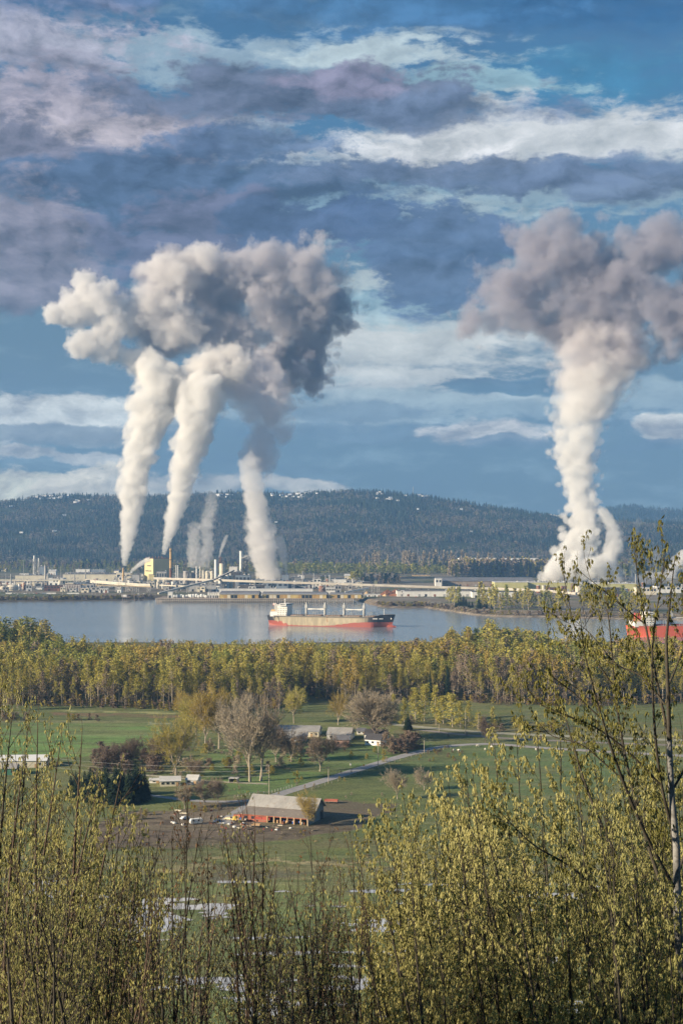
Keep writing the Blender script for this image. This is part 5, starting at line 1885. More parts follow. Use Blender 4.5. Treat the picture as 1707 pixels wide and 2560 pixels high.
for row_ in range(4):
    x = -330.0
    while x < 330 and n_ind < 268:
        x += rw.uniform(5.0, 13.5)
        px = 853.5 + F * x / 1110
        y = float(wood_front(px)) + row_ * 10 + rw.uniform(-5, 6)
        px = 853.5 + F * x / y
        if px < -60 or px > 1770: continue
        h = float(wood_height(px, y, 0)) * rw.uniform(.5, 1.08)
        if row_ == 0: h *= rw.uniform(.6, 1.0)
        zone_ = vnoise(np.array([x / 45.0 + 40]), np.array([y / 60.0]))[0]
        lm = WMIX[int((zone_ * 1.5 + rw.random() * .4) * 5) % 8]
        pr = rw.choice(WPRO[lm])
        s = h / 30
        first_or_copy(pr, USED, (x, y, PLAIN), rw.uniform(0, 6.28), (s * rw.uniform(.9, 1.25), s * rw.uniform(.9, 1.25), s))
        n_ind += 1


# clumps that stand out from the wood towards the farm
for i in range(30):
    px = rw.choice([rw.uniform(430, 620), rw.uniform(430, 620), rw.uniform(660, 760), rw.uniform(960, 1110), rw.uniform(-20, 60)])
    y = float(wood_front(px)) - rw.uniform(8, 75)
    h = rw.uniform(13, 27)
    s = h / 30
    first_or_copy(rw.choice(WPRO[rw.choice([YGR, OCH, TWG, OLV, TWG, YGR])]), USED, (xp(px, y), y, PLAIN), rw.uniform(0, 6.28), (s * 1.15, s * 1.15, s))


def merge_trees(protos_mb):
    out = []
    for wood, V, Fc in protos_mb:
        wv = np.array([tuple(v) for v in wood.v]); wf = []
        for f in wood.f:
            for k in range(1, len(f) - 1): wf.append((f[0], f[k], f[k + 1]))
        tri = np.concatenate([Fc[:, [0, 1, 2]], Fc[:, [0, 2, 3]]])
        out.append((wv, np.array(wf), V, tri, low_faces(V, tri, 30, 3)))
    return out


def tree_mass(name, label, pos, hts, wid, lms, seed, h0=30, protos=None, twigs=0):
    """a wood that reads as one mass: stems and crowns of many trees in one object"""
    rg = np.random.default_rng(seed)
    pr = merge_trees(protos)
    VV, FF, MM = [], [], []
    o = 0
    pick = rg.integers(0, len(pr), len(pos))
    for k, (wv, wf, cv, cf, low) in enumerate(pr):
        idx = np.nonzero(pick == k)[0]
        if not len(idx): continue
        for v, f, isw in ((wv, wf, True), (cv, cf, False)):
            a = rg.uniform(0, 2 * math.pi, len(idx)) if isw else a
            c, s = np.cos(a)[:, None], np.sin(a)[:, None]
            sz = (hts[idx] / h0)[:, None]; sx = sz * wid[idx][:, None]
            X = (v[None, :, 0] * c - v[None, :, 1] * s) * sx + pos[idx, 0:1]
            Y = (v[None, :, 0] * s + v[None, :, 1] * c) * sx + pos[idx, 1:2]
            Z = v[None, :, 2] * sz + pos[idx, 2:3]
            VV.append(np.stack([X, Y, Z], -1).reshape(-1, 3))
            FF.append((f[None] + (np.arange(len(idx)) * len(v))[:, None, None]).reshape(-1, 3) + o)
            MM.append(np.full(len(idx) * len(f), len(LEAFS)) if isw else np.where(np.tile(low, len(idx)) * twigs == 1, TWG, np.repeat(lms[idx], len(f))))
            o += len(idx) * len(v)
    ob = np_mesh(name, np.concatenate(VV), np.concatenate(FF), LEAFS + [BARKP], np.concatenate(MM))
    return tag(ob, label, 'wood', kind='stuff')


def make_wood():
    rg = np.random.default_rng(5)
    N = 5600
    y = rg.uniform(1100, 1745, N)
    x = rg.uniform(-.30, .30, N) * y
    px = 853.5 + F * x / y
    keep = (y > wood_front(px) + 34) & (rg.random(N) < np.where(y > 1600, .75, 1)) & (y < near_bank(x) - 8)
    keep &= ~((fbm(x / 60 + 7, y / 60, 2) > .70) & (y > 1450))
    x, y, px = x[keep], y[keep], px[keep]
    h = wood_height(px, y, 0) * rg.uniform(.6, 1.0, len(x)) * (.72 + .56 * fbm(x / 38 + 11, y / 38, 2))
    z1 = fbm(x / 55 + 3, y / 70, 3)
    u = z1 * 2.0 - .5 + rg.uniform(-.12, .12, len(x))
    lm = np.select([u < .28, u < .55, u < .75, u < .97], [GRN, YGR, OLV, OCH], TWG)
    lm = np.where(rg.random(len(x)) < .06, TWG, lm)
    far = (y > 1560) & (rg.random(len(x)) < .5)
    lm = np.where(far, np.where(rg.random(len(x)) < .5, GRN, OCH), lm)
    lm = np.where((px < 150) & (y > 1400), np.where(rg.random(len(x)) < .7, GRN, OLV), lm)
    wid = np.where(y > 1480, rg.uniform(1.3, 2.2, len(x)), rg.uniform(.95, 1.4, len(x)))
    pr = [mid_tree(900 + k, 30, (5, 6.5, 8, 5.5, 7, 9, 6)[k], base=.25, spire=(.5, .8, 1, .6, .9, 1, .7)[k], nclump=20, per=15, leaf=.95) for k in range(7)]
    tree_mass('riverside_wood', 'deep mass of budding riverside trees behind the front row', np.stack([x, y, np.full(len(x), PLAIN - .3)], -1), h, wid, lm.astype(int), 6, protos=pr, twigs=1)
    # brush under the front edge of the wood
    n = 900
    xb = rg.uniform(-340, 340, n)
    pxb = 853.5 + F * xb / 1100
    yb = wood_front(pxb) + rg.uniform(-14, 22, n)
    hb = rg.uniform(2, 7, n)
    lb = rg.choice([TWG, PUR, OCH, OLV], n)
    tree_mass('undergrowth', 'brown brush along the foot of the riverside wood', np.stack([xb, yb, np.full(n, PLAIN - .2)], -1), hb, rg.uniform(1.6, 3, n), lb, 7, protos=[mid_tree(950 + k, 30, 6, base=.02, nclump=16, per=10, leaf=2.2) for k in range(4)])


make_wood()
# the tall dark fir pair and the dark green round crowns at the right of the wood
def conifer_proto(name, label, seed, group=None, h=22, w=4.2, m=None, cat='conifer'):
    r = random.Random(seed); rg = np.random.default_rng(seed)
    t = thing(name, label, cat, (0, 0, 0), 0, group)
    MB().tube([(0, 0, -.2), (0, 0, h * .5), (0, 0, h * .98)], [h * .014, h * .009, .03], 6).build('trunk', BARKD, t)
    V, Fc = [], []
    n = 26
    for i in range(n):
        q = i / n
        z = h * (.06 + .92 * q)
        rad = w * (1 - q) ** .85 * r.uniform(.8, 1.1) + .15
        k = max(5, int(13 * (1 - q)) + 4)
        for j in range(k):
            a = 2 * math.pi * (j + r.random()) / k
            d = np.array([math.cos(a), math.sin(a), 0])
            s = np.array([-math.sin(a), math.cos(a), 0]) * rad * .28
            l = rad * r.uniform(.75, 1.1)
            o = len(V)
            p0 = np.array([0, 0, z + .03 * h]); p1 = d * l * .55 + np.array([0, 0, z + .012 * h]); p2 = d * l + np.array([0, 0, z - .03 * h * r.uniform(.3, 1)])
            V += [p0, p1 + s, p2, p1 - s]
            Fc.append((o, o + 1, o + 2, o + 3))
    np_mesh('crown', np.array(V), np.array(Fc), m or LEAFS[NDL], parent=t)
    return t


cf = [conifer_proto('fir_tree', 'dark fir in the grove left of the farmyard', 40 + k, 'dark firs in the farm grove', 20, 4.6) for k in range(3)]
for i in range(17):
    px, row = [(178, 1992), (196, 1998), (212, 2001), (232, 2006), (250, 2008), (268, 2008), (290, 2010), (305, 2006), (322, 2010), (345, 2006), (362, 2000), (226, 1990), (262, 1992), (300, 1990), (338, 1988), (190, 1985), (354, 1996)][i]
    x, y = gp(px, row)
    h = (row - [1935, 1930, 1925, 1922, 1920, 1916, 1908, 1912, 1915, 1905, 1925, 1915, 1910, 1905, 1900, 1925, 1915][i]) * y / F
    first_or_copy(cf[i % 3], USED, (x, y, PLAIN), rw.uniform(0, 6), (h / 20 * rw.uniform(1.35, 1.7), h / 20 * 1.5, h / 20))
rb = conifer_proto('cypress_tree', 'round dark evergreen beside the big bare maple', 60, None, 12, 5.0)
x, y = gp(1019, 1826)
rb.location = (x, y, PLAIN); rb.scale = (.95, .95, (1826 - 1783) * y / F / 12)
fpair = conifer_proto('spruce_tree', 'tall dark spruce standing out at the gap in the riverside wood', 61, None, 30, 5)
x, y = gp(1125, 1762); fpair.location = (x, y + 30, PLAIN)
fp2 = conifer_proto('spruce_tree', 'second, shorter dark spruce at the gap in the riverside wood', 62, None, 25, 5)
fp2.location = (x - 14, y + 26, PLAIN)
for i, (px, row, yy, w, h) in enumerate(((1190, 1600, 1500, 9, 33), (1235, 1605, 1490, 8, 30))):
    wood, V, Fc = mid_tree(1400 + i, h, w, base=.2, nclump=46, per=34, leaf=1.0)
    t = thing('poplar_tree', ['big rounded dark green tree at the river edge of the wood', 'smaller rounded dark green tree beside the big one at the river edge'][i], 'tree', (xp(px, yy), yy, PLAIN))
    wood.build('trunk', BARKD, t)
    np_mesh('crown', V, Fc, leafmat('deep_green', (.05, .085, .02), (.10, .14, .035), .2), parent=t)

# ------------------------------------------------------------------ trees of the far bank
fb = [plant_proto('bank_tree', 'slender yellow green tree on the far river bank', 'tree', 'yellow green trees on the far bank', 500 + k, LEAFS[[YGR, YGR, OLV, GRN][k]], h=30, w=6.5, base=.15, nclump=26, per=14, leaf=1.3) for k in range(4)]
for k in range(4):
    fb[k]['label'] = ['tall yellow green tree on the far river bank', 'yellow green narrow tree on the far river bank', 'olive brown tree on the far river bank', 'fresh green tree on the far river bank'][k]
    fb[k]['group'] = ['tall yellow green bank trees', 'narrow yellow green bank trees', 'olive brown bank trees', 'fresh green bank trees'][k]
rt = random.Random(12)
n = 0
for i in range(76):
    px = 1122 + i * 6.4 + rt.uniform(-4, 4)
    if 1412 < px < 1450 and rt.random() < .7: continue
    if 1150 < px < 1185: continue
    y0 = float(np.interp(px, FARBANK_PX, FARBANK_Y)) + rt.uniform(70, 190)
    h = rt.uniform(22, 44) * (1.0 if px > 1180 else .8)
    zz = float(land(np.array([xp(px, y0)]), np.array([y0]))[0])
    first_or_copy(fb[rt.randrange(4)], USED, (xp(px, y0), y0, zz), rt.uniform(0, 6), (h / 30 * rt.uniform(.8, 1.4), h / 30 * rt.uniform(.8, 1.4), h / 30))
cb = [conifer_proto('bank_fir', 'small dark fir on the far river bank', 70 + k, 'dark firs on the far bank', 14, 4) for k in range(2)]
for px, hh in ((1145, 15), (1150, 19), (1158, 21), (1164, 17), (1172, 14), (1180, 12), (1196, 20), (1201, 16), (1210, 12), (1216, 13), (1228, 11), (1139, 11)):
    y0 = float(np.interp(px, FARBANK_PX, FARBANK_Y)) + rt.uniform(60, 110)
    zz = float(land(np.array([xp(px, y0)]), np.array([y0]))[0])
    first_or_copy(cb[rt.randrange(2)], USED, (xp(px, y0), y0, zz), rt.uniform(0, 6), (hh / 14 * 1.2, hh / 14 * 1.2, hh / 14))


def make_far_belts():
    rg = np.random.default_rng(15)
    # green belt and brown belt behind the mill
    def belt(name, label, n, x0, x1, y0, y1, h0, h1, lms, wid=(1.2, 2.0), seed=1, leaf=2.6):
        y = rg.uniform(y0, y1, n)
        px = rg.uniform(x0, x1, n)
        x = (px - 853.5) * y / F
        pr = [mid_tree(980 + seed * 10 + k, 30, 6, base=.12, nclump=14, per=8, leaf=leaf) for k in range(4)]
        h = rg.uniform(h0, h1, n) * (.75 + .5 * fbm(x / 80, y / 80, 2))
        tree_mass(name, label, np.stack([x, y, np.full(n, FARPLAIN - .3)], -1), h, rg.uniform(*wid, n), rg.choice(lms, n), seed, protos=pr)
    belt('green_belt', 'belt of fresh green trees behind the mill yard', 650, 640, 1150, 4650, 5300, 22, 34, [GRN, GRN, YGR, GRN], seed=2)
    belt('valley_trees', 'scattered green trees between the mill and the hill', 420, -150, 640, 4800, 5800, 14, 30, [GRN, GRN, OLV, TWG, NDL], seed=3)
    belt('brown_belt', 'belt of bare brown trees behind the dark roofed warehouse', 520, 1120, 1420, 4300, 5000, 30, 52, [TWG, DRY, OLV, TWG], (.8, 1.3), seed=4)
    belt('valley_edge_trees', 'loose trees beyond the pale green halls', 360, 1400, 1900, 4300, 5700, 20, 40, [GRN, NDL, TWG, OLV], seed=5)
    belt('hill_foot_trees', 'bare and green trees along the foot of the far hill', 900, -200, 1900, 5500, 6050, 16, 32, [TWG, DRY, GRN, NDL, NDL, PUR], seed=6)
    belt('dark_pines', 'clump of dark pines by the log decks', 60, 895, 1000, 3700, 4000, 14, 24, [NDL, NDL, TWG], (1.2, 1.8), seed=7)
    belt('mill_pines', 'green clump by the log yard sheds', 30, 878, 905, 3900, 4100, 20, 30, [GRN, YGR], (1.6, 2.4), seed=8)
    # bushes on the shores
    n = 420
    px = np.concatenate([rg.uniform(-80, 380, 240), rg.uniform(945, 1120, 90), rg.uniform(1120, 1800, 90)])
    y = np.interp(px, FARBANK_PX, FARBANK_Y) + rg.uniform(14, 46, n)
    x = (px - 853.5) * y / F
    z = land(x, y)
    tree_mass('shore_bushes', 'brown and grey bushes on the far river shore', np.stack([x, y, z - .3], -1), rg.uniform(4, 9, n) , rg.uniform(2.2, 4, n), rg.choice([PUR, TWG, OLV, DRY], n), 9, protos=[mid_tree(1100 + k, 30, 6, base=.03, nclump=14, per=8, leaf=3) for k in range(3)])


make_far_belts()
# row of tall grey poplars behind the log yard
pp = [plant_proto('grey_poplar', 'tall bare grey poplar in the row before the far hill', 'poplar', 'tall bare poplars before the far hill', 520 + k, LEAFS[DRY], h=40, w=3.6, base=.12, nclump=26, per=12, leaf=1.7) for k in range(3)]
for i in range(58):
    px = rt.choice([rt.uniform(905, 985), rt.uniform(1000, 1125), rt.uniform(1000, 1125), rt.uniform(1125, 1230)])
    y = 4900 + rt.uniform(0, 160)
    h = (1437 - rt.uniform(1383, 1398)) * y / F
    first_or_copy(pp[i % 3], USED, (xp(px, y), y, FARPLAIN), rt.uniform(0, 6), (h / 40 * 1.3, h / 40 * 1.3, h / 40))

# ------------------------------------------------------------------ bare branching trees
def limb(mb, p, d, ln, r0, n, rr, up=.12, wob=.12, sides=5, tips=None, r1=None):
    pts, rad = [Vector(p)], [r0]
    d = Vector(d).normalized()
    r1 = r0 * .45 if r1 is None else r1
    for i in range(n):
        d = (d + Vector((rr.uniform(-wob, wob), rr.uniform(-wob, wob), rr.uniform(-wob, wob) * .6 + up))).normalized()
        pts.append(pts[-1] + d * (ln / n))
        rad.append(r0 + (r1 - r0) * (i + 1) / n)
    mb.tube(pts, rad, sides, cap=False)
    return pts, rad


def turn(d, ang, rr, az=None):
    d = Vector(d).normalized()
    a = d.cross(Vector((0, 0, 1)) if abs(d.z) < .95 else Vector((1, 0, 0))).normalized()
    b = d.cross(a)
    t = rr.uniform(0, 2 * math.pi) if az is None else az
    return (d * math.cos(ang) + (a * math.cos(t) + b * math.sin(t)) * math.sin(ang)).normalized()


def bare_tree(seed, h, spread=.5, forks=5, trunk=.28, twig=.05, dens=1.0):
    """spreading leafless tree; returns wood MB and fine-twig (V, F)"""
    rr = random.Random(seed)
    rg = np.random.default_rng(seed)
    w = MB()
    tp, tr = limb(w, (0, 0, -.3), (rr.uniform(-.06, .06), rr.uniform(-.06, .06), 1), h * trunk, h * .022, 4, rr, .1, .06, 7)
    TV = []

    def rec(p, d, ln, r0, lev):
        pts, rad = limb(w, p, d, ln, r0, 4, rr, .05 + .05 * lev * .5, .16, 5 if lev < 2 else 3)
        if lev >= 3:
            for _ in range(int(12 * dens)):
                q = pts[rr.randrange(1, len(pts))]
                dd = turn(d, rr.uniform(.3, 1.0), rr) + Vector((0, 0, .35))
                TV.append((q, q + dd.normalized() * ln * rr.uniform(.4, .9)))
            return
        nk = (5, 5, 4)[lev]
        for k in range(nk):
            q = pts[min(len(pts) - 1, 1 + int(k * len(pts) / nk))]
            rec(q, turn(d, rr.uniform(.35, .8) * (1 + spread * .4), rr), ln * rr.uniform(.5, .75), r0 * .5, lev + 1)
        rec(pts[-1], turn(d, .2, rr), ln * .7, r0 * .5, lev + 1)
    for k in range(forks):
        a = 2 * math.pi * (k + rr.random() * .6) / forks
        ang = spread * rr.uniform(.5, 1.15)
        d = Vector((math.sin(ang) * math.cos(a), math.sin(ang) * math.sin(a), math.cos(ang)))
        rec(tp[-1 - (k % 2)], d, h * rr.uniform(.26, .36), h * .011, 0 if h > 14 else 1)
    a = np.array([tuple(t[0]) for t in TV]); b = np.array([tuple(t[1]) for t in TV])
    s = rg.normal(size=a.shape); s /= np.linalg.norm(s, axis=1)[:, None]
    s *= twig
    m = (a + b) / 2 + rg.normal(size=a.shape) * np.linalg.norm(b - a, axis=1)[:, None] * .07
    V = np.stack([a, m + s, b, m - s], 1).reshape(-1, 3)
    return w, V, np.arange(len(V)).reshape(-1, 4)


def bare_proto(label, seed, h, group=None, leafm=None, bark=None, name='bare_tree', **kw):
    w, V, Fc = bare_tree(seed, h, **kw)
    t = thing(name, label, 'tree', (0, 0, 0), 0, group)
    w.build('trunk', bark or BARKP, t)
    np_mesh('crown', V, Fc, leafm or LEAFS[TWG], parent=t)
    return t


def put_tree(o, px, row, top, h0, wx=1.0, rot=0.0):
    x, y = gp(px, row)
    s = (row - top) * y / F / h0
    wx *= .8
    o.location = (x, y, PLAIN); o.scale = (s * wx, s * wx, s); o.rotation_euler = (0, 0, rot)
    return o


put_tree(bare_proto('huge spreading bare maple over the white farmhouse', 1, 34, spread=.75, forks=9, trunk=.2, twig=.06, dens=1.3, leafm=LEAFS[DRY], bark=BARKD), 938, 1852, 1706, 34, 1.3)
FT = [('tall bare cottonwood with pale forked trunk in front of the long sheds', 652, 1952, 1745, .34, TWG), ('tall bare cottonwood beside the forked one, left of the long sheds', 625, 1955, 1738, .36, DRY),
      ('tall ochre cottonwood standing behind the two pale forked ones', 548, 1872, 1718, .4, OCH), ('tall slim ochre cottonwood at the pasture edge', 515, 1872, 1722, .38, OCH),
      ('bare grey tree with pale limbs in front of the long sheds', 800, 1928, 1815, .7, TWG), ('yellow brown tree with wide crown at the lawn edge', 440, 1938, 1782, .6, OLV),
      ('narrow bare tree between the wide crown and the tall pair', 580, 1890, 1755, .4, DRY), ('bushy pale leafless tree in the pasture right of the barn', 993, 1998, 1914, .55, DRY),
      ('smaller pale leafless tree farther right in the pasture', 1060, 1975, 1912, .6, DRY), ('pale brown tree in front of the pale farmhouse', 462, 2022, 1948, .5, DRY),
      ('pale brown tree with hanging twigs beside the farm lane', 512, 2015, 1935, .55, TWG), ('thin brown tree next to the farm lane, right of the pale pair', 545, 2008, 1940, .5, TWG),
      ('low twiggy brown tree in front of the shelter', 488, 1950, 1885, .6, TWG), ('budding ochre tree growing against the barn end', 770, 2066, 1975, .5, OCH),
      ('pinkish bare orchard tree before the small shed', 862, 1878, 1842, .9, PUR), ('tiny bare tree by the road bend', 1213, 1856, 1790, .5, PUR),
      ('slim golden cottonwood before the wood, left of the ochre pair', 492, 1852, 1735, .38, YGR), ('golden cottonwood at the far end of the pasture', 470, 1828, 1722, .42, OCH),
      ('pale twiggy cottonwood just right of the ochre pair', 602, 1842, 1728, .4, DRY), ('golden budding tree between the wood and the long sheds', 735, 1808, 1715, .45, YGR),
      ('brown budding tree between the wood and the long sheds, nearer the maple', 845, 1812, 1730, .5, OCH), ('leafless grey tree in the scrub left of the tall bare pair', 392, 1915, 1835, .55, TWG),
      ('purple brown tree standing in the scrub over the fir grove', 330, 1915, 1832, .6, PUR), ('second purple brown tree in the scrub over the fir grove', 282, 1918, 1850, .65, PUR),
      ('twiggy grey tree behind the wide crown', 690, 1905, 1800, .5, TWG), ('bare tree with a crooked stem by the long sheds', 728, 1905, 1820, .6, TWG)]
for i, (lb, px, row, top, spr, lm) in enumerate(FT):
    put_tree(bare_proto(lb, 20 + i, 24, spread=spr, forks=5, trunk=.22 if spr < .5 else .16, twig=.06, dens=.55 if i < 2 else 1.0, leafm=LEAFS[lm], bark=BARKP if lm != PUR else BARKD), px, row, top, 24, 1.15, i * 1.3)
# shrubs round the farm
sb = {lm: plant_proto('shrub', lb, 'shrub', gr, 1200 + lm, LEAFS[lm], BARKD, h=6, w=2.6, base=.02, nclump=30, per=34, leaf=.26) for lm, lb, gr in (
    (PUR, 'purple brown leafless shrub near the farm', 'purple brown shrubs near the farm'), (TWG, 'grey brown leafless shrub near the farm', 'grey brown shrubs near the farm'), (OLV, 'olive budding shrub near the farm', 'olive shrubs near the farm'), (DRY, 'pale dry shrub near the farm', 'pale dry shrubs near the farm'))}
r = random.Random(31)
SP = []
for px0, px1, r0, r1, n, lms, h0, h1 in ((235, 395, 1890, 1935, 34, (PUR, TWG, PUR, TWG), 5, 10), (960, 1045, 1868, 1884, 16, (PUR, TWG), 6, 11), (400, 560, 1880, 1945, 14, (TWG, OLV, DRY), 3, 7),
                                       (560, 760, 1885, 1945, 22, (TWG, OLV, DRY), 3, 7), (0, 90, 1795, 1804, 12, (DRY, TWG), 3, 6), (150, 280, 1798, 1806, 6, (TWG, OLV), 2, 5), (700, 790, 1935, 1975, 10, (OLV, DRY, OLV), 1.5, 3),
                                       (1080, 1160, 1880, 1900, 10, (OLV, TWG), 1.5, 3), (860, 980, 1880, 1905, 8, (OLV, DRY), 2, 4), (240, 420, 2020, 2052, 16, (OLV, DRY, OLV), 1.5, 3.5), (440, 560, 2020, 2032, 8, (OLV, TWG), 1.5, 3),
                                       (1180, 1420, 1812, 1832, 26, (OLV, TWG, OLV), 4, 7), (720, 1000, 1990, 1910, 0, (OLV,), 1, 2), (1040, 1160, 1868, 1905, 14, (OLV, TWG, OLV), 1.2, 2.5), (560, 700, 1965, 2000, 10, (OLV, DRY), 1, 2.2), (640, 760, 2080, 2100, 8, (DRY, OLV), .8, 1.6), (330, 560, 1850, 1890, 16, (PUR, TWG, DRY), 2, 5), (240, 420, 1925, 1950, 14, (TWG, PUR), 2, 5), (800, 1000, 1930, 1960, 8, (OLV, TWG), .8, 2), (820, 1010, 2030, 2062, 10, (DRY, OLV), .6, 1.4), (430, 640, 2105, 2130, 14, (OLV, DRY), .8, 1.5), (1000, 1700, 1836, 1850, 18, (TWG, OLV), 1.5, 3), (420, 700, 1800, 1812, 16, (TWG, OLV, PUR), 2, 4), (900, 1040, 1800, 1815, 10, (TWG, OLV), 3, 6), (700, 800, 1870, 1890, 8, (TWG, PUR), 3, 5), (840, 1000, 1985, 2012, 5, (DRY,), 1, 2)):
    for _ in range(n):
        SP.append((r.uniform(px0, px1), r.uniform(r0, r1), r.choice(lms), r.uniform(h0, h1)))
for px, row, lm, h in SP:
    x, y = gp(px, row)
    first_or_copy(sb[lm], USED, (x, y, PLAIN), r.uniform(0, 6), (h / 6 * r.uniform(1, 1.7), h / 6 * r.uniform(1, 1.7), h / 6))
# yellow green poplars by the levee
yp = [plant_proto('levee_poplar', 'yellow green poplar on the levee beyond the farm', 'poplar', 'yellow green poplars on the levee', 540 + k, LEAFS[YGR], h=22, w=(4.2, 5.6, 6.6)[k], base=.08, nclump=40, per=40, leaf=.5) for k in range(3)]
for i, (px, row, top) in enumerate(((1010, 1812, 1730), (1040, 1812, 1712), (1066, 1814, 1716), (1090, 1816, 1725), (1112, 1818, 1728), (1130, 1818, 1722), (985, 1806, 1740), (1178, 1824, 1766), (1196, 1826, 1772), (1238, 1830, 1770), (1150, 1820, 1750))):
    x, y = gp(px, row)
    s = (row - top) * y / F / 22
    first_or_copy(yp[i % 3], USED, (x, y + (i * 7 % 5) * 6, PLAIN), i * 1.1, (s * (1.1 + .15 * (i % 3)), s * 1.2, s * (.8 + .09 * (i * 5 % 4))))

# ------------------------------------------------------------------ farm
METALR = paint('barn_metal_roof', (.33, .32, .305), .55, .22, .35, rust=(.24, .17, .11), rust_amt=.58)
OLDROOF = paint('old_shed_roof', (.22, .19, .165), .8, .25, .3, rust=(.50, .44, .35), rust_amt=.58)
BARNRED = paint('barn_red_boards', (.34, .115, .075), .85, .25, .5, rust=(.42, .27, .16), rust_amt=.58)
BARNTAN = paint('barn_tan_boards', (.45, .30, .17), .85, .25, .5)
BARNGR = paint('barn_grey_boards', (.30, .28, .25), .9, .25, .5)
POSTW = paint('weathered_post', (.42, .36, .28), .9, .25, 1.0)


def make_barn():
    x, y = gp(708, 2047)
    t = thing('barn', 'long barn with a pale metal roof, grey end wall and open red front bays', 'barn', (x, y, PLAIN), R(-21))
    t.scale = (1.14, 1.14, 1.14)
    L = 29.0
    # main body
    MB().box(0, 3.5, -.3, L, 9, 5.3).build('wall', BARNGR, t)
    b = MB()
    for s in (-1, 1):
        b.add([(s * L / 2, -1, 5.0), (s * L / 2, 8, 5.0), (s * L / 2, 3.5, 8.3)], [(0, 1, 2) if s > 0 else (0, 2, 1)])
    for k, s in enumerate((-1, 1)):
        MB().add([(s * L / 2, -1, 5.0), (s * L / 2, 8, 5.0), (s * L / 2, 3.5, 8.3), (s * (L / 2 - .2), -1, 5.0), (s * (L / 2 - .2), 8, 5.0), (s * (L / 2 - .2), 3.5, 8.3)],
                 [(0, 1, 2), (3, 5, 4), (0, 3, 4, 1), (1, 4, 5, 2), (2, 5, 3, 0)]).build('gable', BARNGR, t)
    for yy0, yy1 in ((-1.9, 3.5), (8.9, 3.5)):
        z0, z1 = 4.55, 8.55
        X = L / 2 + .8
        MB().add([(-X, yy0, z0), (X, yy0, z0), (X, yy1, z1), (-X, yy1, z1), (-X, yy0, z0 + .14), (X, yy0, z0 + .14), (X, yy1, z1 + .14), (-X, yy1, z1 + .14)],
                 [(0, 3, 2, 1), (4, 5, 6, 7), (0, 1, 5, 4), (1, 2, 6, 5), (2, 3, 7, 6), (3, 0, 4, 7)]).build('roof', METALR, t)
    # open lean-to in front
    X = L / 2 + .5
    MB().add([(-X, -9.4, 2.75), (X, -9.4, 2.75), (X, -1.05, 4.5), (-X, -1.05, 4.5), (-X, -9.4, 2.88), (X, -9.4, 2.88), (X, -1.05, 4.63), (-X, -1.05, 4.63)],
             [(0, 3, 2, 1), (4, 5, 6, 7), (0, 1, 5, 4), (1, 2, 6, 5), (2, 3, 7, 6), (3, 0, 4, 7)]).build('lean_to_roof', OLDROOF, t)
    MB().box(0, -9.1, 2.35, L + .6, .18, .42).build('fascia', BARNRED, t)
    for k in range(7):
        xx = -L / 2 + 11.5 + k * 2.9
        MB().box(xx, -9.0, -.2, .5, .5, 2.9).build('post', BARNTAN, t)
    MB().box(-L / 2 + 5.5, -8.9, -.2, 11, .25, 2.9).build('front_wall', BARNRED, t)
    for k in range(3):
        MB().box(-L / 2 + 2 + k * 3.2, -9.06, 1.0, 1.5, .12, 1.1).build('window', GLASSD, t)
    MB().box(-L / 2 + .2, -5, -.2, .25, 7.8, 3.1).build('side_wall', BARNRED, t)
    MB().box(L / 2 - .1, -5, -.2, .25, 7.8, 3.3).build('side_wall', BARNGR, t)
    MB().box(L / 2 + .1, 5.6, 0, .2, 2.6, 3.4).build('door', GLASSD, t)
    MB().box(4, -1.2, -.1, L - 9, .15, 3.6).build('back_wall', BARNTAN, t)
    return t


barn = make_barn()


def local(t, x, y, z=0):
    c, s = math.cos(t.rotation_euler.z), math.sin(t.rotation_euler.z)
    x, y = x * t.scale[0], y * t.scale[0]
    return (t.location.x + c * x - s * y, t.location.y + s * x + c * y, t.location.z + z)


# lean red shed at the end of the barn
t = thing('red_shed', 'small bright red shed at the sunny end of the barn', 'shed', local(barn, -16.6, -6.5), barn.rotation_euler.z)
MB().box(0, 0, -.2, 3.4, 5, 2.7).build('wall', paint('bright_red_boards', (.42, .12, .075), .8, .2, .5), t)
MB().add([(-1.9, -2.8, 2.4), (1.7, -2.8, 2.75), (1.7, 2.8, 2.75), (-1.9, 2.8, 2.4), (-1.9, -2.8, 2.55), (1.7, -2.8, 2.9), (1.7, 2.8, 2.9), (-1.9, 2.8, 2.55)],
         [(0, 3, 2, 1), (4, 5, 6, 7), (0, 1, 5, 4), (1, 2, 6, 5), (2, 3, 7, 6), (3, 0, 4, 7)]).build('roof', OLDROOF, t)
MB().box(.4, -2.56, 0, 1.2, .12, 2.0).build('door', BARNTAN, t)
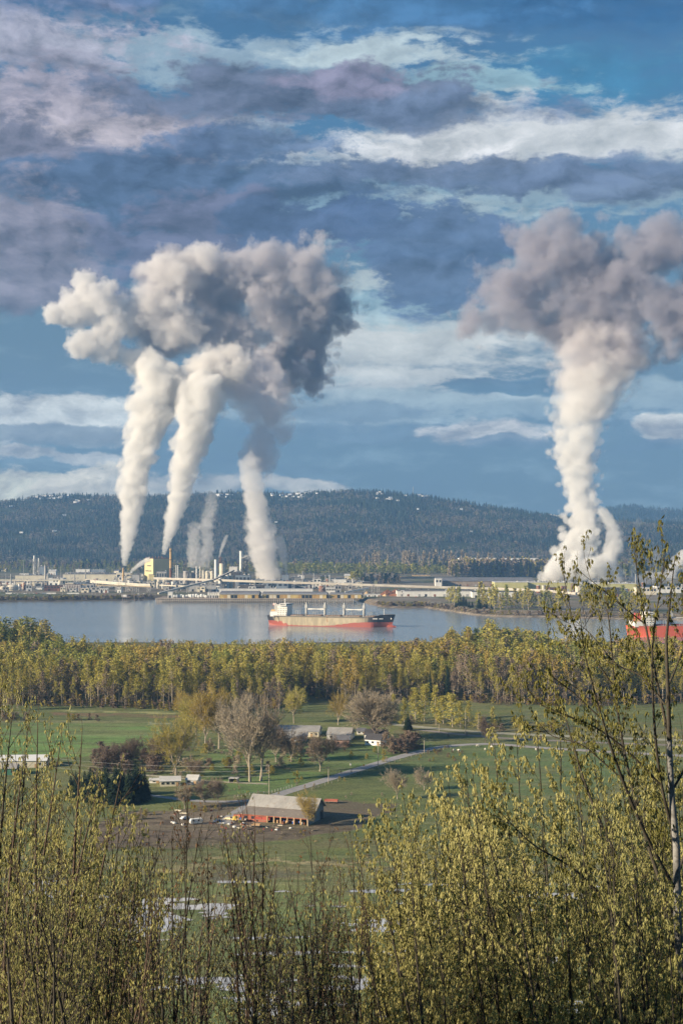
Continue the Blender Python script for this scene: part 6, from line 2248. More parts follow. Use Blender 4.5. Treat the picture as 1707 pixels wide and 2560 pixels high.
# clutter in the open bays
CL = [('barrel', 'blue plastic barrel in the open bays of the barn', 'barrel', paint('blue_plastic', (.04, .12, .42), .4, .1, 1), 'blue barrels in the barn bays'), ('barrel', 'rusty oil drum in the open bays of the barn', 'barrel', RUST, 'rusty drums in the barn bays'),
      ('pallet_stack', 'stack of pale pallets in the open bays of the barn', 'pallets', BARNTAN, 'pallet stacks in the barn bays'), ('white_sack', 'white feed sack in the open bays of the barn', 'sack', WHITE, 'feed sacks in the barn bays')]
CP = []
for k, (nm, lb, cat, m, gr) in enumerate(CL):
    if nm == 'barrel':
        o = MB().lathe(0, 0, [(.27, 0), (.3, .05), (.3, .28), (.33, .32), (.3, .36), (.3, .6), (.33, .64), (.3, .68), (.3, .86), (.27, .9)], 12).build(nm, m)
    elif nm == 'pallet_stack':
        b = MB()
        for q in range(7):
            b.box(0, 0, q * .15, 1.2, 1.0, .1).box(0, 0, q * .15 + .1, .9, .9, .05)
        o = b.build(nm, m)
    else:
        o = MB().lathe(0, 0, [(.3, 0), (.42, .15), (.42, .5), (.3, .75), (.08, .85)], 10).build(nm, m)
    CP.append(tag(o, lb, cat, gr))
r = random.Random(8)
for i in range(34):
    k = r.randrange(4)
    lx, ly = r.uniform(-2.5, 13), r.uniform(-8.6, -3)
    s = 1.25
    if i < 4:
        k = i
        CP[k].location = local(barn, lx, ly); CP[k].scale = (s,) * 3
    else:
        copy_tree(CP[k], local(barn, lx, ly), r.uniform(0, 6), s)


def farm_vehicle(kind, px, row, m, label, rot, cat='car', s=1.0):
    x, y = gp(px, row)
    t = simple_vehicle(kind, m, label, (x, y, PLAIN + .02), rot, cat=cat)
    t.scale = (s, s, s)
    return t


farm_vehicle('car', 462, 2048, CARW, 'white car parked alone on the muddy track before the farm lane', R(50))
farm_vehicle('car', 543, 2054, CARB, 'blue and silver car parked in the middle of the muddy farmyard', R(75))
farm_vehicle('car', 573, 2050, CARC, 'cream car parked beside the red barn shed', R(-20))
# camper trailer
x, y = gp(491, 2060)
t = thing('camper_trailer', 'white camper trailer with a pale roof in the muddy farmyard', 'trailer', (x, y, PLAIN), R(20))
prof = [(-2.8, .5), (-3.0, 1.4), (-2.5, 2.5), (2.4, 2.6), (2.9, 1.8), (2.5, .5)]
n = len(prof)
MB().add([(a, s * 1.1, z) for s in (-1, 1) for a, z in prof], [tuple(range(n)), tuple(range(n, 2 * n))[::-1]] + [(i, n + i, n + (i + 1) % n, (i + 1) % n) for i in range(n)]).build('body', WHITE, t)
for a in (-1.5, .9):
    MB().box(a, -1.13, 1.5, .9, .1, .55).build('window', GLASSD, t)
MB().box(2.0, -1.13, .6, .6, .1, 1.7).build('door', CREAM, t)
for s in (-1, 1):
    MB().tube([(0, s * .98 - .1, .36), (0, s * .98 + .1, .36)], .36, 12).build('wheel', BLACK, t)
MB().beam((2.5, 0, .6), (4.0, 0, .5), .12, .12).build('tow_bar', DARK, t)
# yellow flatbed truck
x, y = gp(600, 2054)
t = thing('flatbed_truck', 'yellow flatbed truck with a loaded bed beside the cream car', 'truck', (x, y, PLAIN), R(-22))
YT = paint('yellow_truck_paint', (.62, .42, .08), .5, .12, .5)
MB().box(-2.4, 0, .6, 1.9, 2.1, 1.7, taper=.86).build('cab', YT, t)
MB().box(-3.36, 0, 1.45, .1, 1.7, .6).build('windscreen', GLASSD, t)
MB().box(1.0, 0, .85, 4.8, 2.2, .25).build('bed', TIMB, t)
for k in range(4):
    MB().box(-.7 + k * 1.15, (k % 2) * .5 - .2, 1.1, .9, 1.2, .5 + .2 * (k % 3)).build('crate', [BARNTAN, paint('blue_plastic', (.04, .12, .42)), RUST, CREAM][k], t)
for a in (-2.4, .6, 1.9):
    for s in (-1, 1):
        MB().tube([(a, s * .95 - .14, .45), (a, s * .95 + .14, .45)], .45, 12).build('wheel', BLACK, t)


def wagon(label, px, row, m, rot, L=6.0, hgt=1.0):
    x, y = gp(px, row)
    t = thing('farm_wagon', label, 'wagon', (x, y, PLAIN), rot)
    MB().box(0, 0, .8, L, 2.2, .2).build('bed', TIMB, t)
    for s in (-1, 1):
        MB().box(0, s * 1.05, 1.0, L, .1, hgt).build('side_board', m, t)
        MB().box(s * L / 2, 0, 1.0, .1, 2.0, hgt).build('end_board', m, t)
    for a in (-L * .32, L * .32):
        for s in (-1, 1):
            MB().tube([(a, s * .85 - .1, .42), (a, s * .85 + .1, .42)], .42, 12).build('wheel', BLACK, t)
    MB().beam((-L / 2, 0, .7), (-L / 2 - 1.8, 0, .45), .12, .12).build('tow_bar', DARK, t)
    return t


wagon('bright red farm wagon parked in front of the open barn bays', 657, 2054, REDP, R(-18), 7.5, 1.2)
wagon('faded red farm wagon standing behind the barn', 828, 2008, paint('faded_red', (.40, .13, .09), .8, .2, .5), R(-8), 6.5, .9)
wagon('small brown wagon at the road end of the barn bays', 640, 2068, BARNTAN, R(-12), 4.0, .5)
# scrap and lumber lying in the yard
r = random.Random(17)
SCR = []
for k, (lb, m, gr) in enumerate((('weathered timber board lying in the farmyard', TIMB, 'timber boards in the farmyard'), ('pale plank lying in the farmyard', CREAM, 'pale planks in the farmyard'), ('white tarpaulin bundle lying in the farmyard', WHITE, 'white bundles in the farmyard'), ('rusty machine part lying in the farmyard', RUST, 'rusty parts in the farmyard'), ('red fuel can in the farmyard', REDP, 'red cans in the farmyard'))):
    if k < 2: o = MB().box(0, 0, 0, 3.2, .5, .18).box(.2, .3, .18, 2.6, .4, .12, .1).build('timber_board' if k == 0 else 'pale_plank', m)
    elif k == 2: o = MB().lathe(0, 0, [(.7, 0), (.8, .25), (.55, .5), (.15, .62)], 9).build('tarp_bundle', m)
    elif k == 3: o = MB().box(0, 0, 0, 1.3, .8, .5).cyl(.3, .1, .5, .35, .5, n=9).beam((-.8, 0, .3), (-1.8, .3, .2), .15, .15).build('machine_part', m)
    else: o = MB().box(0, 0, 0, .6, .35, .6).cyl(.15, 0, .6, .1, .15, n=7).build('fuel_can', m)
    SCR.append(tag(o, lb, ['board', 'plank', 'bundle', 'machine part', 'can'][k], gr))
for i in range(46):
    px, row = r.gauss(625, 62), r.uniform(2058, 2078)
    if i % 4 == 3: px, row = r.uniform(430, 560), r.uniform(2022, 2060)
    x, y = gp(px, row)
    loc = (x, y, PLAIN)
    k = r.choice([0, 0, 1, 1, 2, 2, 3, 3, 4])
    if i < 5: SCR[i].location = loc
    else: copy_tree(SCR[k], loc, r.uniform(0, 6), r.uniform(.8, 1.4))


# ---------------- farm houses and long sheds
def farm_building(px0, px1, base, eave, ridge, depth, label, wall=WHITE, roof=METALR, cat='shed', rot=0.0, win=4, door=1, name='farm_shed', porch=False):
    y = (CAMZ - PLAIN) * F / (base - HZ)
    w = (px1 - px0) * y / F
    t = thing(name, label, cat, (xp((px0 + px1) / 2, y), y + depth / 2, PLAIN), rot)
    h = (base - eave) * y / F
    rise = max(.6, (eave - ridge) * y / F * 1.05 + .0)
    MB().box(0, 0, -.3, w, depth, h + .3).build('wall', wall, t)
    MB().gable(0, 0, h + .02, w, depth, rise, over=.5).build('roof', roof, t)
    for k in range(win):
        MB().box(-w / 2 + w * (k + .5) / win, -depth / 2 - .06, h * .4, min(1.4, w / win * .5), .15, h * .35).build('window', GLASSD, t)
    for k in range(door):
        MB().box(-w / 2 + w * (k + .85) / max(1, door), -depth / 2 - .08, 0, 1.3, .18, min(2.1, h * .8)).build('door', BARNTAN, t)
    return t


farm_building(683, 800, 1842, 1829, 1818, 18, 'long pale poultry shed with a bright metal roof', CREAM, METALR, rot=R(-6), win=10)
farm_building(672, 742, 1853, 1842, 1833, 10, 'low white poultry shed in front of the long pale one', WHITE, METALR, rot=R(-5), win=6)
farm_building(742, 768, 1853, 1840, 1829, 10, 'grey blue end bay joined to the low white poultry shed', BLUEG, METALR, win=1)
farm_building(822, 882, 1850, 1837, 1823, 16, 'pale gabled shed between the poultry sheds and the farmhouse', WHITE, METALR, rot=R(-10), win=3)
farm_building(892, 914, 1836, 1828, 1822, 9, 'small white outbuilding behind the bare maple', WHITE, ROOFG, win=2)
farm_building(836, 872, 1868, 1850, 1841, 9, 'small pinkish brown house among orchard twigs', paint('pinkish_boards', (.48, .30, .24), .8, .15, .4), ROOFG, cat='house', name='farm_house', win=2)
farm_building(914, 968, 1852, 1838, 1826, 10, 'upper white farmhouse with a dark roof behind the bare maple', WHITE, ROOFD, cat='house', rot=R(-12), win=4, name='farm_house')
farm_building(918, 960, 1864, 1850, 1838, 9, 'white two storey farmhouse under the bare maple', HWH, ROOFD, cat='house', rot=R(-25), win=3, name='farm_house')
farm_building(-60, 112, 1920, 1903, 1893, 16, 'long white roofed barn at the pasture edge on the far left', CREAM, paint('bright_metal_roof', (.74, .74, .73), .4, .06, .3), cat='barn', rot=R(5), win=5, name='white_barn')
farm_building(5, 40, 1938, 1922, 1912, 9, 'green sided white gabled shed before the long white roofed barn', paint('green_boards', (.05, .16, .11), .7, .2, .4), METALR, win=2)
farm_building(398, 448, 1966, 1953, 1944, 9, 'low pale farmhouse with a flat gable behind pale brown trees', CREAM, ROOFW, cat='house', rot=R(8), win=4, name='farm_house')
farm_building(468, 496, 1962, 1950, 1940, 8, 'small white cottage right of the low pale farmhouse', HWH, ROOFW, cat='house', rot=R(-10), win=2, name='farm_house')
farm_building(374, 398, 1958, 1951, 1947, 6, 'little white hut left of the low pale farmhouse', WHITE, ROOFW, win=1)
x, y = gp(585, 1956)
t = thing('field_shelter', 'small open grey shelter standing beside the driveway', 'shelter', (x, y, PLAIN), R(-15))
for s in (-1, 1):
    MB().box(s * 2.3, 0, 0, .15, 3, 2.3).build('side_wall', STEEL, t)
MB().box(0, 1.5, 0, 4.5, .15, 2.3).build('back_wall', DARK, t)
MB().box(0, 0, 2.3, 5.2, 3.8, .15).build('roof', ROOFW, t)

# ---------------- utility poles, signs, fences
def utility_pole(px, row, top, label, arm=True, rot=R(30), off=.12):
    x, y = gp(px, row)
    H = (row - top) * y / F
    t = thing('utility_pole', label, 'pole', (x, y, PLAIN), rot)
    MB().cyl(0, 0, -.3, .2, H + .3, .13, n=8).build('shaft', POSTW, t)
    if arm:
        MB().box(0, 0, H * (.58 if H > 13 else .93), 2.8, .16, .18).build('crossarm', POSTW, t)
        for k in (-1.2, -.6, .6, 1.2):
            MB().cyl(k, 0, H * (.58 if H > 13 else .93) + .18, .07, .22, .04, n=6).build('insulator', GLASSD, t)
    return t, (x, y, PLAIN + H)


ups = []
for px, row, top, lb in ((673, 1993, 1912, 'tall pale utility pole with a low crossarm behind the barn'), (821, 1958, 1917, 'short utility pole beside the country road'), (945, 1920, 1858, 'pale utility pole with crossarm on the far side of the road, below the maple'),
                         (1060, 1883, 1846, 'utility pole beside the road before its bend'), (1163, 1835, 1776, 'tall white utility pole on the levee'), (1097, 1830, 1808, 'short pole on the levee left of the tall white one'),
                         (1196, 1826, 1783, 'grey pole on the levee right of the tall white one'), (1490, 1846, 1792, 'white pole on the levee behind the big twigs')):
    ups.append(utility_pole(px, row, top, lb))
for k, (a, b_) in enumerate(((0, 1), (1, 2), (2, 3), (3, 4))):
    pa, pb = Vector(ups[a][1]), Vector(ups[b_][1])
    n = 10
    pts = [pa + (pb - pa) * (i / n) - Vector((0, 0, 2.0 * 4 * (i / n) * (1 - i / n) + .3)) for i in range(n + 1)]
    o = MB().tube([p - pa for p in pts], .03, 4).build('power_line', DARK, loc=tuple(pa))
    tag(o, 'thin power line sagging between utility poles, ' + ['first span from the barn', 'second span from the barn', 'third span from the barn', 'last span to the levee'][k], 'power line')
for k in range(3):
    pa = Vector(ups[0][1]) - Vector((0, 0, .3 + k * 2.6))
    xq, yq = gp(380, 1990)
    pb = Vector((xq - 60, yq + 40, PLAIN + 13 - k * 2.4))
    pts = [pa + (pb - pa) * (i / 10) - Vector((0, 0, 2.2 * 4 * (i / 10) * (1 - i / 10))) for i in range(11)]
    o = MB().tube([p - pa for p in pts], .035, 4).build('power_line', paint('pale_wire', (.45, .45, .45), .5), loc=tuple(pa))
    tag(o, ['topmost', 'middle', 'lowest'][k] + ' of three power lines running from the tall pole behind the barn past the shelter', 'power line')
for px, row, top, col, lb, shape in ((909, 1924, 1912, YT, 'yellow diamond road sign on the country road', 4), (876, 1919, 1909, WHITE, 'small white square road sign on the country road', 0)):
    x, y = gp(px, row)
    t = thing('road_sign', lb, 'sign', (x, y, PLAIN), R(-20))
    H = (row - top) * y / F
    MB().cyl(0, 0, -.2, .06, H + .2, n=6).build('post', POSTW, t)
    if shape: MB().add([(0, -.08, H - .9), (.75, -.08, H - .15), (0, -.08, H + .6), (-.75, -.08, H - .15), (0, -.03, H - .9), (.75, -.03, H - .15), (0, -.03, H + .6), (-.75, -.03, H - .15)], [(0, 1, 2, 3), (7, 6, 5, 4), (0, 4, 5, 1), (1, 5, 6, 2), (2, 6, 7, 3), (3, 7, 4, 0)]).build('sign_board', col, t)
    else: MB().box(0, -.06, H - 1.0, 1.1, .05, 1.2).build('sign_board', col, t)


def fence(label, pts, n, m, h=1.3, rails=2, name='post_fence', z=PLAIN):
    P = [Vector((*gp(px, row)[:2], z)) for px, row in pts]
    t = thing(name, label, 'fence', tuple(P[0]))
    tot = sum((b - a).length for a, b in zip(P, P[1:]))
    def at(q):
        for a, b in zip(P, P[1:]):
            L = (b - a).length
            if q <= L + 1e-6: return a + (b - a) * (q / L) - P[0]
            q -= L
        return P[-1] - P[0]
    for i in range(n):
        p = at(tot * i / (n - 1))
        MB().box(p.x, p.y, -.2, .2, .2, h + .2).build('post', m, t)
    for k in range(rails):
        b = MB()
        b.tube([at(tot * i / 12) + Vector((0, 0, h * (.45 + .45 * k))) for i in range(13)], .045, 4)
        b.build('rail', m, t)
    return t


fence('white post fence around the small lawn by the tall pole', [(586, 1995), (610, 1990), (640, 1986), (676, 1983), (730, 1968)], 17, paint('white_post', (.62, .58, .50), .8, .15, 1))
fence('grey wire fence along the country road beside the pasture', [(745, 1986), (852, 1951), (960, 1914), (1050, 1886), (1120, 1872), (1225, 1864)], 30, POSTW, 1.3)
fence('dark post fence along the top of the pasture beyond the road bend', [(1225, 1864), (1361, 1875), (1500, 1884), (1700, 1894)], 18, TIMB, 1.4)
fence('pale rail fence along the driveway', [(330, 1940), (480, 1951), (575, 1960), (668, 1963)], 16, POSTW, 1.2)


# ---------------- grazing sheep
def make_sheep():
    t = bpy.data.meshes.new('sheep')
    bm = bmesh.new()
    P = {'rump': (-.45, 0, .62, .24), 'mid': (0, 0, .64, .30), 'chest': (.38, 0, .62, .25), 'neck': (.62, 0, .66, .14), 'head': (.80, 0, .50, .10), 'nose': (.90, 0, .34, .06)}
    vs = {k: bm.verts.new(v[:3]) for k, v in P.items()}
    rad = {k: v[3] for k, v in P.items()}
    for a, b in (('rump', 'mid'), ('mid', 'chest'), ('chest', 'neck'), ('neck', 'head'), ('head', 'nose')):
        bm.edges.new((vs[a], vs[b]))
    for nm, par, x in (('h', 'rump', -.42), ('f', 'chest', .36)):
        for s in (-1, 1):
            prev = vs[par]
            for i, (dx, z, q) in enumerate(((0, .42, .09), (-.04 if nm == 'h' else .03, .24, .05), (0, .0, .045))):
                k = nm + str(s) + str(i)
                v = bm.verts.new((x + dx, s * .15, z)); vs[k] = v; rad[k] = q
                bm.edges.new((prev, v)); prev = v
    bm.verts.index_update()
    order = sorted(vs.items(), key=lambda kv: kv[1].index)
    bm.to_mesh(t); bm.free()
    o = bpy.data.objects.new('sheep', t); COL.objects.link(o)
    sk = o.modifiers.new('skin', 'SKIN')
    for i, (k, v) in enumerate(order):
        t.skin_vertices[0].data[i].radius = (rad[k], rad[k])
    t.skin_vertices[0].data[[k for k, _ in order].index('mid')].use_root = True
    o.modifiers.new('sub', 'SUBSURF').levels = 1
    me = bpy.data.meshes.new_from_object(o.evaluated_get(bpy.context.evaluated_depsgraph_get()))
    o.modifiers.clear(); o.data = me; me.materials.clear(); me.materials.append(paint('sheep_wool', (.62, .58, .50), 1, .12, 3, False))
    tag(o, 'white sheep grazing in the pasture below the road bend', 'sheep', 'sheep in the pasture')
    return o


sp_ = make_sheep()
r = random.Random(4)
for i, (px, row) in enumerate(((1193, 1867), (1212, 1876), (1135, 1878), (1147, 1879), (1340, 1876), (1402, 1878), (1610, 1921), (1228, 1870))):
    x, y = gp(px, row)
    if i == 0: sp_.location = (x, y, PLAIN); sp_.scale = (1.7,) * 3
    else: copy_tree(sp_, (x, y, PLAIN), r.uniform(0, 6), 1.7)


# ---------------- pale rush tussocks and puddle edges in the pasture
def tussocks():
    rg = np.random.default_rng(8)
    n = 2600
    px = rg.uniform(-100, 1800, n); row = rg.uniform(2085, 2420, n)
    k = fbm(px / 120, row / 26, 3) > .5
    px, row = px[k], row[k]
    y = (CAMZ - PLAIN) * F / (row - HZ); x = (px - 853.5) * y / F
    z = land(x, y)
    C, S = [], []
    m = 14
    base = np.repeat(np.stack([x, y, z], -1), m, 0)
    s = np.repeat(rg.uniform(.3, .9, len(x)), m)
    p0 = base + rg.normal(size=base.shape) * np.array([1, 1, 0]) * s[:, None] * .5
    tip = p0 + np.stack([rg.normal(size=len(s)) * .3, rg.normal(size=len(s)) * .3, rg.uniform(.5, 1.1, len(s))], -1) * s[:, None]
    sd_ = np.stack([rg.normal(size=len(s)), rg.normal(size=len(s)), 0 * s], -1) * .13 * s[:, None]
    V = np.stack([p0 - sd_, p0 + sd_, tip], 1).reshape(-1, 3)
    o = np_mesh('rushes', V, np.arange(len(V)).reshape(-1, 3), leafmat('dry_rush', (.20, .17, .09), (.34, .28, .16), .2))
    tag(o, 'pale dry rush tussocks in the flooded pasture', 'rushes', kind='stuff')


tussocks()

# ------------------------------------------------------------------ budding trees on the near hillside
BK1 = paint('grey_mottled_bark', (.085, .08, .07), .85, .4, 7, False, var2=(.29, .29, .285))
BK2 = paint('young_dark_bark', (.052, .046, .036), .8, .35, 9, False)
BK3 = paint('reddish_young_bark', (.085, .060, .045), .8, .35, 9, False)
CAT1 = leafmat('yellow_catkins', (.30, .285, .095), (.55, .51, .22), .34, .6)
CAT2 = leafmat('olive_catkins', (.225, .225, .08), (.44, .415, .17), .34, .6)
CAT4 = leafmat('dark_olive_catkins', (.12, .12, .03), (.27, .25, .075), .3, .6)
CAT3 = leafmat('rusty_buds', (.16, .075, .035), (.26, .15, .07), .2, .6)


class Shrub:
    """grows stems, branches and twigs as tubes and hangs tassels of young leaf on the twigs"""
    def __init__(self, seed, leafy=1.0, blade=(.07, .022)):
        self.r = random.Random(seed)
        self.rg = np.random.default_rng(seed)
        self.w = MB()
        self.nodes = []          # (position, strength)
        self.leafy = leafy
        self.blade = blade

    def run(self, pts, rad, sides, mi=0):
        self.w.tube(pts, rad, sides, mi, cap=False)

    def twig(self, p, d, ln, r0):
        r = self.r
        n = 4
        pts, d = [p], d
        for i in range(n):
            d = (d + Vector((r.uniform(-.14, .14), r.uniform(-.14, .14), r.uniform(-.02, .16)))).normalized()
            pts.append(pts[-1] + d * (ln / n))
        self.run(pts, [r0, r0 * .85, r0 * .7, r0 * .55, .0012], 3)
        for k in range(1, n + 1):
            if r.random() < (.95 if k == n else .62) * self.leafy:
                self.nodes.append((pts[k], 1.0 if k == n else .75))
        return pts

    def branch(self, p, d, ln, r0, lev):
        r = self.r
        n = 6
        pts = [p]
        for i in range(n):
            d = (d + Vector((r.uniform(-.10, .10), r.uniform(-.10, .10), r.uniform(0, .13)))).normalized()
            pts.append(pts[-1] + d * (ln / n))
        self.run(pts, [r0 + (.0022 - r0) * (i / n) ** .8 for i in range(n + 1)], 4 if lev == 0 else 3)
        nt = max(3, int(ln * (7.5 if lev == 0 else 8)))
        for k in range(nt):
            t = .22 + .78 * (k + r.random() * .6) / nt
            i = min(n - 1, int(t * n))
            q = pts[i].lerp(pts[i + 1], t * n - i)
            dd = turn(d, r.uniform(.5, .85), r)
            dd = (dd + Vector((0, 0, .25))).normalized()
            if lev == 0 and ln > .9 and r.random() < .42:
                self.branch(q, dd, ln * r.uniform(.28, .5), r0 * .45, 1)
            else:
                self.twig(q, dd, r.uniform(.13, .34), .0032)
        self.twig(pts[-1], d, r.uniform(.12, .25), .003)

    def stem(self, base, tip, r0, bow=(0, 0, 0), nb=14, start=.35, blen=(.9, 2.0), ang=(.45, .8), wob=.05):
        r = self.r
        base, tip, bow = Vector(base), Vector(tip), Vector(bow)
        n = 18
        L = (tip - base).length
        ph = r.uniform(0, 6)
        pts = []
        for i in range(n + 1):
            t = i / n
            q = base.lerp(tip, t) + bow * (4 * t * (1 - t))
            q += Vector((math.sin(t * 9 + ph), math.cos(t * 7 + ph), 0)) * wob * math.sin(math.pi * t)
            pts.append(q)
        self.run(pts, [r0 * (1 - t / n) ** .75 + .004 for t in range(n + 1)], 6)
        for k in range(nb):
            t = start + (.985 - start) * ((k + r.random() * .7) / nb)
            i = min(n - 1, int(t * n))
            q = pts[i].lerp(pts[i + 1], t * n - i)
            d0 = (pts[i + 1] - pts[i]).normalized()
            dd = turn(d0, r.uniform(*ang), r)
            if dd.z < .15: dd.z = .15 + .2 * r.random()
            ln = r.uniform(*blen) * (1.05 - .75 * ((t - start) / (1 - start)))
            self.branch(q, dd.normalized(), ln, max(.004, r0 * .42 * (1.05 - t)), 0)
        self.twig(pts[-1], (pts[-1] - pts[-2]).normalized(), .25, .004)
        return pts

    def leaves(self, per=(3, 6)):
        """each node carries a small tuft: drooping folded blades"""
        rg = self.rg
        if not self.nodes: return np.zeros((0, 3)), np.zeros((0, 4), int)
        P = np.array([tuple(p) for p, s in self.nodes]); S = np.array([s for p, s in self.nodes])
        cnt = rg.integers(per[0], per[1] + 1, len(P))
        P, S = np.repeat(P, cnt, 0), np.repeat(S, cnt)
        n = len(P)
        L = self.blade[0] * rg.uniform(.55, 1.5, n) * S
        W = self.blade[1] * rg.uniform(.6, 1.5, n)
        a = rg.uniform(0, 2 * math.pi, n)
        out = np.stack([np.cos(a), np.sin(a), np.zeros(n)], -1)
        droop = rg.uniform(.05, .48, n)[:, None]
        d = out * droop + np.array([0, 0, -1.0]) * (1.05 - droop * .4)
        up = rg.random(n) < .07
        d[up, 2] *= -.6
        d /= np.linalg.norm(d, axis=1)[:, None]
        s = np.cross(d, rg.normal(size=(n, 3))); s /= np.linalg.norm(s, axis=1)[:, None] + 1e-9
        p0 = P + out * .012
        p2 = p0 + d * L[:, None]
        m = p0 + d * (L * .45)[:, None]
        f = np.cross(d, s) * (W * .35)[:, None]
        V = np.stack([p0, m + s * W[:, None] * .5 + f, p2, m - s * W[:, None] * .5 + f], 1).reshape(-1, 3)
        return V, np.arange(4 * n).reshape(-1, 4)

    def build(self, name, label, loc0, bark, leafm, per=(3, 6), group=None, cat='tree'):
        t = thing(name, label, cat, tuple(loc0), 0, group)
        o = Vector(loc0)
        self.w.v = [tuple(Vector(v) - o) for v in self.w.v]
        self.w.build('trunk', bark, t, smooth=True)
        V, Fc = self.leaves(per)
        if len(V):
            np_mesh('young_leaves', V - np.array(loc0)[None], Fc, leafm, parent=t)
        return t


def on_land(x, y):
    return Vector((x, y, float(land(np.array([x]), np.array([y]))[0]) - .25))


def spot(px, row, y):
    return Vector((xp(px, y), y, zp(row, y)))


def thicket(name, label, seed, px_base, y, tips, bark, leafm, leafy=1.0, r0=.05, nb=13, start=.4, blen=(.8, 1.8), per=(3, 6), blade=None, spread=1.2, bow=.5, ang=(.4, .75)):
    """several stems rising from one stool; tips = (px, row, depth offset)"""
    s = Shrub(seed, leafy, blade or (.0034 * y, .00105 * y))
    r = s.r
    b0 = on_land(xp(px_base, y), y)
    for px, row, dy in tips:
        base = b0 + Vector((r.uniform(-.35, .35) * spread, r.uniform(-.35, .35) * spread, 0))
        tip = spot(px, row, y + dy)
        s.stem(base, tip, r0 * r.uniform(.75, 1.25), (r.uniform(-bow, bow) * .5 + (tip.x - base.x) * -.12, r.uniform(-bow, bow), 0), nb=nb, start=start, blen=blen, ang=ang)
    return s.build(name, label, b0, bark, leafm, per)


# the big tree at the right: one grey mottled trunk, long limbs sweeping up to the left
def big_tree():
    s = Shrub(101, .9, (.066, .021))
    y = 18.0
    b0 = on_land(xp(1706, y), y)
    trunk = [b0, spot(1712, 2640, y), spot(1706, 2480, y), spot(1692, 2300, y), spot(1690, 2120, y - .05), spot(1677, 1980, y - .1), spot(1672, 1850, y - .1), spot(1668, 1720, y - .15), spot(1664, 1600, y - .1), spot(1676, 1480, y), spot(1686, 1392, y + .1)]
    s.run(trunk[:7], [.085, .066, .059, .052, .046, .040, .033], 10, 1)
    s.run(trunk[6:], [.033, .026, .019, .011, .004], 7)
    limbs = [  # (px, row, dy) control points from the fork to the tip, base radius
        ([(1672, 1850, 0), (1640, 1700, .1), (1612, 1560, .2), (1598, 1470, .25), (1586, 1392, .3)], .026),
        ([(1686, 2100, 0), (1652, 1960, -.2), (1634, 1800, -.4), (1630, 1620, -.5), (1648, 1480, -.5), (1662, 1380, -.5)], .030),
        ([(1694, 2320, 0), (1640, 2180, .3), (1590, 2010, .5), (1556, 1860, .7), (1536, 1720, .8), (1524, 1580, .8), (1512, 1480, .9)], .038),
        ([(1690, 2230, 0), (1610, 2080, -.4), (1548, 1930, -.7), (1505, 1800, -.9), (1462, 1640, -1.0), (1452, 1560, -1.1)], .034),
        ([(1696, 2380, 0), (1610, 2260, .6), (1520, 2100, 1.0), (1462, 1960, 1.2), (1428, 1850, 1.3), (1400, 1770, 1.4), (1330, 1752, 1.5)], .034),
        ([(1660, 1760, .0), (1600, 1690, .2), (1540, 1660, .3), (1480, 1590, .4), (1446, 1560, .4)], .016),
        ([(1700, 2470, 0), (1620, 2380, -.5), (1520, 2260, -.9), (1430, 2170, -1.2), (1330, 2110, -1.4), (1240, 2020, -1.6)], .030),
        ([(1648, 1960, -.2), (1570, 1880, -.3), (1490, 1820, -.4), (1420, 1790, -.5), (1350, 1760, -.5), (1300, 1700, -.5)], .018),
        ([(1600, 2050, .4), (1560, 1960, .4), (1500, 1900, .4), (1450, 1860, .4), (1380, 1840, .5), (1340, 1800, .5)], .016),
        ([(1536, 1720, .8), (1480, 1640, .8), (1440, 1580, .9), (1420, 1500, .9), (1404, 1420, 1.0)], .013),
        ([(1612, 1560, .2), (1560, 1520, .1), (1500, 1470, 0), (1462, 1440, 0)], .011),
        ([(1668, 1720, 0), (1700, 1640, .2), (1740, 1540, .3), (1752, 1440, .4)], .018),
        ([(1690, 2200, 0), (1730, 2060, .3), (1760, 1900, .4), (1772, 1740, .5)], .026),
        ([(1505, 1800, -.9), (1430, 1730, -.9), (1372, 1680, -1.0), (1352, 1600, -1.0)], .014),
        ([(1676, 1980, -.1), (1720, 1900, 0), (1738, 1800, .1), (1730, 1680, .2), (1716, 1560, .2), (1704, 1450, .2)], .02),
    ]
    for pts, r0 in limbs:
        r0 *= .66
        P = [spot(px, row, y + dy) for px, row, dy in pts]
        Q = []
        for i in range(len(P) - 1):
            p0, p1, p2, p3 = P[max(i - 1, 0)], P[i], P[i + 1], P[min(i + 2, len(P) - 1)]
            for k in range(6):
                t = k / 6
                Q.append(.5 * ((2 * p1) + (p2 - p0) * t + (2 * p0 - 5 * p1 + 4 * p2 - p3) * t * t + (3 * p1 - p0 - 3 * p2 + p3) * t ** 3))
        Q.append(P[-1])
        n = len(Q) - 1
        s.run(Q, [r0 * (1 - i / n) ** .8 + .003 for i in range(n + 1)], 6)
        L = sum((b - a).length for a, b in zip(Q, Q[1:]))
        nb = int(L * 6.5)
        for k in range(nb):
            t = .12 + .86 * (k + s.r.random() * .7) / nb
            i = min(n - 1, int(t * n))
            d0 = (Q[i + 1] - Q[i]).normalized()
            dd = turn(d0, s.r.uniform(.4, .75), s.r)
            if dd.z < .1: dd.z = .1 + .25 * s.r.random()
            if s.r.random() < .6:
                s.branch(Q[i], dd.normalized(), s.r.uniform(.3, .95) * (1.1 - .6 * t), max(.0035, r0 * .35 * (1 - t)), 0)
            else:
                s.twig(Q[i], dd.normalized(), s.r.uniform(.1, .25), .003)
        s.twig(Q[-1], (Q[-1] - Q[-2]).normalized(), .2, .004)
    return s.build('budding_tree', 'tall budding tree with grey mottled trunk and long limbs before the red ship', b0, [BK2, BK1], CAT4, (3, 6))


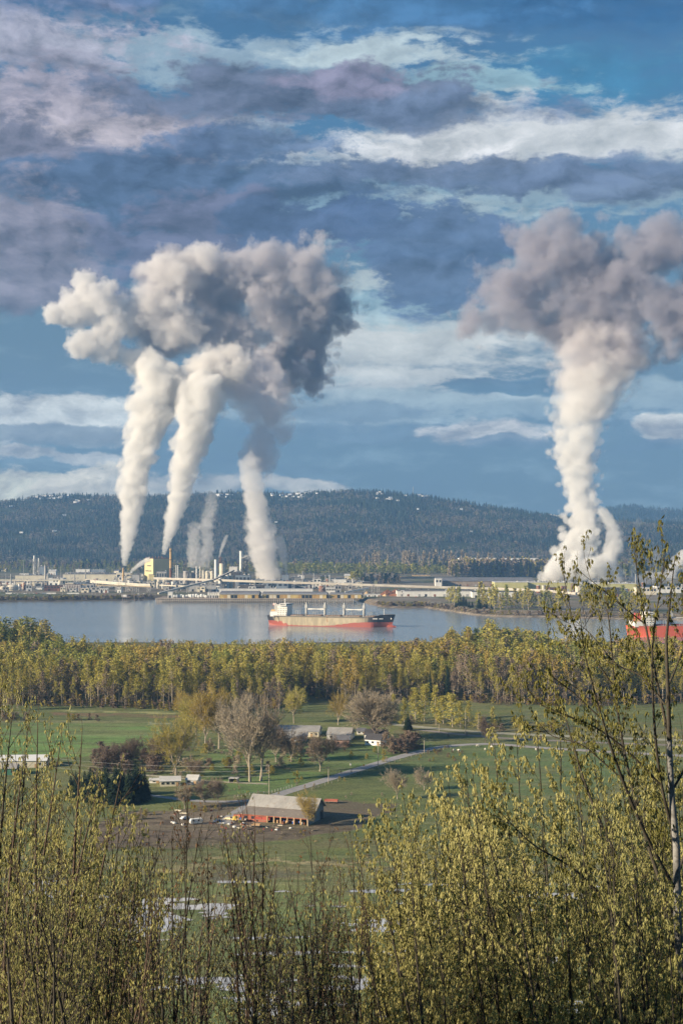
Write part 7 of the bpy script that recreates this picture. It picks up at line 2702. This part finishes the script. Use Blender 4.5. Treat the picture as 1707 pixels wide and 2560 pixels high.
big_tree()
rf = random.Random(55)
TH = [
    # label, base px, y, tips, bark, leaf, leafy, kwargs
    ('leafy thicket tree whose crown tops out highest under the swept limbs of the big tree', 1290, 24, [(1180, 1965, 0), (1235, 1900, .5), (1290, 1880, -.4), (1340, 1860, .3), (1400, 1850, .6), (1260, 2010, -.8)], BK2, CAT1, 1.0),
    ('leafy thicket tree filling the space below the big tree', 1480, 25, [(1430, 1850, .4), (1480, 1870, 0), (1535, 1860, -.5), (1585, 1880, .6), (1500, 1960, -1), (1440, 1980, 1)], BK2, CAT2, 1.0),
    ('leafy thicket tree at the right edge behind the grey trunk', 1650, 27, [(1610, 1890, .4), (1660, 1860, -.2), (1700, 1850, .5), (1750, 1900, 0), (1640, 2000, 1)], BK2, CAT2, .95),
    ('yellow budding thicket tree with an evenly rounded crown left of the tallest thicket crown', 1110, 22.5, [(1030, 2070, 0), (1075, 2030, .5), (1120, 2000, -.3), (1165, 1975, .4), (1105, 2090, -.8), (1200, 2010, .7)], BK2, CAT1, 1.0),
    ('budding thicket tree standing where the thicket slopes down to the bare saplings', 960, 21, [(890, 2150, 0), (930, 2110, .4), (965, 2075, -.3), (1010, 2050, .4), (985, 2160, -.7)], BK2, CAT1, .85),
    ('dense low budding tree in front of the rounded yellow crown', 1130, 17, [(1040, 2190, 0), (1090, 2150, .4), (1150, 2120, -.4), (1210, 2110, .3), (1170, 2230, -.6)], BK2, CAT1, .95),
    ('dense low budding tree below the swept limbs', 1330, 18.5, [(1230, 2110, .3), (1290, 2070, 0), (1350, 2050, .4), (1410, 2060, -.4), (1310, 2180, -.7)], BK2, CAT1, .95),
    ('low budding tree beside the foot of the grey trunk', 1520, 20, [(1450, 2070, 0), (1500, 2040, .4), (1560, 2030, -.4), (1610, 2060, .4), (1530, 2180, -.6)], BK2, CAT2, .9),
    ('thin stemmed budding tree in the lower middle of the thicket', 1010, 14.5, [(900, 2330, 0), (960, 2270, .3), (1030, 2240, -.3), (1090, 2260, .3)], BK2, CAT1, .8),
    ('thin stemmed budding tree low under the swept limbs', 1240, 15, [(1150, 2300, 0), (1220, 2260, .3), (1290, 2240, -.3), (1360, 2260, .2)], BK2, CAT2, .8),
    ('thin stemmed budding tree at the lower right corner', 1560, 15.5, [(1440, 2280, 0), (1510, 2250, .3), (1590, 2240, -.3), (1650, 2300, .2)], BK2, CAT2, .75),
]
for i, (lb, pb, y, tips, bk, lf, leafy) in enumerate(TH):
    tips = [(a, b - (48 if y > 20 else 30), c) for a, b, c in tips]
    thicket('budding_tree', lb, 200 + i, pb + 150, y, tips, bk, lf, leafy, r0=.042, nb=24, start=.42, blen=(.8, 1.7), per=(4, 8))
# bare reddish saplings in the middle
SAPL = [
    ('straight bare sapling with the tallest leader, before the farmyard mud', 470, 15, [(470, 2012, 0), (430, 2100, .3), (520, 2150, -.3), (395, 2110, .4), (500, 2080, .3)]),
    ('stout dark sapling with many bare upswept shoots in front of the barn', 645, 16, [(638, 2045, 0), (600, 2100, .3), (585, 2150, .5), (660, 2120, -.3), (560, 2070, -.4), (690, 2180, .2)]),
    ('slender bare sapling with few shoots right of the stout dark one', 775, 17, [(776, 2110, 0), (745, 2190, .2), (808, 2180, -.2), (830, 2240, .3)]),
    ('bare sapling leaning towards the leafy thicket', 900, 18.5, [(880, 2110, 0), (850, 2200, .3), (905, 2180, -.3), (935, 2240, .2)]),
    ('bare sapling with crossing shoots at the edge of the left thicket', 360, 14, [(340, 2190, 0), (372, 2130, .3), (410, 2210, -.3), (310, 2260, .2)]),
    ('thin many stemmed sapling between the two tallest bare leaders', 555, 12.5, [(540, 2250, 0), (575, 2210, .2), (510, 2290, -.2), (610, 2270, .2)]),
    ('thin many stemmed sapling low beside the slender one', 720, 13, [(690, 2290, 0), (735, 2260, .2), (775, 2300, -.2), (655, 2330, .2)]),
    ('thin many stemmed sapling low in front of the flooded pasture', 850, 13.5, [(815, 2300, 0), (860, 2270, .2), (905, 2310, -.2)]),
]
for i, (lb, pb, y, tips) in enumerate(SAPL):
    thicket('bare_sapling', lb, 300 + i, pb, y, tips, BK3 if i % 2 else BK2, CAT3 if i in (0, 2) else CAT2, .38 if i < 5 else .5, r0=.030 if i != 1 else .045, nb=24, start=.36, blen=(.7, 1.8), per=(1, 4), blade=(.04, .015), ang=(.3, .6))
# left thicket
LTH = [
    ('tall budding tree at the left edge reaching up to the green pasture', 20, 15, [(8, 1690, 0), (30, 1800, .3), (-30, 1760, -.3), (70, 1830, .4), (-60, 1900, 0)], BK2, CAT2, .8),
    ('budding tree with shoots leaning across the fir grove', 110, 14, [(205, 1850, 0), (300, 1958, .3), (150, 1870, -.3), (95, 1815, .4), (240, 1990, -.2), (60, 1900, .3)], BK3, CAT1, .9),
    ('dense budding tree filling the left thicket below the fir grove', 190, 17, [(150, 2000, 0), (200, 1985, .4), (250, 2010, -.4), (300, 2060, .2), (110, 1990, .6), (225, 2090, -.8)], BK2, CAT1, 1.0),
    ('dense budding tree at the left edge below the white roofed barn', 20, 18, [(-40, 1960, 0), (10, 1940, .4), (60, 1950, -.4), (100, 1985, .4), (40, 2060, -.8)], BK2, CAT1, 1.0),
    ('rounded budding tree where the left thicket meets the bare saplings', 290, 15.5, [(230, 2130, 0), (280, 2100, .3), (325, 2110, -.3), (345, 2170, .3), (255, 2210, -.6)], BK2, CAT1, .95),
    ('low budding tree in the lower left of the picture', 120, 12.5, [(50, 2220, 0), (110, 2190, .3), (170, 2200, -.3), (220, 2250, .2), (0, 2260, .2)], BK2, CAT2, .9),
    ('low twiggy tree in the lower left corner', 20, 11, [(-40, 2300, 0), (10, 2280, .2), (70, 2310, -.2), (110, 2370, .2)], BK2, CAT2, .7),
    ('low twiggy tree between the lower left corner and the saplings', 260, 11.5, [(200, 2340, 0), (250, 2310, .2), (300, 2330, -.2), (350, 2370, .2)], BK2, CAT2, .65),
    ('low twiggy tree at the bottom below the straight leader', 440, 11, [(400, 2400, 0), (450, 2370, .2), (500, 2410, -.2)], BK2, CAT2, .5),
    ('low twiggy tree at the bottom below the stout dark sapling', 640, 11.5, [(590, 2420, 0), (640, 2390, .2), (690, 2430, -.2), (730, 2400, .2)], BK2, CAT2, .5),
]
for i, (lb, pb, y, tips, bk, lf, leafy) in enumerate(LTH):
    thicket('budding_tree', lb, 400 + i, pb - 130 + 28 * i, y, tips, bk, lf, leafy, r0=.036, nb=22, start=.42, blen=(.7, 1.5), per=(2, 6) if leafy > .6 else (2, 4))

# more of the same young growth, crowded together
CROWD = []
rc = random.Random(91)
for i in range(29):
    px = rc.uniform(900, 1690) if i < 22 else rc.uniform(1760, 2500)
    top = float(np.interp(px, [880, 1000, 1100, 1200, 1300, 1500, 1700], [2170, 2090, 2030, 1990, 1920, 1890, 1900])) + rc.uniform(20, 330)
    y = rc.uniform(15, 27)
    tips = [(px + rc.uniform(-110, 110), top + rc.uniform(-20, 110), rc.uniform(-1, 1)) for _ in range(5)]
    t = thicket('budding_tree', 'young yellow green budding tree crowded among its neighbours in the right hand thicket', 600 + i, px + 140, y, tips, BK2, [CAT1, CAT2, CAT1][i % 3], .95, r0=.03, nb=20, start=.45, blen=(.6, 1.3), per=(4, 7))
    t['group'] = 'young trees crowding the right hand thicket'
for i in range(10):
    px = rc.uniform(-20, 310)
    top = float(np.interp(px, [0, 150, 300, 400], [1930, 1990, 2110, 2230])) + rc.uniform(30, 360)
    y = rc.uniform(11, 18)
    tips = [(px + rc.uniform(-90, 110), top + rc.uniform(-20, 110), rc.uniform(-.8, .8)) for _ in range(5)]
    t = thicket('budding_tree', 'young olive budding tree crowded among its neighbours in the left hand thicket', 640 + i, px - 90, y, tips, [BK2, BK3][i % 2], [CAT2, CAT1][i % 2], .85, r0=.028, nb=18, start=.42, blen=(.6, 1.3), per=(2, 5))
    t['group'] = 'young trees crowding the left hand thicket'
for i in range(4):
    px = rc.uniform(420, 900)
    top = rc.uniform(2300, 2440)
    y = rc.uniform(10.5, 17)
    tips = [(px + rc.uniform(-80, 80), top + rc.uniform(-40, 110), rc.uniform(-.8, .8)) for _ in range(5)]
    t = thicket('bare_sapling', 'thin bare sapling crowded among others at the bottom of the slope view', 670 + i, px, y, tips, [BK2, BK3][i % 2], CAT2, .5, r0=.020, nb=24, start=.36, blen=(.6, 1.5), per=(1, 4), ang=(.3, .6))
    t['group'] = 'thin bare saplings in the lower middle'

# ------------------------------------------------------------------ steam plumes
class VolNodes:
    """small helper to write a volume shader"""
    def __init__(self, name, step):
        self.m = bpy.data.materials.new(name)
        self.m.use_nodes = True
        self.nt = self.m.node_tree
        self.nt.nodes.clear()
        self.m.cycles.volume_step_rate = step
        self.tc = self.node('ShaderNodeTexCoord').outputs['Object']

    def node(self, t, **kw):
        n = self.nt.nodes.new(t)
        for k, v in kw.items(): setattr(n, k, v)
        return n

    def put(self, v, sock):
        if isinstance(v, (int, float)): sock.default_value = v
        elif isinstance(v, tuple): sock.default_value = v
        else: self.nt.links.new(v, sock)

    def math(self, op, a, b=None, c=None):
        n = self.node('ShaderNodeMath', operation=op)
        for i, v in enumerate((a, b, c)):
            if v is not None: self.put(v, n.inputs[i])
        return n.outputs[0]

    def noise(self, vec, scale, detail, rough):
        n = self.node('ShaderNodeTexNoise')
        self.put(vec, n.inputs['Vector'])
        n.inputs['Scale'].default_value = scale
        n.inputs['Detail'].default_value = detail
        n.inputs['Roughness'].default_value = rough
        return n.outputs['Fac']

    def voronoi(self, vec, scale):
        n = self.node('ShaderNodeTexVoronoi')
        self.put(vec, n.inputs['Vector'])
        n.inputs['Scale'].default_value = scale
        return n.outputs['Distance']

    def ramp01(self, x, a, b, hi):
        n = self.node('ShaderNodeMapRange', interpolation_type='SMOOTHSTEP')
        self.put(x, n.inputs[0])
        n.inputs[1].default_value = a; n.inputs[2].default_value = b; n.inputs[4].default_value = hi
        return n.outputs[0]

    def finish(self, dens, col):
        v = self.node('ShaderNodeVolumePrincipled')
        v.inputs['Color'].default_value = (*col, 1)
        v.inputs['Anisotropy'].default_value = 0.0
        self.put(dens, v.inputs['Density'])
        o = self.node('ShaderNodeOutputMaterial')
        self.nt.links.new(v.outputs[0], o.inputs['Volume'])
        return self.m


STEPM = 8.0


def column(label, path, y, col=(.95, .94, .925), dens=.07, amp=1.0, fade=1.0, soft=.24, vor=.18, reach=1.28, step=None, fade0=1.0, ns=1.35):
    """steam that rises along a bent axis; path = (px, row, half width in px) from the mouth upwards.
    Inside a closed sleeve round the axis the density follows the distance from the axis, broken up by billows that grow with the plume."""
    mpp = y / F
    Z = np.array([zp(p[1], y) for p in path]); X = np.array([xp(p[0], y) for p in path]); W = np.array([p[2] * mpp for p in path])
    n = 30
    z = np.linspace(Z[0], Z[-1], n)
    # smooth the bends
    zz = np.linspace(Z[0], Z[-1], 240)
    k = np.ones(17) / 17
    def sm(v):
        q = np.interp(zz, Z, v)
        return np.interp(z, zz, np.convolve(np.pad(q, 8, 'edge'), k, 'valid'))
    x, w = sm(X), sm(W)
    x0 = float(x[0])
    zeta = np.concatenate([[0], np.cumsum(np.diff(z) / (.5 * (w[1:] + w[:-1])))])
    # sleeve
    m = MB()
    pts = [(x[i] - x0, 0, z[i] - z[0]) for i in range(n)]
    pts = [(pts[0][0], 0, pts[0][2] - .2 * w[0])] + pts[1:-1] + [(pts[-1][0], 0, pts[-1][2] + .55 * w[-1])]
    rad = [w[i] * reach for i in range(n)]
    rad[-1] *= .75
    m.tube(pts, rad, 18)
    xlo, xhi = min(x - x0) - 1, max(x - x0) + 1
    wmax = max(w)
    v = VolNodes('steam_column', 1.0)
    sp = v.node('ShaderNodeSeparateXYZ'); v.put(v.tc, sp.inputs[0])
    H = float(z[-1] - z[0])
    t = v.math('DIVIDE', sp.outputs[2], H)
    cr = v.node('ShaderNodeValToRGB')
    v.put(t, cr.inputs[0])
    els = cr.color_ramp.elements
    for i in range(n):
        e = els[i] if i < 2 else els.new(i / (n - 1))
    for i in range(n):
        els[i].position = i / (n - 1)
    for i in range(n):
        f = fade0 + (fade - fade0) * (i / (n - 1))
        els[i].color = ((x[i] - x0 - xlo) / (xhi - xlo), w[i] / wmax, zeta[i] / zeta[-1], f)
    sc_ = v.node('ShaderNodeSeparateColor'); v.put(cr.outputs[0], sc_.inputs[0])
    cx = v.math('MULTIPLY_ADD', sc_.outputs[0], float(xhi - xlo), float(xlo))
    ww = v.math('MULTIPLY', sc_.outputs[1], float(wmax))
    u = v.math('DIVIDE', v.math('SUBTRACT', sp.outputs[0], cx), ww)
    q = v.math('DIVIDE', sp.outputs[1], ww)
    s = v.math('MULTIPLY', sc_.outputs[2], float(zeta[-1]))
    cb = v.node('ShaderNodeCombineXYZ')
    v.put(u, cb.inputs[0]); v.put(q, cb.inputs[1]); v.put(s, cb.inputs[2])
    off = v.node('ShaderNodeVectorMath', operation='ADD'); v.put(cb.outputs[0], off.inputs[0]); off.inputs[1].default_value = (px_seed(path), 3.1, 1.7)
    P = off.outputs[0]
    d = v.math('SQRT', v.math('ADD', v.math('MULTIPLY', u, u), v.math('MULTIPLY', q, q)))
    nz = v.noise(P, ns, 7, .66)
    if vor:
        nz = v.math('ADD', v.math('MULTIPLY', nz, 1 - vor), v.math('MULTIPLY', v.math('SUBTRACT', 1.0, v.voronoi(P, ns * 1.25)), vor))
    f = v.math('SUBTRACT', 1.0, d)
    f = v.math('MULTIPLY_ADD', v.math('SUBTRACT', nz, .55), float(2.0 * amp), f)
    # close the top softly
    f = v.math('SUBTRACT', f, v.ramp01(t, .90, 1.04, .9))
    dn = v.math('MULTIPLY', v.ramp01(f, 0.0, soft, dens), cr.outputs[1])
    mt = v.finish(dn, col)
    o = m.build('steam_plume', mt, loc=(x0, y, float(z[0])))
    size = min(o.dimensions)
    mt.cycles.volume_step_rate = (step or STEPM) / (sum(o.dimensions) / 30)
    return tag(o, label, 'steam plume')


def px_seed(path):
    return (path[0][0] * 7.13 + path[0][1]) % 50


def mass(label, blobs, y, col=(.7, .7, .74), dens=.03, amp=1.0, soft=.4, scale=.010, vor=.13, deep=.75, reach=1.22, step=None, seed=0.0):
    """drifting steam cloud: soft ellipsoids melted together and torn by noise. blobs = (px, row, half width, half height)"""
    mpp = y / F
    c0 = Vector((xp(blobs[0][0], y), y, zp(blobs[0][1], y)))
    bm = bmesh.new()
    v = VolNodes('steam_cloud', 1.0)
    f = None
    r = random.Random(int(blobs[0][0]))
    for px, row, w, h in blobs:
        c = Vector((xp(px, y), y + r.uniform(-.25, .25) * min(w, h) * mpp, zp(row, y))) - c0
        R_ = (w * mpp, min(w, h) * deep * mpp * 1.15, h * mpp)
        res = bmesh.ops.create_icosphere(bm, subdivisions=3, radius=1.0)
        for q in res['verts']:
            q.co = Vector((q.co.x * R_[0] * reach + c.x, q.co.y * R_[1] * reach + c.y, q.co.z * R_[2] * reach + c.z))
        mp = v.node('ShaderNodeMapping', vector_type='TEXTURE')
        v.put(v.tc, mp.inputs[0])
        mp.inputs['Location'].default_value = c
        mp.inputs['Scale'].default_value = R_
        ln = v.node('ShaderNodeVectorMath', operation='LENGTH'); v.put(mp.outputs[0], ln.inputs[0])
        g = ln.outputs['Value']
        f = g if f is None else v.math('SMOOTH_MIN', f, g, .25)
    f = v.math('SUBTRACT', 1.0, f)
    off = v.node('ShaderNodeVectorMath', operation='ADD'); v.put(v.tc, off.inputs[0]); off.inputs[1].default_value = (seed * 977, seed * 331, 0)
    nz = v.noise(off.outputs[0], scale, 8, .68)
    if vor:
        nz = v.math('ADD', v.math('MULTIPLY', nz, 1 - vor), v.math('MULTIPLY', v.math('SUBTRACT', 1.0, v.voronoi(off.outputs[0], scale * 1.6)), vor))
    f = v.math('MULTIPLY_ADD', v.math('SUBTRACT', nz, .55), float(2.0 * amp), f)
    mt = v.finish(v.ramp01(f, 0.0, soft, dens), col)
    me = bpy.data.meshes.new('steam_cloud')
    bm.to_mesh(me); bm.free()
    o = bpy.data.objects.new('steam_cloud', me); COL.objects.link(o)
    md = o.modifiers.new('remesh', 'REMESH'); md.mode = 'VOXEL'; md.voxel_size = 14 * mpp
    me2 = bpy.data.meshes.new_from_object(o.evaluated_get(bpy.context.evaluated_depsgraph_get()))
    o.modifiers.clear(); o.data = me2; bpy.data.meshes.remove(me)
    me2.materials.clear(); me2.materials.append(mt)
    o.location = c0
    o.name = 'steam_cloud'
    mt.cycles.volume_step_rate = (step or 12.0) / (sum(o.dimensions) / 30)
    return tag(o, label, 'steam cloud')


WHT, GRW, GRY_SHADE, DRK_SHADE = (.94, .935, .925), (.90, .89, .885), (.67, .65, .685), (.56, .54, .60)  # last two: shade of the upper clouds put into the steam colour
YM = 4000
column('tall white steam column rising from the yellow stack beside the tan building',
       [(311, 1413, 6), (316, 1375, 17), (322, 1342, 24), (330, 1279, 33), (333, 1227, 44), (340, 1170, 46), (356, 1101, 52), (376, 1044, 68), (398, 990, 78), (404, 950, 72), (390, 905, 66), (376, 870, 60)], YM, WHT, fade=.7)
mass('white steam curling left off the top of the first column',
     [(350, 900, 66, 50), (385, 930, 60, 50), (310, 885, 44, 34), (440, 985, 50, 60)], YM + 10, (.93, .915, .90), .04, 1.1, .25, .018, seed=9)
column('bright white steam column starting beside the tall orange stack',
       [(409, 1385, 6), (420, 1345, 15), (434, 1300, 26), (446, 1250, 32), (454, 1222, 36), (468, 1153, 46), (481, 1095, 54), (502, 1038, 64), (504, 985, 68), (508, 950, 68), (516, 915, 66)], YM - 40, WHT, fade=.7)
mass('white steam bending right off the top of the second column',
     [(500, 930, 66, 58), (560, 915, 90, 70), (470, 950, 44, 36)], YM - 20, (.93, .915, .90), .04, 1.1, .25, .018, seed=8)
mass('bright detached white puff of steam on the far left of the steam clouds',
     [(212, 712, 42, 52), (143, 782, 52, 40), (195, 775, 74, 58), (262, 745, 56, 56), (262, 850, 52, 70), (215, 860, 64, 44), (290, 800, 40, 80)], YM, GRW, .045, 1.2, .25, .018, step=8, seed=1)
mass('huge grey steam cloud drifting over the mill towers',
     [(520, 720, 150, 105), (436, 700, 100, 84), (505, 660, 74, 56), (640, 690, 150, 110), (770, 690, 110, 100), (717, 785, 150, 90), (530, 815, 130, 90), (430, 835, 110, 70), (610, 850, 130, 80), (390, 790, 90, 80)], YM + 80, GRY_SHADE, .030, 1.5, .30, .010, step=11, seed=2)
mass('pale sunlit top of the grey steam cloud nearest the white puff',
     [(440, 690, 96, 70), (505, 645, 64, 50), (390, 760, 76, 70), (340, 800, 60, 60), (450, 830, 90, 60)], YM + 20, (.90, .88, .87), .030, 1.3, .3, .016, step=10, seed=10)  # sunlit look comes from a paler steam colour
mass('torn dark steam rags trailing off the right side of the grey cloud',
     [(770, 860, 90, 100), (820, 770, 90, 80), (760, 930, 80, 80), (690, 910, 80, 80)], YM + 160, DRK_SHADE, .034, 2.2, .25, .014, vor=.2, step=11, seed=3)
mass('grey brown steam hanging under the grey cloud above the third column',
     [(640, 960, 120, 90), (677, 1030, 72, 80), (706, 1084, 44, 36), (645, 1150, 60, 60), (660, 1105, 52, 60), (580, 940, 80, 70)], YM + 60, (.93, .89, .90), .024, 1.3, .3, .013, step=11, seed=4)
column('slanting grey white steam column behind the dock warehouses',
       [(676, 1446, 34), (662, 1405, 42), (652, 1342, 42), (640, 1267, 37), (630, 1215, 34), (624, 1170, 34), (626, 1130, 40)], 3700, GRW, .05, fade=.4)
column('slim steam wisp standing right of the slanting column', [(716, 1438, 4), (712, 1410, 10), (704, 1372, 17), (697, 1335, 16)], 3720, GRW, .06, fade=.5, step=4)
column('thin wisp of steam nearest the grey storage silos', [(478, 1416, 12), (482, 1380, 18), (486, 1330, 22), (484, 1300, 20)], 3700, GRW, .035, 1.2, fade=.3, step=4)
column('taller thin wisp of steam over the cream vessels', [(514, 1416, 14), (522, 1370, 20), (515, 1318, 24), (528, 1270, 22), (530, 1220, 18)], 3710, GRW, .035, 1.25, fade=.15, step=4)
column('low thin steam between the two wisps over the cream vessels', [(498, 1418, 16), (502, 1390, 20), (500, 1360, 18)], 3720, GRW, .03, 1.2, fade=.3, step=4)
column('little slanting steam wisp from the vent mast on the cream digester', [(548, 1394, 2), (553, 1376, 5), (560, 1358, 7), (568, 1335, 6)], 3440, GRW, .12, fade=.4, step=2)
column('low steam puff blowing sideways over the stepped block', [(326, 1432, 4), (336, 1422, 9), (350, 1412, 13), (364, 1403, 14), (376, 1392, 12)], 3700, WHT, .08, step=4)
YR = 3560
column('broad white steam column rising over the pale green hall by the bank trees',
       [(1418, 1449, 62), (1430, 1400, 58), (1446, 1350, 56), (1462, 1292, 54), (1450, 1250, 46), (1450, 1203, 52), (1436, 1131, 66), (1440, 1064, 70), (1460, 996, 84), (1484, 945, 100), (1498, 890, 118)], YR, WHT, .06, 1.35, fade=.12, vor=.36, ns=1.6)
column('low white steam spreading along the pale green hall roof, left of the broad column', [(1378, 1449, 26), (1384, 1425, 28), (1396, 1400, 24), (1412, 1372, 20)], YR - 20, WHT, .07, step=5)
column('shorter white steam column leaning on the broad right column', [(1512, 1448, 26), (1518, 1410, 30), (1530, 1375, 30), (1536, 1336, 24), (1520, 1296, 20), (1496, 1262, 18)], YR - 30, WHT, .07, fade=.6)
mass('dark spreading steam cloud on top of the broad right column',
     [(1520, 870, 150, 100), (1451, 785, 225, 110), (1250, 795, 130, 76), (1316, 716, 150, 112), (1361, 622, 122, 100), (1400, 565, 100, 54), (1496, 680, 215, 135), (1654, 620, 130, 110), (1660, 562, 90, 54), (1676, 790, 125, 150), (1800, 740, 140, 170)], YR + 60, DRK_SHADE, .027, 1.5, .32, .010, step=11, seed=5)
mass('grey brown steam between the broad right column and its dark cloud', [(1470, 1010, 90, 70), (1488, 950, 120, 85), (1504, 890, 150, 95), (1480, 830, 150, 80)], YR + 20, (.88, .85, .85), .024, 1.3, .4, .013, step=11, seed=6)  # steam colour set midway, imitating the fall from sunlight into shade
column('thin twisting steam wisp over the far pale green hall', [(1580, 1442, 11), (1584, 1400, 14), (1590, 1360, 17), (1588, 1330, 13), (1597, 1290, 12)], YR, GRW, .035, 1.2, fade=.2, step=4)
column('white steam puff at the downstream end of the mill', [(1676, 1442, 16), (1686, 1412, 27), (1706, 1390, 26), (1722, 1370, 22)], YR, WHT, .05, step=5)
column('faint steam puff between the twisting wisp and the end puff', [(1628, 1442, 11), (1634, 1410, 15), (1640, 1384, 17), (1634, 1362, 14)], YR, GRW, .03, 1.2, fade=.3, step=4)
mass('low white steam lying on the pale green hall roof', [(1590, 1448, 36, 16), (1625, 1442, 36, 17), (1660, 1440, 32, 16)], YR - 40, GRW, .05, 1.0, .3, .04, step=5, seed=7)
mass('ragged bank of white steam at the foot of the broad right column',
     [(1440, 1424, 60, 34), (1392, 1430, 42, 30), (1360, 1440, 26, 20), (1490, 1420, 46, 38), (1530, 1432, 34, 28)], YR - 60, WHT, .06, 1.4, .25, .030, step=6, seed=11)
